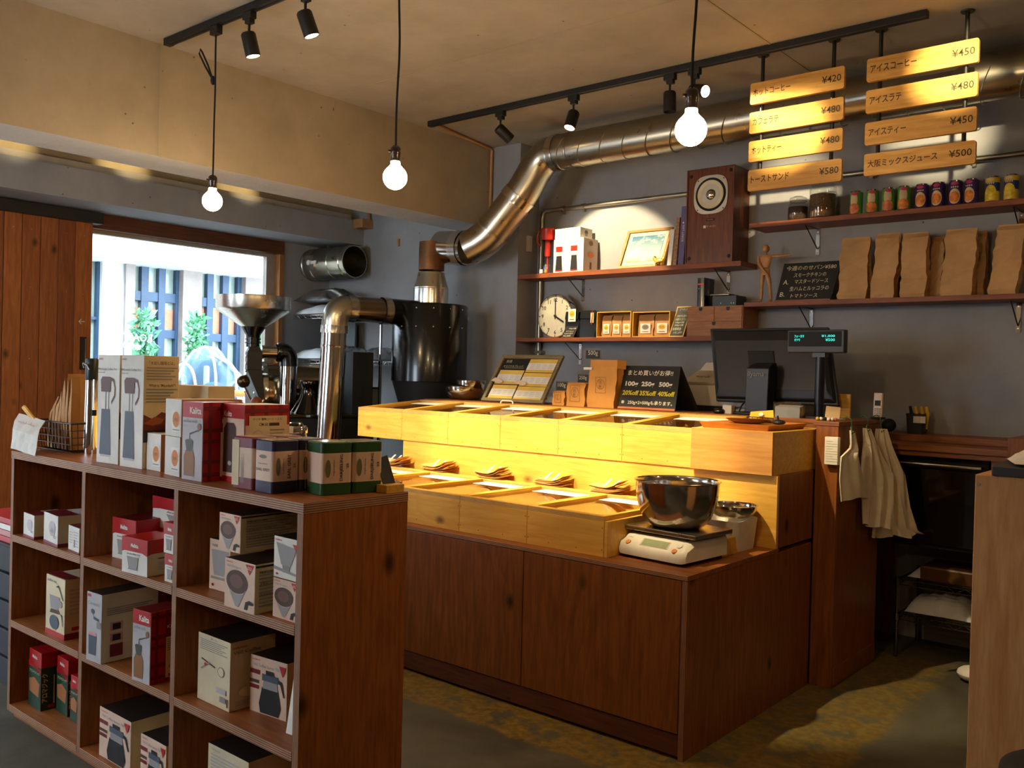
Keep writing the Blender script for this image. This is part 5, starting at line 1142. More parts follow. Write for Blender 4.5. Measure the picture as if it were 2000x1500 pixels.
side = [('e', '', .20, .50, .085, .17), ('r', 'Original Selection', .42, .36, .05, .30), ('r', 'EARL GREY', .66, .27, .12, .46), ('r', '25', .84, .46, .08, .09)]
tin((452.5, 952), (493, 958.5), 855, .085, M_plum, [('s', '', .34, .90, 0, 0), ('m', '', .42, 0, 0, 0)], ('plum tea tin with white strip label beside the electric mill box', 'plum tea tin behind the front plum tin'))
tin((495, 959), (531.5, 965.5), 861, .088, M_navyp, side+[('f', 'EARL GREY', .14, .41, .05, .70), ('o', '', .48, .68, .035, .20), ('f', 'Original Selection', .22, .53, .03, .5)], ('navy tea tin in front, between the plum and green tins', 'navy tea tin behind the front navy tin'))
side2 = [('e', '', .20, .50, .085, .17), ('r', 'Original Selection', .42, .36, .05, .30), ('r', 'DARJEELING', .70, .26, .12, .50), ('r', '25', .86, .50, .07, .09)]
tin((596, 961), (627, 969), 864.5, .094, M_greenp, side2+[('s', '', .02, .86, 0, 0), ('m', '', .16, 0, 0, 0)], ('front green tea tin at the right end of the bookcase top', 'rear green tea tin at the right end of the bookcase top'))
# black card in a wood block at the end
a_ = at('z', ZT, 737, 950); bs = T('card_stand', 'black card in a small wood block behind the green tins', 'sign', (-1.905, 1.73, ZT))
g = G(); g.box((-1.932, 1.70, ZT+.0006), (-1.866, 1.765, ZT+.022)); obj('wood_block', g, M_bint, bs)
g = G(); g.add([(-1.90, 1.715, ZT+.0225), (-1.90, 1.76, ZT+.0225), (-1.925, 1.75, ZT+.10), (-1.925, 1.708, ZT+.09), (-1.897, 1.715, ZT+.0225), (-1.897, 1.76, ZT+.0225), (-1.922, 1.75, ZT+.10), (-1.922, 1.708, ZT+.09)], [(0, 1, 2, 3), (7, 6, 5, 4), (0, 4, 5, 1), (1, 5, 6, 2), (2, 6, 7, 3), (3, 7, 4, 0)]); obj('black_card', g, M_board, bs)
# glass jar with clip lid at the back edge
yy_ = 1.725; q = at('y', yy_, 577, 846); jz = zat(q, 826)-ZT
jr = T('clip_jar', 'clear glass jar with chrome lid and black knob behind the tea tins', 'jar', (q.x, yy_, ZT))
g = G(); g.lathe([(.001, .001), (.034, .001), (.037, .006), (.037, jz*.72), (.032, jz*.82), (.034, jz*.86)], (q.x, yy_, ZT), 26); obj('glass', g, M_clear, jr)
g = G(); g.lathe([(.0365, jz*.82), (.037, jz*.84), (.037, jz*.92), (.033, jz*.95), (.001, jz*.96)], (q.x, yy_, ZT), 26); obj('lid', g, M_chrome, jr)
g = G(); g.lathe([(.022, jz*.955), (.024, jz*.98), (.018, jz*1.01), (.001, jz*1.015)], (q.x, yy_, ZT), 22); obj('knob', g, M_gloss, jr)
# ---------------- chrome hand grinder
q = at('z', ZT, 176, 888); Y = q.y+.025; q = at('y', Y, 176, 888); gt = zat(q, 700)-ZT
hg = T('hand_grinder', 'slim chrome hand grinder with black cap beside the wire basket', 'grinder', (q.x, Y, ZT))
z_ = lambda f: ZT+gt*f
g = G(); g.lathe([(.001, .0006), (.026, .0006), (.027, gt*.03), (.024, gt*.3), (.0215, gt*.77)], (q.x, Y, ZT), 28); obj('tube', g, M_chrome, hg)
g = G(); g.lathe([(.0225, gt*.77), (.0235, gt*.78), (.0235, gt*.98), (.020, gt), (.001, gt)], (q.x, Y, ZT), 28); obj('cap', g, plain('dark_green_cap', '151f1d', .4), hg)
g = G(); g.tube([(q.x-.02, Y-.02, z_(.90)), (q.x-.008, Y-.030, z_(.95)), (q.x+.014, Y-.024, z_(.93)), (q.x+.02, Y-.018, z_(.88))], .003, 6); obj('clip', g, M_chrome, hg)
g = G(); g.tube([(q.x+.030, Y-.004, ZT+.001), (q.x+.030, Y-.004, z_(.78))], .0045, 8); g.box((q.x+.024, Y-.012, z_(.40)), (q.x+.037, Y+.004, z_(.46)), 1); obj('crank', g, [M_chrome, M_matt], hg)
# ---------------- wire basket of paper bags
c0 = at('z', ZT, 77, 877); c1 = at('z', ZT, 148, 888); 
wb = T('wire_basket', 'black wire basket of kraft bags on the left end of the bookcase', 'basket', ((c0.x+c1.x)/2, c0.y+.09, ZT))
x0, x1, y0, y1 = c0.x-.075, c1.x-.030, c0.y+.004, c0.y+.19; hb_ = zat(c1, 829)-ZT
M_wire = plain('black_wire', '0c0c0e', .35)
g = G()
def rect(i, z, r): g.tube([(x0+i, y0+i, z), (x1-i, y0+i, z), (x1-i, y1-i, z), (x0+i, y1-i, z), (x0+i, y0+i, z)], r, 6)
obj_g = g; rect(0, ZT+hb_, .0032); obj('rim', g, M_wire, wb)
g = G()
for f in (.03, .28, .52, .76): rect(.012*(1-f), ZT+hb_*f, .0015)
n_ = 13
for i in range(n_+1):
    x = x0+(x1-x0)*i/n_; xi = x0+.012+(x1-x0-.024)*i/n_
    for y, yi in ((y0, y0+.012), (y1, y1-.012)): g.tube([(x, y, ZT+hb_), (xi, yi, ZT+.004)], .0014, 5)
    g.tube([(xi, y0+.012, ZT+.003), (xi, y1-.012, ZT+.003)], .0014, 5)
for i in range(9):
    y = y0+(y1-y0)*i/8; yi = y0+.012+(y1-y0-.024)*i/8
    for x, xi in ((x0, x0+.012), (x1, x1-.012)): g.tube([(x, y, ZT+hb_), (xi, yi, ZT+.004)], .0014, 5)
obj('wire_mesh', g, M_wire, wb, kind='stuff')
for i in range(7):          # bags standing in the basket
    x = x0+.055+.031*i; hi = [.17, .20, .20, .22, .275, .29, .28][i]; rr = random.Random(40+i)
    t = T('paper_bag', ['thin kraft bag at the left of the wire basket', 'thin kraft bag second from the left in the wire basket', 'thin kraft bag third from the left in the wire basket', 'kraft bag in the middle of the wire basket', 'kraft bag third from the right in the wire basket', 'tall kraft bag second from the right in the wire basket', 'tall kraft bag at the right of the wire basket'][i], 'paper bag', (x, y0+.10, ZT+.006), .0, 'kraft bags standing in the wire basket')
    le = .035-.004*i
    g = G(); rings = []
    for k, (z, wd, th) in enumerate(((0, .13, .012), (hi*.5, .135, .0145), (hi*.8, .13, .012), (hi, .10 if i < 3 else .13, .004))):
        rings.append([V((th*sx+le*z/hi*.6, wd/2*sy*(1 if sx > 0 else .96)+rr.uniform(-.002, .002), z)) for sx, sy in ((-1, -1), (0, -1.04), (1, -1), (1, 0), (1, 1), (0, 1.04), (-1, 1), (-1, 0))])
    g.loft(rings); obj('bag', g, M_kraft, t, local=True, flat=True)
pw = T('paper_bag', 'white paper bag clipped outside the wire basket by a clothes peg', 'paper bag', (x0, y0, ZT+.03))
a, b_, c, d = at('y', y0-.012, 38, 807), at('y', y0-.012, 89, 822), at('y', BY0-.010, 69, 891), at('y', BY0-.010, 22, 875)
mid1, mid2 = a.lerp(d, .5)+V((0, -.012, .006)), b_.lerp(c, .5)+V((0, -.012, .006))
g = G(); k = 6
rows = []
for (p, q) in ((a, b_), (a.lerp(mid1, .5)+V((0, -.004, 0)), b_.lerp(mid2, .5)+V((0, -.004, 0))), (mid1, mid2), (mid1.lerp(d, .5), mid2.lerp(c, .5)), (d, c)):
    rows.append([p.lerp(q, j/k)+V((0, .0022*math.sin(j*2.1+p.z*60), 0)) for j in range(k+1)])
for r_ in range(4):
    for j in range(k): g.slab(rows[r_+1][j], rows[r_+1][j+1], rows[r_][j+1], rows[r_][j], .0022)
obj('bag', g, M_paper, pw)
g = G(); e1 = rows[1]; g.text('roasted coffee', e1[1]+V((0, -.003, -.006)), (e1[5]-e1[1]), (0, 0.1, 1), w=(e1[5]-e1[1]).length*.9); obj('lettering', g, plain('pink_ink', 'b0707a', .6), pw)
q = at('y', y0-.014, 63, 818); g = G(); d_ = (at('y', y0-.014, 47, 798)-q); 
g.obox(q+d_*.4, d_*.75, V((d_.z, 0, -d_.x)).normalized()*.004, V((0, .004, 0))); g.obox(q+d_*.45+V((.012, 0, .004)), d_*.72, V((d_.z, 0, -d_.x)).normalized()*.004, V((0, .004, 0))); solo('clothes_peg', g, M_bint, 'wooden clothes peg holding the white bag on the wire basket', 'clothes peg')
# ---------------- upper row of compartments
tea = [('R', 'f', 0, 0, 1, .10, M_plum), ('R', 'r', 0, 0, 1, .12, M_dred), ('E', 'f', .62, .55, .22, .25, M_shade), ('R', 't', 0, 0, 1, .42, M_dred), ('L', 'f', .72, .25, .95, .35, 2, M_grey), ('E', 'r', .35, .38, .10, .08, M_pink)]
gT = 'white boxes with red bases in the upper left compartment'
dp = lambda z, px, py: at('z', z, px, py).y
carton('tea_box', 'small white box with red base at the far left of its compartment', 'box', (45.5, 1046), (66, 1055), 1008, Z1, .12, tea, group=gT, sidem=M_cream)
carton('tea_box', 'larger white box with red base next to the leftmost one', 'box', (85, 1058), (112, 1070.5), 1009.5, Z1, .17, tea+[('P', 'f', [(.5, .45), (.62, .6), (.8, .5), (.7, .4)], M_lil)], group=gT, sidem=M_cream)
carton('tea_box', 'low white box with small print, half hidden by a divider', 'box', (133, 1074), (154, 1083), 1033, Z1, .13, [('L', 'f', .1, .3, .45, .8, 5, M_shade), ('L', 'f', .5, .2, .95, .85, 6, M_shade), ('R', 'f', .55, .2, .68, .5, M_grey), ('R', 't', 0, 0, 1, .5, M_dred), ('R', 'f', 0, 0, 1, .06, M_plum)], group=gT)
xb_ = -3.19; t = T('tea_box', 'white box with red lid at the back, behind the larger one', 'box', (xb_, 1.60, Z1+.0006), 0, gT); fill(t, .112, .14, .115, tea, M_white, None, M_cream)
arch = lambda f: [('R', f, 0, .62, 1, 1, M_red), ('P', f, [(0, .58), (.25, .665), (.5, .68), (.75, .64), (1, .56), (1, .66), (0, .66)], M_red)]
melf = arch('f')+arch('r')+[('T', 'f', 'Melitta', .36, .74, .30, .11, M_paper, .03), ('T', 'f', 'Aroma Filter 1×2', .22, .53, .52, .05, M_coffee, .02), ('P', 'f', [(.30, .15), (.62, .15), (.66, .48), (.22, .48)], M_lil), ('P', 'f', [(.26, .12), (.66, .12), (.64, .16), (.30, .16)], M_grey), ('R', 'r', .3, .46, .8, .49, M_coffee), ('L', 'r', .3, .15, .7, .4, 4, M_shade)]
gM = 'red and white dripper boxes in the upper middle compartment'; M_redgl = plain('red_lid_print', 'd0281f', 0.3)
carton('dripper_box', 'red and white dripper box at the front of the upper middle compartment', 'box', (237.5, 1116), (287, 1128.5), 1057, Z1, .12, melf, group=gM, topm=M_redgl, sidem=M_cream)
carton('dripper_box', 'red and white dripper box at the rear left of its compartment', 'box', (219, 1088), (264, 1099), 1018, Z1, .15, melf, group=gM, topm=M_dred, sidem=M_cream)
X_ = at('z', Z1, 321, 1135); t1 = T('dripper_box', 'lower of two stacked dripper boxes at the divider', 'box', (X_.x, X_.y, Z1+.0006), 0, gM); hL = zat(X_, 1081)-Z1; fill(t1, min(.115, ups[2][0]-.004-X_.x), .10, hL, melf, M_white, M_redgl, M_cream)
t = T('dripper_box', 'upper of two stacked dripper boxes at the divider', 'box', (X_.x-.012, X_.y+.002, Z1+hL+.0018), 0, gM); fill(t, min(.115, ups[2][0]-.004-X_.x), .10, zat(X_, 1021)-Z1-hL, melf, M_white, M_redgl, M_cream)
xg_ = at('y', 1.585, 297, 1000).x; t2 = T('dripper_box', 'pink topped dripper box behind the stacked pair', 'box', (xg_, 1.585, Z1+.0006), 0, gM); fill(t2, ups[2][0]-.006-xg_, .125, .105, melf, M_white, M_pink, M_cream)
t = T('dripper_box', 'topmost dripper box at the rear right of the upper middle compartment', 'box', (xg_, 1.587, Z1+.107), 0, gM); fill(t, ups[2][0]-.006-xg_, .12, zat((xg_, 1.587), 967)-Z1-.107, melf, M_white, M_dred, M_cream)
cone = lambda f, sc=1: [('R', f, 0, .0, 1, 1, M_peach), ('T', f, 'HARIO', .05, .92, .22, .035, M_red, .02), ('T', f, 'V60 Dripper', .06, .82, .5, .06, M_lil, .02), ('E', f, .42, .56, .36, .24, M_coffee), ('E', f, .40, .57, .22, .14, plain('coffee_light_print', '6e4630', .5)), ('P', f, [(.12, .44), (.22, .34), (.42, .30), (.62, .34), (.72, .44), (.48, .06), (.38, .06)], M_lil), ('P', f, [(.70, .97), (.96, .97), (.83, .76)], M_red), ('T', f, '02', .765, .86, .14, .07, M_peach, .02), ('P', f, [(.68, .05), (.78, .05), (.80, .16), (.96, .17), (.98, .22), (.84, .25), (.72, .20)], M_ink)]
cside = [('R', 'r', 0, .93, 1, .97, M_ink), ('L', 'r', .08, .12, .9, .88, 11, M_grey), ('T', 'r', '円すい形', .1, .80, .34, .05, M_coffee, .02), ('T', 'r', '大きな一つ穴', .1, .58, .4, .045, M_coffee, .02), ('T', 'r', 'スパイラルリブ', .1, .36, .5, .05, M_coffee, .02)]
gV = 'white and black cone dripper boxes'
kb, kw, kd, kh = carton('cone_dripper_box', 'cone dripper box at the front, below the overhanging one', 'box', (438.5, 1182), (497, 1201.5), 1104, Z1, .125, cone('f')+cside, group=gV, topm=M_dk, sidem=M_ivory)
lb_, lw_, ld_, lh_ = carton('cone_dripper_box', 'glass dripper box at the left of the upper right compartment', 'box', (408, 1149), (440, 1158), 1058, Z1, .12, [('T', 'f', 'V60', .1, .85, .3, .06, M_lil), ('P', 'f', [(.25, .3), (.75, .3), (.95, .80), (.10, .80)], M_lil), ('R', 'f', .1, .22, .95, .27, M_grey), ('E', 'f', .2, .1, .05, .03, M_red)], body=M_peach, group=gV, topm=M_dk, maxw=.10)
zz_ = Z1+max(kh, lh_)+.0015
a_ = V((kb.location.x-.038, kb.location.y+.004, zz_)); t = T('cone_dripper_box', 'cone dripper box on top of the stack, overhanging to the left', 'box', a_, 0.0, gV)
fill(t, at('y', a_.y, 470, 1050).x-a_.x, .19, zat((at('y', a_.y, 470, 1050).x, a_.y), 1008)-zz_, cone('f')+cside, M_white, M_dk, M_ivory)
X_ = at('z', Z1, 533, 1203); wN = min(.115, ups[3][0]-.004-X_.x); tn = T('cone_dripper_box', 'cone dripper box at the far right, under the glass dripper box', 'box', (X_.x, X_.y, Z1+.0006), 0, gV); hN = zat(X_, 1127)-Z1; fill(tn, wN, .12, hN, cone('f'), M_white, M_dk, M_ivory)
glas = [('T', 'f', 'HARIO', .06, .90, .25, .04, M_red, .02), ('T', 'f', 'V60 Dripper', .16, .74, .68, .08, M_lil, .02), ('P', 'f', [(.30, .34), (.66, .34), (.86, .78), (.10, .86)], M_lil), ('P', 'f', [(.38, .16), (.60, .16), (.62, .34), (.34, .34)], M_grey), ('P', 'f', [(.02, .2), (.95, .12), (.95, .18), (.02, .28)], M_lil), ('P', 'f', [(.72, .88), (.98, .88), (.92, .62)], M_red), ('E', 'f', .16, .10, .05, .025, M_red)]
t = T('cone_dripper_box', 'glass dripper box with lilac picture at the far right, stacked on another', 'box', (X_.x-.003, X_.y+.001, Z1+hN+.0018), 0, gV); fill(t, wN+.002, .12, zat(X_, 1047)-Z1-hN, glas, M_white, M_dk, M_ivory)
# ---------------- middle row
cs = [('R', 'f', 0, 0, 1, .09, M_red), ('R', 'r', 0, 0, 1, .10, M_tart), ('T', 'f', 'coffee set', .08, .90, .5, .05, M_grey, .02), ('P', 'f', [(.28, .46), (.68, .46), (.76, .68), (.22, .68)], M_lil), ('E', 'f', .78, .57, .10, .06, M_lil), ('P', 'f', [(.24, .38), (.78, .40), (.70, .46), (.30, .45)], M_coffee), ('E', 'f', .48, .24, .24, .12, M_bluegrey), ('P', 'f', [(.55, .84), (.70, .88), (.95, .66), (.93, .64), (.70, .84)], M_ink), ('P', 'f', [(.80, .42), (.9, .40), (.96, .22), (.93, .22), (.87, .37)], M_ink), ('L', 'r', .1, .4, .8, .85, 7, M_shade), ('R', 'r', .15, .14, .35, .2, M_red), ('R', 't', 0, 0, 1, .3, M_dred)]
carton('coffee_set_box', 'cream coffee set box with red base in the middle left compartment', 'box', (88.5, 1234.5), (125, 1251.5), 1134, Z2, .16, cs, body=M_cream)
gr = [('R', 'f', 0, 0, 1, 1, M_shade), ('R', 'f', .03, .93, .28, .97, M_red), ('T', 'f', 'Ceramic', .06, .82, .8, .05, M_grey, .02), ('E', 'f', .42, .73, .13, .035, M_bluegrey), ('P', 'f', [(.40, .70), (.46, .70), (.48, .62), (.86, .60), (.86, .64), (.5, .66)], M_bluegrey), ('P', 'f', [(.18, .10), (.66, .10), (.70, .38), (.16, .40)], M_bluegrey), ('R', 'f', .18, .38, .68, .42, M_pink), ('R', 'f', .70, .50, .98, .60, M_grey), ('L', 'r', .08, .68, .9, .80, 4, M_grey), ('R', 'r', .14, .46, .36, .58, M_pink), ('R', 'r', .18, .47, .32, .56, M_ink), ('R', 'r', .14, .30, .36, .42, M_pink), ('R', 'r', .18, .31, .32, .40, M_ink), ('R', 'r', .14, .08, .36, .26, M_dred)]
carton('grinder_box', 'grey and cream ceramic grinder box with dog eared lid', 'box', (168.5, 1287), (197, 1298.5), 1163, Z2, .20, gr, group='boxes in the centre compartment', sidem=M_cream, topm=M_dk)
t = T('plain_carton', 'small plain brown carton behind the red hand mill box', 'box', (-2.79, 1.585, Z2+.0006), 0, 'boxes in the centre compartment'); fill(t, .10, .12, .125, [('E', 'f', .7, .6, .12, .1, M_coffee)], M_card)
q = at('z', Z2, 258, 1326.5); carton('mill_box', 'red tartan hand mill box in the centre compartment of the bookcase', 'box', (258, 1326.5), (292, 1339), 1198, Z2, .12, mill+millside(), group='red tartan boxes', topm=M_dred)
vb = [('L', 'f', .08, .76, .92, .93, 6, M_grey), ('T', 'f', '使い方', .4, .945, .2, .025, M_coffee), ('P', 'f', [(.12, .62), (.55, .55), (.56, .57), (.14, .64)], M_coffee), ('P', 'f', [(.10, .48), (.38, .62), (.40, .60), (.14, .47)], M_grey), ('E', 'f', .74, .53, .10, .075, M_grey), ('E', 'f', .74, .53, .08, .06, M_cream), ('E', 'f', .26, .56, .04, .025, M_red), ('R', 'f', .72, .10, .90, .18, M_grey), ('R', 'f', .62, .22, .9, .30, M_shade), ('R', 'f', .94, .06, .97, .18, M_ink), ('T', 'r', 'HARIO', .05, .90, .3, .03, M_red, .02), ('T', 'r', 'V60 Coffee', .05, .82, .6, .05, M_grey, .02), ('E', 'r', .45, .25, .3, .09, M_shade), ('E', 'r', .45, .25, .27, .08, M_ivory), ('L', 'r', .1, .06, .7, .14, 3, M_shade)]
carton('server_box', 'cream glass server box turned to its instructions side', 'box', (385, 1363), (447.5, 1392.5), 1257, Z2, .15, vb, body=M_cream, topm=M_dk, sidem=M_ivory, group='glass server boxes')
def server(): return [('R', 'f', 0, 0, 1, 1, M_peach), ('T', 'f', 'HARIO', .05, .92, .22, .03, M_red, .02), ('T', 'f', 'V60 Coffee Server 700', .08, .82, .72, .055, M_lil, .015), ('R', 'f', 0, .68, .28, .76, M_dred), ('R', 'f', 0, .52, .26, .58, M_coffee), ('R', 'f', 0, .42, .26, .49, M_dred), ('P', 'f', [(.30, .02), (.80, .02), (.86, .18), (.78, .48), (.34, .48), (.26, .18)], M_ink), ('P', 'f', [(.36, .46), (.77, .46), (.74, .62), (.38, .62)], M_lil), ('R', 'f', .34, .60, .78, .72, M_bluegrey), ('R', 'f', .44, .71, .66, .79, M_ink), ('P', 'f', [(.78, .68), (.88, .66), (.96, .40), (.93, .40), (.84, .60), (.78, .62)], M_ink), ('P', 'f', [(.80, .93), (.98, .93), (.90, .74)], M_red)]
carton('server_box', 'glass server box with dark coffee pot picture, middle right compartment', 'box', (488, 1386), (553, 1408), 1296, Z2, .16, server(), maxw=.150, group='glass server boxes', topm=M_dk, sidem=M_ivory)
q = at('z', Z2, 557, 1433); g = G(); g.slab((q.x, q.y+.002, Z2+.001), (q.x+.024, q.y+.004, Z2+.001), (q.x+.026, q.y+.03, Z2+.165), (q.x-.004, q.y+.028, Z2+.150), .002); lf = solo('leaflet', g, M_paper, 'narrow white leaflet leaning against the right side of the bookcase', 'leaflet')
# ---------------- bottom row
mg = [('R', 'f', 0, 0, 1, .74, M_dgreen), ('R', 'r', 0, 0, 1, .74, M_dgreen), ('P', 'f', [(0, .70), (0, .80), (.5, .79), (.9, .70), (1, .62), (1, .7)], M_red), ('T', 'f', 'Melitta', .30, .86, .4, .06, M_paper, .02), ('T', 'f', 'アロマジック', .1, .60, .8, .05, M_ivory, .02), ('P', 'f', [(.12, .26), (.84, .22), (.92, .46), (.50, .54), (.08, .48)], plain('filter_tan_print', 'a5683c', .5)), ('T', 'r', 'アロマジック', .30, .14, .5, .28, M_ivory, .02, True), ('R', 'r', .3, .04, .6, .09, M_red), ('R', 'r', .55, .1, .6, .6, M_ivory)]
gF = 'green and red filter packs in the lower left compartment'
carton('filter_pack', 'green and red filter pack at the left of its compartment', 'box', (55.5, 1374.5), (79, 1390), 1277.5, Z3, .08, mg, body=M_red, group=gF)
carton('filter_pack', 'green and red filter pack in the middle of three', 'box', (110, 1387), (131.5, 1401), 1292, Z3, .08, mg, body=M_red, group=gF)
carton('filter_pack', 'green and red filter pack nearest the divider', 'box', (137, 1405.5), (152, 1414), 1325, Z3, .07, mg, body=M_red, group=gF)
a_ = V(at('y', BY0+.02, 196, 1378)); b_ = at('y', BY0+.02, 256.5, 1412)
t = T('server_box', 'tall glass server box with steel pot picture in the lower middle compartment', 'box', (a_.x, a_.y, Z3+.0006), 0, 'glass server boxes'); fill(t, b_.x-a_.x, .16, (a_.z+b_.z)/2-Z3, server(), M_white, M_dk, M_ivory)
a_ = at('y', BY0+.012, 275, 1431); t = T('server_box', 'shorter glass server box beside the tall one at the divider', 'box', (a_.x+.004, a_.y, Z3+.0006), 0, 'glass server boxes'); fill(t, min(.15, ups[2][0]-.004-a_.x-.004), .15, a_.z-Z3, server(), M_white, M_dk, M_ivory)
a_ = at('y', BY0+.025, 407, 1450); t = T('server_box', 'cream server box at the bottom right of the bookcase, mostly cut off', 'box', (a_.x, a_.y, Z3+.0006), 0, 'glass server boxes'); fill(t, .20, .15, a_.z-Z3, [('L', 'f', .08, .5, .9, .9, 9, M_shade), ('T', 'f', 'V60', .1, .93, .2, .03, M_grey)], M_cream, M_dk, M_ivory)
# ---------------- dark slatted bench at the far left with red packs
bn = T('slatted_crate', 'dark slatted crate between the bookcase and the plank door', 'crate', (-4.6, 1.75, 0))
zt_ = at('y', 1.55, 10, 1062).z
for i in range(5):
    g = G(); z0 = zt_*i/5; g.box((-5.0, 1.55, z0+.004), (-3.80, 1.57, z0+zt_/5-.008)); obj('slat', g, plain('blue_black_board', '23262e', .6), bn, bev=.002)
g = G(); g.box((-4.99, 1.571, 0), (-3.81, 2.0, zt_-.012)); obj('box', g, plain('blue_black_board', '23262e', .6), bn)
g = G(); g.box((-5.0, 1.55, zt_-.0115), (-3.80, 2.0, zt_)); obj('top', g, plain('blue_black_board', '23262e', .6), bn)
for i in range(4):
    g = G(); z0 = zt_+.0006+.026*i; g.box((-4.35, 1.56, z0), (-3.83-.01*i, 1.85, z0+.025), 0, {'-y': 1}); 
    solo('red_pack', g, [M_red, [M_red, M_pink, M_paper, M_red][i]], ['flat red pack at the bottom of the stack left of the bookcase', 'flat red pack second from the bottom left of the bookcase', 'flat white edged pack third from the bottom left of the bookcase', 'flat red pack on top of the stack left of the bookcase'][i], 'pack', 'stack of flat red packs', bev=.003)
# ================================================================ wall shelves
def wall_shelf(name, label, x0, x1, zt_, th, brx, y0=YL):
    t = T(name, label, 'shelf', ((x0+x1)/2, (y0+YB)/2, zt_-th))
    g = G(); g.box((x0, y0, zt_-th), (x1, YB-.001, zt_)); obj('board', g, M_wshelf, t, bev=.0015)
    for x in brx:
        b_ = G(); b_.box((x-.011, YB-.006, zt_-th-.15), (x+.011, YB-.001, zt_-th)); br = obj('bracket', b_, M_chrome, t)
        g = G(); g.tube([(x, YB-.01, zt_-th-.004), (x, y0+.03, zt_-th-.004), (x, YB-.012, zt_-th-.115)], .0035, 6); obj('brace', g, M_black, br)
        g = G(); 
        for z in (.02, .13): g.cyl((x, YB-.008, zt_-th-z), (x, YB-.005, zt_-th-z), .004, 8)
        obj('screw', g, M_pipe, br, kind='stuff')
    return t
zU = at('y', YL, 1230, 523).z; zL = at('y', YL, 1200, 658.5).z; zUR = at('y', YL, 1730, 412).z; zLR = at('y', YL, 1730, 581.5).z
xr_ = at('y', YL, 1470, 510).x
bxs = lambda *p: [at('y', YB, q, 600).x for q in p]
wall_shelf('wall_shelf', 'upper left wooden wall shelf carrying the speaker', -4.066, -2.383, zU, .03, bxs(1139, 1422))
wall_shelf('wall_shelf', 'lower left wooden wall shelf carrying the clock and gift boxes', -4.066, -2.34, zL, .026, bxs(1137))
wall_shelf('wall_shelf', 'upper right wooden wall shelf carrying the juice cans', at('y', YL, 1463, 440).x, -.30, zUR, .026, bxs(1594, 1990))
wall_shelf('wall_shelf', 'lower right wooden wall shelf carrying the brown sacks', at('y', YL, 1453, 595).x, -.30, zLR, .026, bxs(1586, 1990))
def X(y, px, py=550): return at('y', y, px, py).x
def Z(y, px, py): return at('y', y, px, py).z
# ---------------- speaker
Y = 4.893; x0, x1 = X(Y, 1341, 420), X(Y, 1433, 420); ztp = Z(Y, 1385, 328)
sp_ = T('loudspeaker', 'walnut loudspeaker with one round silver driver', 'speaker', ((x0+x1)/2, Y+.10, zU))
g = G(); g.box((x0, Y, zU+.0008), (x1, YB-.004, ztp)); obj('cabinet', g, wood('walnut_veneer', '7e4420', '4f2611', 'z', 1.1, 0, .35, .5), sp_, bev=.002)
g = G(); e = .007
for a, b_ in (((x0, Y-.006, zU+.001), (x0+e, Y-.0002, ztp)), ((x1-e, Y-.006, zU+.001), (x1, Y-.0002, ztp)), ((x0+e, Y-.006, ztp-e), (x1-e, Y-.0002, ztp)), ((x0+e, Y-.006, zU+.001), (x1-e, Y-.0002, zU+.001+e))): g.box(a, b_)
obj('front_frame', g, wood('walnut_veneer', '7e4420', '4f2611', 'z', 1.1, 0, .35, .5), sp_)
dc = at('y', Y, 1389, 380); rr_ = (x1-x0)*.33
g = G(); rg2 = [V((dc.x+1.08*rr_*math.copysign(abs(math.cos(a))**.62, math.cos(a)), Y-.001, dc.z+1.12*rr_*math.copysign(abs(math.sin(a))**.62, math.sin(a)))) for a in (2*PI*j/40 for j in range(40))]
g.loft([[p+V((0, -.006, 0)) for p in rg2], rg2], 0, True); obj('driver_frame', g, plain('silver_frame', 'c9c3b2', .35, .6), sp_)
g = G(); g.lathe([(rr_*.97, .0072), (rr_*.93, .012), (rr_*.86, .011), (rr_*.82, .0075)], (dc.x, Y, dc.z), 40, axis=(0, -1, 0)); obj('surround', g, M_matt, sp_)
g = G(); g.lathe([(rr_*.83, .0085), (rr_*.34, .0005), (.001, .0005)], (dc.x, Y-.002, dc.z), 40, axis=(0, -1, 0)); obj('cone', g, plain('cream_cone', 'd8cba2', .5), sp_)
g = G(); g.lathe([(rr_*.34, .0008), (rr_*.28, .010), (rr_*.14, .017), (.001, .019)], (dc.x, Y-.002, dc.z), 24, axis=(0, -1, 0)); obj('dust_cap', g, M_steel, sp_)
for px, pz in ((.08, .93), (.92, .95), (.08, .06), (.92, .06)):
    g = G(); c = V((x0+(x1-x0)*px, Y, zU+(ztp-zU)*pz)); g.lathe([(.001, .004), (.009, .004), (.011, 0)], c, 14, axis=(0, -1, 0)); obj('grille_socket', g, M_matt, sp_)
g = G()
for sx in (-1, 1):
    for sz in (-1, 1): g.cyl((dc.x+sx*rr_*.82, Y-.004, dc.z+sz*rr_*.86), (dc.x+sx*rr_*.82, Y-.0085, dc.z+sz*rr_*.86), .004, 8)
obj('driver_screw', g, M_ink, sp_, kind='stuff')
g = G(); pz = zU+(ztp-zU)*.44; g.box((dc.x-.028, Y-.0025, pz), (dc.x+.028, Y, pz+.016), 0); g.text('FOSTEX', (dc.x-.02, Y-.003, pz+.004), (1, 0, 0), (0, 0, 1), w=.04, m=1); g.box((dc.x-.045, Y-.002, pz-.04), (dc.x-.030, Y, pz-.024), 2); g.text('ザ・ロースト', (dc.x-.025, Y-.002, pz-.037), (1, 0, 0), (0, 0, 1), w=.06, h=.010, m=2); obj('name_plate', g, [M_ink, M_orange, M_white], sp_)
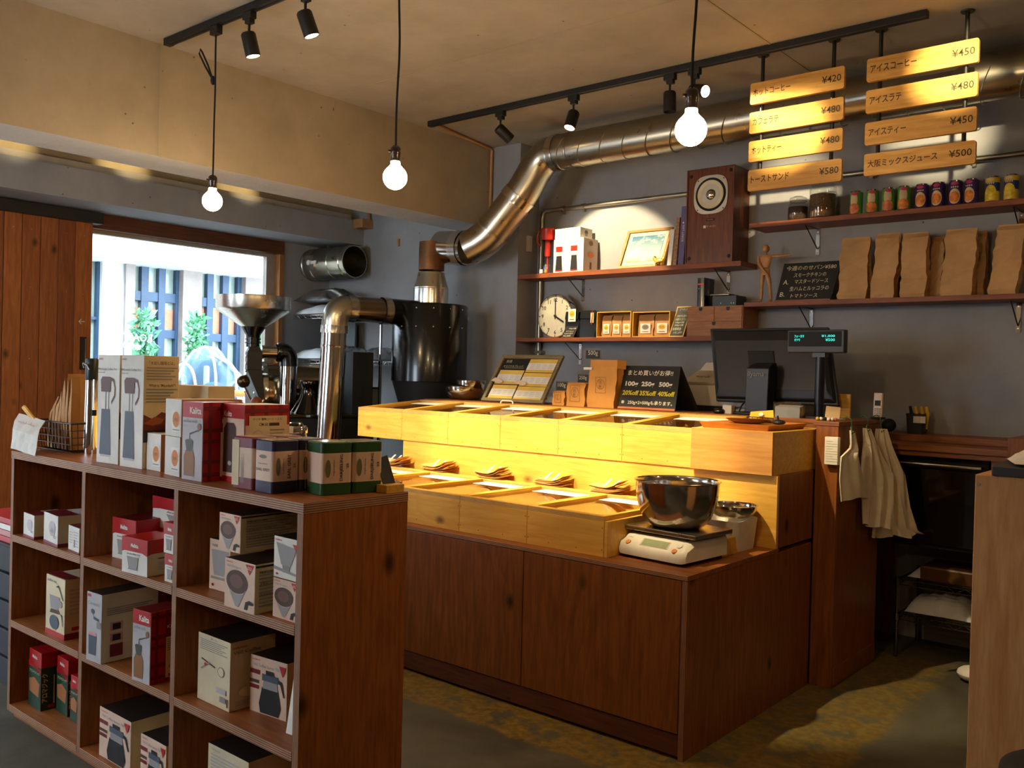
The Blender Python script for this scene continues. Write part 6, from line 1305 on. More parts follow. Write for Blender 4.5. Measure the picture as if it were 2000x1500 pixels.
# ---------------- binder and books beside the speaker
for nm, a, b_, tp, m_, lb, dd_ in (('binder', 1324, 1335, 403, plain('violet_binder', '5a5280', .5), 'tall violet binder leaning against the speaker', .19), ('book', 1314, 1321, 425, plain('patterned_spine', '9a7458', .6, var=.3, nscale=60), 'patterned book left of the violet binder', .17), ('book', 1303, 1311, 448, M_paper, 'thin white book left of the patterned book', .16)):
    y = 4.90; xa, xb = X(y, a, 500), X(y, b_, 500); h_ = Z(y, b_, tp)-zU; s_ = .018
    g = G(); vs = [(xa, y, zU+.0008), (xb, y, zU+.0008), (xb, y+dd_, zU+.0008), (xa, y+dd_, zU+.0008), (xa+s_, y, zU+h_), (xb+s_, y, zU+h_), (xb+s_, y+dd_, zU+h_), (xa+s_, y+dd_, zU+h_)]
    g.add(vs, [(0, 3, 2, 1), (4, 5, 6, 7), (0, 1, 5, 4), (1, 2, 6, 5), (2, 3, 7, 6), (3, 0, 4, 7)])
    o = solo(nm, g, m_, lb, nm, bev=.001, org=V(((xa+xb)/2, y, zU)))
    if nm == 'binder':
        g = G(); g.text('ROAST LOG', (xa+s_*.40+(xb-xa)*.7, y-.001, zU+h_*.40), (.06, 0, 1), (-1, 0, 0.06), w=h_*.28); g.cyl((xa+(xb-xa)*.5+s_*.7, y-.001, zU+h_*.72), (xa+(xb-xa)*.5+s_*.7, y, zU+h_*.72), .005, 12); obj('spine_label', g, M_paper, o)
# ---------------- picture frame
A_, B_ = at('y', 4.93, 1207, 521), at('y', 4.93, 1295, 515); A_.z = B_.z = zU+.001; hT = Z(5.05, 1250, 451)-zU; W_ = B_.x-A_.x
D_ = V((A_.x-.0, 5.05, zU+hT))
pf = T('picture_frame', 'framed picture of blue sky leaning on the wall shelf', 'picture frame', tuple(A_))
ev = (D_-A_).normalized(); H_ = (D_-A_).length; eu = V((1, 0, 0)); en = eu.cross(ev)
def onm(u_, v_, l_=0.0): return A_+eu*(u_*W_)+ev*(v_*H_)+en*l_
f_ = .018; fu, fv = f_/W_, f_/H_
M_oak = wood('oak_frame', 'c08a48', '96642e', 'x', 1, 0)
for nm, u0, v0, u1, v1 in (('frame_rail', 0, 0, 1, fv), ('frame_rail', 0, 1-fv, 1, 1), ('frame_stile', 0, fv, fu, 1-fv), ('frame_stile', 1-fu, fv, 1, 1-fv)):
    g = G(); g.slab(onm(u0, v0, .012), onm(u1, v0, .012), onm(u1, v1, .012), onm(u0, v1, .012), .016); obj(nm, g, M_oak, pf, bev=.001)
g = G(); g.slab(onm(fu, fv, .002), onm(1-fu, fv, .002), onm(1-fu, 1-fv, .002), onm(fu, 1-fv, .002), .003); obj('mount', g, M_paper, pf)
m, n, l, b = newmat('sky_print'); tc = n.new('ShaderNodeTexCoord'); sx = n.new('ShaderNodeSeparateXYZ'); l.new(tc.outputs['Generated'], sx.inputs[0])
cl = noise(n, l, tc.outputs['Generated'], 3.0, 5, .6); sky = ramp(n, l, sx.outputs[2], [(0, lin('9db36a')), (.12, lin('dfe6d0')), (.3, lin('cfe0ea')), (1, lin('3f86b4'))])
l.new(mixc(n, l, ramp(n, l, cl, [(.5, (0, 0, 0, 1)), (.65, (1, 1, 1, 1))]), sky, lin('eef2f2')), b.inputs['Base Color']); b.inputs['Roughness'].default_value = .4
g = G(); g.slab(onm(.14, .16, .0036), onm(.86, .16, .0036), onm(.86, .84, .0036), onm(.14, .84, .0036), .0012); obj('print', g, m, pf)
g = G(); g.slab(onm(fu, fv, .007), onm(1-fu, fv, .007), onm(1-fu, 1-fv, .007), onm(fu, 1-fv, .007), .001); obj('glass', g, M_glass, pf)
# small golden animal figure
q = at('y', 4.91, 1287, 516); fg = T('animal_figurine', 'small golden cat figurine in front of the framed picture', 'figurine', (q.x, 4.91, zU))
me = bpy.data.meshes.new('body'); k = .024
vv = [(0, 0, 1.55), (-1.2, 0, 1.6), (1.2, 0, 1.65), (-1.9, 0, 2.25), (-2.35, 0, 2.15), (-1.25, .45, .8), (-1.3, .5, 0.12), (-1.05, -.5, .8), (-1.1, -.55, .12), (1.2, .5, .8), (1.35, .55, .12), (1.3, -.5, .8), (1.2, -.55, .12), (1.9, 0, 2.1), (2.3, .1, 2.9), (2.1, .1, 3.4), (-1.85, .35, 2.85), (-1.85, -.35, 2.85)]
ee = [(0, 1), (0, 2), (1, 3), (3, 4), (1, 5), (5, 6), (1, 7), (7, 8), (2, 9), (9, 10), (2, 11), (11, 12), (2, 13), (13, 14), (14, 15), (3, 16), (3, 17)]
ra = [.62, .55, .58, .5, .28, .24, .16, .24, .16, .26, .17, .26, .17, .2, .15, .1, .14, .14]
me.from_pydata([(x*k*.75, y*k*.8, z*k) for x, y, z in vv], ee, []); fo = bpy.data.objects.new('body', me); COL.objects.link(fo); fo.parent = fg
sm_ = fo.modifiers.new('skin', 'SKIN'); lay = me.skin_vertices[0] if me.skin_vertices else None
if lay is None:
    bmx = __import__('bmesh').new(); bmx.from_mesh(me); bmx.verts.layers.skin.verify(); bmx.to_mesh(me); bmx.free(); lay = me.skin_vertices[0]
for i, r_ in enumerate(ra): lay.data[i].radius = (r_*k, r_*k)
lay.data[0].use_root = True
s2 = fo.modifiers.new('smooth', 'SUBSURF'); s2.levels = 1; s2.render_levels = 1
me.materials.append(plain('golden_figure', 'c9993a', .35, .3))
# ---------------- cold brew pot and its boxes
Y = 4.94; q = at('y', Y, 1069, 529); ht = Z(Y, 1069, 446)-zU; rp_ = (X(Y, 1082, 500)-X(Y, 1057, 500))/2*.84
pot = T('cold_brew_pot', 'glass cold brew pot with red lid and handle on the wall shelf', 'pot', (q.x, Y, zU)); c = (q.x, Y, zU+.0008)
M_redpl = plain('red_plastic', 'b52a1e', .25)
g = G(); g.lathe([(.001, 0), (rp_, .001), (rp_*1.04, .01), (rp_*.92, ht*.72), (rp_*.90, ht*.75)], c, 28); obj('glass_body', g, M_clear, pot)
g = G(); g.lathe([(rp_*.93, ht*.73), (rp_*1.0, ht*.75), (rp_*1.0, ht*.93), (rp_*1.06, ht*.95), (rp_*1.0, ht*.99), (.001, ht)], c, 28); obj('lid', g, M_redpl, pot)
g = G(); xh = q.x-rp_; g.tube([(xh+.004, Y, zU+ht*.96), (xh-.03, Y-.004, zU+ht*.95), (xh-.045, Y-.004, zU+ht*.84), (xh-.04, Y-.004, zU+ht*.70), (xh-.02, Y, zU+ht*.62)], .007, 10); obj('handle', g, M_redpl, pot)
g = G(); g.lathe([(rp_*.45, ht*.38), (rp_*.48, ht*.42), (rp_*.48, ht*.73)], c, 20); g.cyl((q.x, Y, zU+.01), (q.x, Y, zU+ht*.40), .006, 8); obj('strainer', g, M_redpl, pot)
g = G(); g.box((q.x-.03, Y-rp_*1.06, zU+.004), (q.x-.004, Y-rp_*1.06+.002, zU+.03), 0); g.disc((q.x+.022, Y-rp_*1.04, zU+.016), V((.011, 0, 0)), V((0, 0, .011)), 1); obj('price_sticker', g, [M_paper, M_orange], pot)
cb_ = lambda: [('P', 'f', [(.14, .06), (.62, .06), (.56, .50), (.20, .50)], M_ink), ('R', 'f', .14, .04, .62, .08, M_red), ('P', 'f', [(.20, .50), (.56, .50), (.54, .64), (.22, .64)], M_shade), ('R', 'f', .16, .62, .60, .78, M_redpl), ('P', 'f', [(.6, .78), (.82, .74), (.86, .6), (.70, .46), (.70, .48), (.82, .6), (.79, .71), (.6, .74)], M_shade), ('L', 'f', .08, .86, .6, .93, 2, M_shade), ('E', 'r', .5, .86, .14, .08, M_mwood), ('E', 'r', .5, .52, .22, .09, M_orange), ('R', 'r', .45, .10, .55, .30, M_coffee)]
Y = 4.915; xs_ = [X(Y, p, 520) for p in (1080.5, 1109.5, 1139)]; hB = Z(Y, 1110, 466)-zU
gC = 'white cold brew boxes on the wall shelf'
for i in range(2):
    t = T('pot_box', ['white box with red pot picture beside the red lidded pot', 'white box with red pot picture, right of its twin'][i], 'box', (xs_[i]+.001, Y, zU+.0008), 0, gC); fill(t, xs_[i+1]-xs_[i]-.002, .165, hB, cb_(), M_white)
t = T('pot_box', 'small white box lying on the left of the white pot boxes', 'box', (X(Y, 1082.5, 450), Y+.01, zU+hB+.0016), 0, gC); fill(t, X(Y, 1100, 450)-X(Y, 1082.5, 450), .12, Z(Y, 1095, 447)-zU-hB, [('L', 'f', .1, .5, .7, .8, 2, M_shade)], M_white)
t = T('pot_box', 'white box with small pot on its side, on top of the pot boxes', 'box', (X(Y, 1101, 450), Y+.01, zU+hB+.0016), 0, gC); fill(t, X(Y, 1131.5, 450)-X(Y, 1101, 450), .14, Z(Y, 1115, 444.5)-zU-hB, [('L', 'f', .1, .3, .7, .8, 4, M_shade), ('E', 'r', .5, .6, .14, .2, M_coffee), ('R', 'r', .4, .25, .6, .5, M_grey)], M_white)
# ---------------- wall clock standing on the lower shelf
Y = 4.985; cc = at('y', Y, 1085, 613); R_ = .5*(Z(Y, 1085, 571.5)-Z(Y, 1085, 657.5)); cc.z = zL+.0015+R_
ck = T('wall_clock', 'round chrome rimmed clock showing four o clock', 'clock', (cc.x, Y, zL))
g = G(); g.lathe([(R_*.92, -.045), (R_, -.04), (R_, .0), (R_*.985, .008), (R_*.945, .010), (R_*.93, .003)], cc, 56, axis=(0, -1, 0)); obj('rim', g, M_chrome, ck)
g = G(); g.lathe([(.001, -.044), (R_*.93, -.044)], cc, 40, axis=(0, -1, 0)); g.lathe([(.001, 0), (R_*.945, 0)], cc, 48, axis=(0, -1, 0)); obj('dial', g, plain('clock_dial', 'cfc4b2', .6), ck)
g = G()
for i in range(12):
    a = 2*PI*(i+1)/12; s_ = str(i+1); p = cc+V((R_*.74*math.sin(a), -.0012, R_*.74*math.cos(a)-R_*.085)); g.text(s_, p, (1, 0, 0), (0, 0, 1), h=R_*.18, center=True, bold=.012)
    g.obox(cc+V((R_*.90*math.sin(a), -.001, R_*.90*math.cos(a))), V((math.cos(a), 0, -math.sin(a)))*.0025, V((0, .0005, 0)), V((math.sin(a), 0, math.cos(a)))*.006)
obj('numerals', g, M_ink, ck)
def hand(nm, a, L, w_):
    g = G(); d = V((math.sin(a), 0, math.cos(a))); s_ = V((math.cos(a), 0, -math.sin(a))); g.obox(cc+V((0, -.004, 0))+d*(L*.42), s_*w_, V((0, .0008, 0)), d*(L*.58)); obj(nm, g, M_ink, ck)
hand('minute_hand', -.012, R_*.80, .0035); hand('hour_hand', 2*PI*4/12, R_*.56, .005)
g = G(); g.lathe([(.009, 0), (.009, .007), (.001, .008)], cc, 14, axis=(0, -1, 0)); obj('hub', g, M_ink, ck)
g = G(); g.lathe([(.001, .0075), (R_*.935, .0075)], cc, 48, axis=(0, -1, 0)); obj('glass', g, M_glass, ck)
# ---------------- gift bags and gift boxes
M_bbag = plain('black_paper_bag', '101014', .35)
M_yel = plain('yellow_card_box', 'c99a34', .6); M_lab = plain('yellow_mark', 'e0b01c', .5)
def sticker(t, x, z, w_, h_, y, grey=False):
    g = G(); g.box((x-w_/2, y-.0012, z), (x+w_/2, y-.0004, z+h_), 0); g.disc((x, y-.0018, z+h_*.62), V((w_*.34, 0, 0)), V((0, 0, h_*.26)), 1); g.text('焙煎', (x-w_*.22, y-.0022, z+h_*.50), (1, 0, 0), (0, 0, 1), w=w_*.44, m=2); g.box((x-w_*.3, y-.0020, z+h_*.14), (x+w_*.3, y-.0014, z+h_*.19), 2); obj('label_sticker', g, [M_white, M_grey if grey else M_lab, plain('brown_ink', '5a4418', .6)], t)
for i, (a, b_, tp, lb) in enumerate(((1103, 1128, 609, 'black gift bag with yellow round sticker in front of the clock'), (1132, 1162, 607, 'black gift bag with red ribbon tag beside the yellow gift boxes'))):
    y = 4.945; xa, xb = X(y, a, 640), X(y, b_, 640); h_ = Z(y, (a+b_)/2, tp)-zL
    t = kbag('gift_bag', ((xa+xb)/2, y+.03, zL+.0008), xb-xa, .06, h_, .5, lb, 'gift bag', M_bbag, 'black gift bags on the lower shelf', seed=60+i, crumple=.002)
    w2 = xb-xa; g = G(); g.slab((-w2/2, -.031, h_-.05), (w2/2, -.031, h_-.05), (w2/2, -.02, h_+.002), (-w2/2, -.02, h_+.002), .004); obj('folded_flap', g, M_bbag, t, local=True)
    if i == 0: sticker(t, (xa+xb)/2+.01, zL+h_*.62, .062, .085, y-.006)
    else:
        g = G(); g.box((w2*.22, -.0345, h_*.55), (w2*.42, -.0335, h_*.92)); g.tube([(w2*.35, -.035, h_), (w2*.30, -.036, h_*.93), (w2*.36, -.036, h_*.86), (w2*.30, -.036, h_*.48)], .0025, 5, 1); obj('ribbon_tag', g, [M_ivory, M_red], t, local=True)
def chalk(t, A, eu, ev, lines, m=M_chalk):
    g = G()
    for s_, o_, w_, h_ in lines: g.text(s_, A+V(eu)*o_[0]+V(ev)*o_[1]+V((0, -.0015, 0)), eu, ev, w=w_, h=h_, bold=.005)
    return obj('chalk_lettering', g, m, t)
y = 4.905; A_ = at('y', y, 1096, 656); A_.z = zL+.001; W_ = X(y, 1120, 650)-A_.x; D_ = V((A_.x+.018, y+.03, Z(y+.03, 1106, 637.5)))
t = T('chalk_card', 'small blackboard card leaning on the first black gift bag', 'blackboard', tuple(A_)); g = G(); g.slab(A_, A_+V((W_, 0, 0)), D_+V((W_, 0, 0)), D_, .003); obj('board', g, M_board, t)
ev = (D_-A_); chalk(t, A_, (1, 0, 0), ev.normalized(), [('100g×2個', (.035, ev.length*.72), W_*.55, .012), ('ギフトセット', (.02, ev.length*.48), W_*.62, .012), ('たまわります', (.012, ev.length*.28), W_*.7, .012), ('¥2,000', (.012, ev.length*.07), W_*.6, .012)])
for i, (a, b_, nb) in enumerate(((1165, 1232, 3), (1235, 1308, 2))):
    y = 4.905; xa, xb = X(y, a, 640), X(y, b_, 640); h_ = Z(y, (a+b_)/2, 608.5)-zL; zb2 = zL+.0008
    t = T('gift_box', ['open yellow gift box holding three small kraft bags', 'open yellow gift box holding two larger kraft bags'][i], 'gift box', ((xa+xb)/2, y+.06, zL), 0, 'open yellow gift boxes on the lower shelf')
    th = .006; g = G()
    for A, B in (((xa, y, zb2), (xb, y+.14, zb2+th)), ((xa, y, zb2+h_-th), (xb, y+.14, zb2+h_)), ((xa, y, zb2+th), (xa+th, y+.14, zb2+h_-th)), ((xb-th, y, zb2+th), (xb, y+.14, zb2+h_-th)), ((xa+th, y+.134, zb2+th), (xb-th, y+.14, zb2+h_-th))): g.box(A, B)
    obj('box', g, M_yel, t)
    for k in range(nb):
        wk = (xb-xa-.03)/nb; xc = xa+.02+wk*(k+.5); hk = h_*(.83 if nb == 3 else .86)
        bg_ = kbag('gift_coffee_bag', (xc, y+.055, zb2+th+.0006), wk*.93, .05, hk, .55, 'kraft bag with %s, %s in the %s gift box' % (('yellow sticker', ['left', 'middle', 'right'][k], 'three bag') if nb == 3 else (['pale sticker', 'tan sticker'][k], ['left', 'right'][k], 'two bag')), 'coffee bag', M_kraft, 'kraft bags inside the gift boxes', seed=70+k+nb, crumple=.002)
        sticker(bg_, xc, zb2+hk*.18, wk*.62, hk*.46, y+.055-.025-.003, nb == 2 and k == 0)
y = 4.897; A_ = at('y', y, 1306, 655); A_.z = zL+.001; W_ = X(y, 1334, 655)-A_.x; D_ = V((A_.x+.028, y+.05, Z(y+.05, 1322, 599)))
t = T('chalk_card', 'upright blackboard card with thin wood edge beside the small drawers', 'blackboard', tuple(A_)); g = G(); g.slab(A_, A_+V((W_, 0, 0)), D_+V((W_, 0, 0)), D_, .006); obj('frame', g, M_bint, t)
ev = (D_-A_).normalized(); H_ = (D_-A_).length; en = V((1, 0, 0)).cross(ev)*.0012; sh_ = ev
g = G(); g.slab(A_+V((.006, 0, 0))+ev*.006+en, A_+V((W_-.006, 0, 0))+ev*.006+en, A_+V((W_-.006, 0, 0))+ev*(H_-.006)+en, A_+V((.006, 0, 0))+ev*(H_-.006)+en, .001); obj('board', g, M_board, t)
chalk(t, A_+en, (1, 0, 0), ev, [('ギフトボックス', (.025, H_*.84), W_*.6, .02), ('お好きな豆を', (.02, H_*.64), W_*.65, .016), ('お選びください', (.015, H_*.53), W_*.75, .016), ('100g×3個', (.02, H_*.43), W_*.6, .014), ('200g×2個', (.02, H_*.34), W_*.6, .014), ('全国発送', (.012, H_*.21), W_*.6, .018), ('いたします!', (.025, H_*.10), W_*.6, .014)])
# ---------------- small drawers, router, modem
y = 4.888; xa, xb = X(y, 1341, 630), X(y, 1450, 630); h_ = Z(y, 1395, 597.5)-zL
M_oakd = wood('drawer_oak', 'b57a45', '935a2e', 'x', 1.2, 0, .5, .5)
dw = T('drawer_unit', 'small wooden unit of two narrow drawers over a wide one', 'drawers', ((xa+xb)/2, y+.1, zL))
g = G(); g.box((xa, y+.006, zL+.0008), (xb, YB-.004, zL+h_)); obj('case', g, M_oakd, dw, bev=.001)
for (u0, u1, v0, v1) in ((.012, .496, .50, .965), (.504, .985, .50, .965), (.012, .985, .03, .485)):
    g = G(); g.box((xa+(xb-xa)*u0, y, zL+h_*v0), (xa+(xb-xa)*u1, y+.0055, zL+h_*v1)); d_ = obj('drawer', g, M_oakd, dw, bev=.001)
    g = G(); xm = xa+(xb-xa)*(u0+u1)/2; zt2 = zL+h_*v1-.0005; g.quad([(xm-.012, y-.0006, zt2), (xm-.012, y-.0006, zt2-.010)]+[(xm+.012*math.cos(a), y-.0006, zt2-.010-.012*math.sin(a)) for a in (PI-PI*j/10 for j in range(11))]+[(xm+.012, y-.0006, zt2)]); obj('finger_notch', g, M_ink, d_)
zD = zL+h_; xq0, xq1 = X(4.93, 1362, 590), X(4.93, 1376, 590); hr = Z(4.93, 1369, 543)-zD
ro = T('router', 'upright black router with a small red light stripe', 'router', ((xq0+xq1)/2, 4.97, zD))
g = G(); g.loft([R4(xq0, xq1+.005, 4.92, 5.04, .008, zD+.0008), R4(xq0, xq1+.004, 4.92, 5.05, .010, zD+hr)], 0, True); obj('case', g, M_gloss, ro)
g = G(); g.box((xq0+.006, 4.9192, zD+hr*.76), (xq1-.004, 4.9205, zD+hr*.80), 0); g.box((xq0+.012, 4.9192, zD+hr*.62), (xq0+.016, 4.9205, zD+hr*.635), 1); obj('status_light', g, [emit('red_led', (.5, .02, .02), .6), emit('green_led', (.05, .6, .2), .6)], ro)
xq0, xq1 = X(4.92, 1391, 590), X(4.92, 1438, 590); hm = Z(4.92, 1415, 577)-zD
mo_ = T('modem', 'flat grey modem with green lights beside the router', 'modem', ((xq0+xq1)/2, 4.98, zD))
g = G(); g.box((xq0, 4.92, zD+.0008), (xq1, 5.05, zD+hm)); obj('case', g, plain('grey_blue_case', '2a2f38', .45), mo_, bev=.003)
g = G(); 
for u_ in (.35, .78, .88): g.box((xq0+(xq1-xq0)*u_, 4.9188, zD+hm*.22), (xq0+(xq1-xq0)*u_+.004, 4.9198, zD+hm*.32))
obj('status_light', g, emit('green_led', (.05, .6, .2), .6), mo_, kind='stuff')
g = G(); g.box((xq0-.02, 4.925, zD+hm+.0008), (xq1-.05, 5.05, zD+hm+.012)); solo('network_hub', g, M_gloss, 'thin black box lying on the grey modem', 'network box', bev=.003)
# ---------------- wooden mannequin
Y = 4.93; q = at('y', Y, 1493, 584); hM = Z(Y, 1493, 478)-zLR
mq = T('artist_mannequin', 'jointed wooden artist mannequin with one arm stretched out', 'mannequin', (q.x, Y, zLR))
M_man = plain('mannequin_wood', 'b5834e', .45, var=.08, nscale=20)
hz = lambda f: zLR+hM*f
def limb(nm, pts, rad): g = G(); g.tube(pts, rad, 10); obj(nm, g, M_man, mq)
g = G(); g.ball((q.x, Y, hz(.93)), hM*.062, 0, 14, 8, 1.15); obj('head', g, M_man, mq)
limb('neck', [(q.x, Y, hz(.80)), (q.x, Y, hz(.88))], [.009, .008])
g = G(); g.loft([[V((q.x+a*.5*w_*math.cos(t_), Y+.016*math.sin(t_), hz(z_))) for t_ in (2*PI*j/14 for j in range(14))] for z_, w_, a in ((.60, .045, 1), (.66, .06, 1), (.76, .082, 1), (.81, .07, 1), (.825, .02, 1))], 0, True); obj('chest', g, M_man, mq)
g = G(); g.loft([[V((q.x+.5*w_*math.cos(t_), Y+.014*math.sin(t_), hz(z_))) for t_ in (2*PI*j/14 for j in range(14))] for z_, w_ in ((.47, .03), (.50, .06), (.57, .056), (.59, .03))], 0, True); obj('pelvis', g, M_man, mq)
limb('arm', [(q.x-.04, Y-.004, hz(.79)), (q.x-.034, Y-.016, hz(.68)), (q.x-.002, Y-.03, hz(.56)), (q.x+.03, Y-.03, hz(.46)), (q.x+.034, Y-.028, hz(.42))], [.009, .009, .008, .007, .004])
ah = at('y', Y, 1546, 498); limb('arm', [(q.x+.04, Y, hz(.79)), (q.x+.07, Y, hz(.785)), (ah.x-.06, Y, ah.z), (ah.x-.02, Y, ah.z), (ah.x, Y, ah.z+.001)], [.009, .009, .007, .007, .003])
for s_, fx in ((-1, -.008), (1, .028)):
    limb('leg', [(q.x+s_*.014, Y, hz(.50)), (q.x+s_*.016+fx*.3, Y-.002, hz(.38)), (q.x+s_*.014+fx*.6, Y, hz(.27)), (q.x+s_*.013+fx*.8, Y, hz(.14)), (q.x+s_*.012+fx, Y, hz(.045))], [.013, .014, .009, .0105, .006])
    g = G(); g.ball((q.x+s_*.014+fx, Y-.012, hz(.03)), hM*.03, 0, 10, 6, .75); obj('foot', g, M_man, mq)
# ---------------- menu blackboard on the right shelf
y = 4.90; A_ = at('y', y, 1514, 586); A_.z = zLR+.001; W_ = X(y, 1622, 585)-A_.x; D_ = V((A_.x+.022, y+.06, Z(y+.06, 1570, 513)))
t = T('menu_blackboard', 'blackboard with the weekly toast menu in chalk on the right wall shelf', 'blackboard', tuple(A_)); g = G(); g.slab(A_, A_+V((W_, 0, 0)), D_+V((W_+.012, 0, 0)), D_, .006); obj('board', g, plain('chalkboard', '10110f', .5), t)
g = G(); g.box((A_.x, y-.008, zLR+.001), (A_.x+W_, y-.001, zLR+.007)); obj('ledge', g, M_wshelf, t)
e_ = (D_-A_); H_ = e_.length; ev = e_.normalized()
chalk(t, A_, (1, 0, 0), ev, [('今週ののせパン¥580', (W_*.07, H_*.80), W_*.90, H_*.125), ('A.', (W_*.07, H_*.44), W_*.10, H_*.12), ('スモークチキンの', (W_*.24, H_*.62), W_*.58, H_*.11), ('マスタードソース', (W_*.28, H_*.45), W_*.60, H_*.11), ('B.', (W_*.06, H_*.12), W_*.09, H_*.12), ('生ハムとルッコラの', (W_*.22, H_*.26), W_*.70, H_*.12), ('トマトソース', (W_*.27, H_*.08), W_*.48, H_*.10)])
# ---------------- brown sacks
for i, (a, b_, tp, yb_, lean, lb) in enumerate(((1635, 1690, 464, 4.90, .006, 'first tall brown sack, beside the chalk menu board'), (1699, 1744, 456, 4.90, .02, 'narrow tall brown sack second from the chalk menu board'), (1757, 1806, 454, 4.90, .0, 'tall brown sack third from the chalk menu board'), (1836, 1897, 447, 4.90, .012, 'wide tall brown sack second from the right edge'), (1929, 1984, 439, 4.90, .03, 'tall brown sack at the right edge of the picture'), (1812, 1838, 462, 4.985, .0, 'shaded brown sack behind, between the third and fourth sacks'), (1888, 1921, 452, 4.985, .0, 'shaded brown sack behind, right of the wide sack'))):
    xa, xb = X(yb_, a, 570), X(yb_, b_, 570); h_ = Z(yb_, (a+b_)/2, tp)-zLR
    t = kbag('coffee_sack', ((xa+xb)/2, yb_+.045, zLR+.0008), xb-xa, .08, h_, .28, lb, 'coffee sack', M_kraft2, 'tall brown coffee sacks on the right shelf', seed=100+i*3, crumple=.0045, lean=lean)
    w2 = xb-xa; g = G(); g.slab((-w2/2+lean, -.015, h_-.055), (w2/2+lean, -.015, h_-.055), (w2/2+lean, -.008, h_+.004), (-w2/2+lean, -.008, h_+.004), .005); obj('folded_top', g, M_kraft2, t, local=True)
# ---------------- cans of juice
M_cgreen = plain('can_green', '4f9a40', .3); M_cpur = plain('can_purple', '38206a', .3); M_cblue = plain('can_blue', '1c3f8a', .3); M_fr = plain('fruit_orange', 'e0802a', .4, var=.25, nscale=40); M_pch = plain('fruit_peach', 'e07a50', .4, var=.25, nscale=40); M_pine = plain('fruit_yellow', 'e0c02a', .4, var=.2, nscale=40); M_cyel = plain('can_yellow', 'd8b840', .35); M_magenta = plain('magenta_oval', 'c22a6a', .4)
def patch(g, c, r, a0, z0, ra, rz, m, n=18, k=5):
    for i in range(k):
        f0, f1 = i/k, (i+1)/k; 
        for j in range(n):
            t0, t1 = 2*PI*j/n, 2*PI*(j+1)/n
            P = lambda f, t_: (c[0]+(r+.0007)*math.sin(a0+ra*f*math.cos(t_)), c[1]-(r+.0007)*math.cos(a0+ra*f*math.cos(t_)), c[2]+z0+rz*f*math.sin(t_))
            g.quad([P(f0, t0), P(f1, t0), P(f1, t1), P(f0, t1)], m)
cans = [(1672, 'g', 'first green juice can from the glass jars'), (1703, 'g', 'second green juice can from the glass jars'), (1734, 'g', 'third green juice can, labelled like its neighbours'), (1765, 'g', 'green juice can next to the first purple can'), (1800, 'p', 'first purple juice can, next to the green ones'), (1832, 'p', 'second purple juice can from the green ones'), (1865, 'p', 'third purple juice can from the green ones'), (1897, 'p', 'purple juice can next to the blue cans'), (1937, 'b', 'blue pineapple juice can next to the purple cans'), (1974, 'b', 'blue pineapple juice can at the right edge of the picture')]
Y = 4.935
for i, (px, k_, lb) in enumerate(cans):
    c = at('y', Y, px, 412); c.z = zUR+.0008; r = .0325; h_ = Z(Y, px, {1672: 375}.get(px, 375-(px-1672)*.105)-0)-zUR; h_ = .1225*h_/h_; h_ = .128
    t = T('juice_can', lb, 'can', (c.x, Y, zUR), 0, 'juice cans on the upper right shelf')
    mb_ = {'g': M_cgreen, 'p': M_cpur, 'b': M_cblue}[k_]; mb2 = {'g': plain('can_lime', 'b8b85a', .35), 'p': M_cpur, 'b': M_cyel}[k_]
    g = G(); g.lathe([(.001, .001), (r*.85, .001), (r*.92, 0), (r, .006), (r, h_*.42), (r, h_*.75), (r, h_-.008), (r*.93, h_-.001), (r*.9, h_), (r*.86, h_-.004), (.001, h_-.004)], c, 26, mats=[2, 2, 2, 0, 1 if k_ != 'g' else 0, 0, 2, 2, 2, 2]); obj('can', g, [mb_ if k_ != 'b' else mb2, mb_, M_chrome], t)
    g = G(); a0 = [-.10, .16, .20, .12, -.05, -.1, .1, -.25, -.1, -.15][i]
    if k_ == 'g': patch(g, c, r, a0, h_*.62, .62, h_*.30, 3); patch(g, c, r+.0004, a0, h_*.25, .95, h_*.22, 1 if i % 2 else 2)
    else: patch(g, c, r+.0004, a0, h_*.36, .85, h_*.30, 0 if k_ == 'p' else 4); patch(g, c, r+.0008, a0, h_*.33, .72, h_*.22, 1 if k_ == 'p' else 4)
    patch(g, c, r+.001, a0+(.15 if k_ == 'g' else 0), h_*.86, .55, h_*.065, 5 if k_ != 'b' else 0)
    for j in range(4): patch(g, c, r+.0012, a0-.42+.28*j, h_*.72, .10, h_*.035, 0)
    obj('printed_label', g, [M_ivory, M_fr, M_pch, M_ivory, M_pine, M_magenta], t)
# ---------------- glass jars of beans
M_bean = plain('coffee_beans', '3a2312', .45, var=.35, nscale=160, bmp=.6); M_bean2 = plain('pale_coffee_beans', '6f4e30', .5, var=.4, nscale=160, bmp=.6)
Y = 4.945; c = at('y', Y, 1558, 428); c.z = zUR+.0008; r = (X(Y, 1577, 410)-X(Y, 1540, 410))/2; h_ = Z(Y, 1558, 384)-zUR
t = T('bean_jar', 'squat glass clip jar of dark beans on the upper right shelf', 'jar', (c.x, Y, zUR), 0, 'glass jars of beans')
g = G(); g.lathe([(.001, 0), (r*.9, .001), (r, .008), (r, h_*.62), (r*.80, h_*.76), (r*.84, h_*.82), (r*.80, h_*.83)], c, 30); obj('glass', g, M_clear, t)
g = G(); g.lathe([(.001, .004), (r*.95, .004), (r*.95, h_*.55), (.001, h_*.58)], c, 26); obj('beans', g, M_bean, t, kind='stuff')
g = G(); g.lathe([(r*.86, h_*.83), (r*.88, h_*.86), (r*.84, h_*.92), (r*.5, h_*.98), (.001, h_)], c, 30); obj('glass_lid', g, M_clear, t)
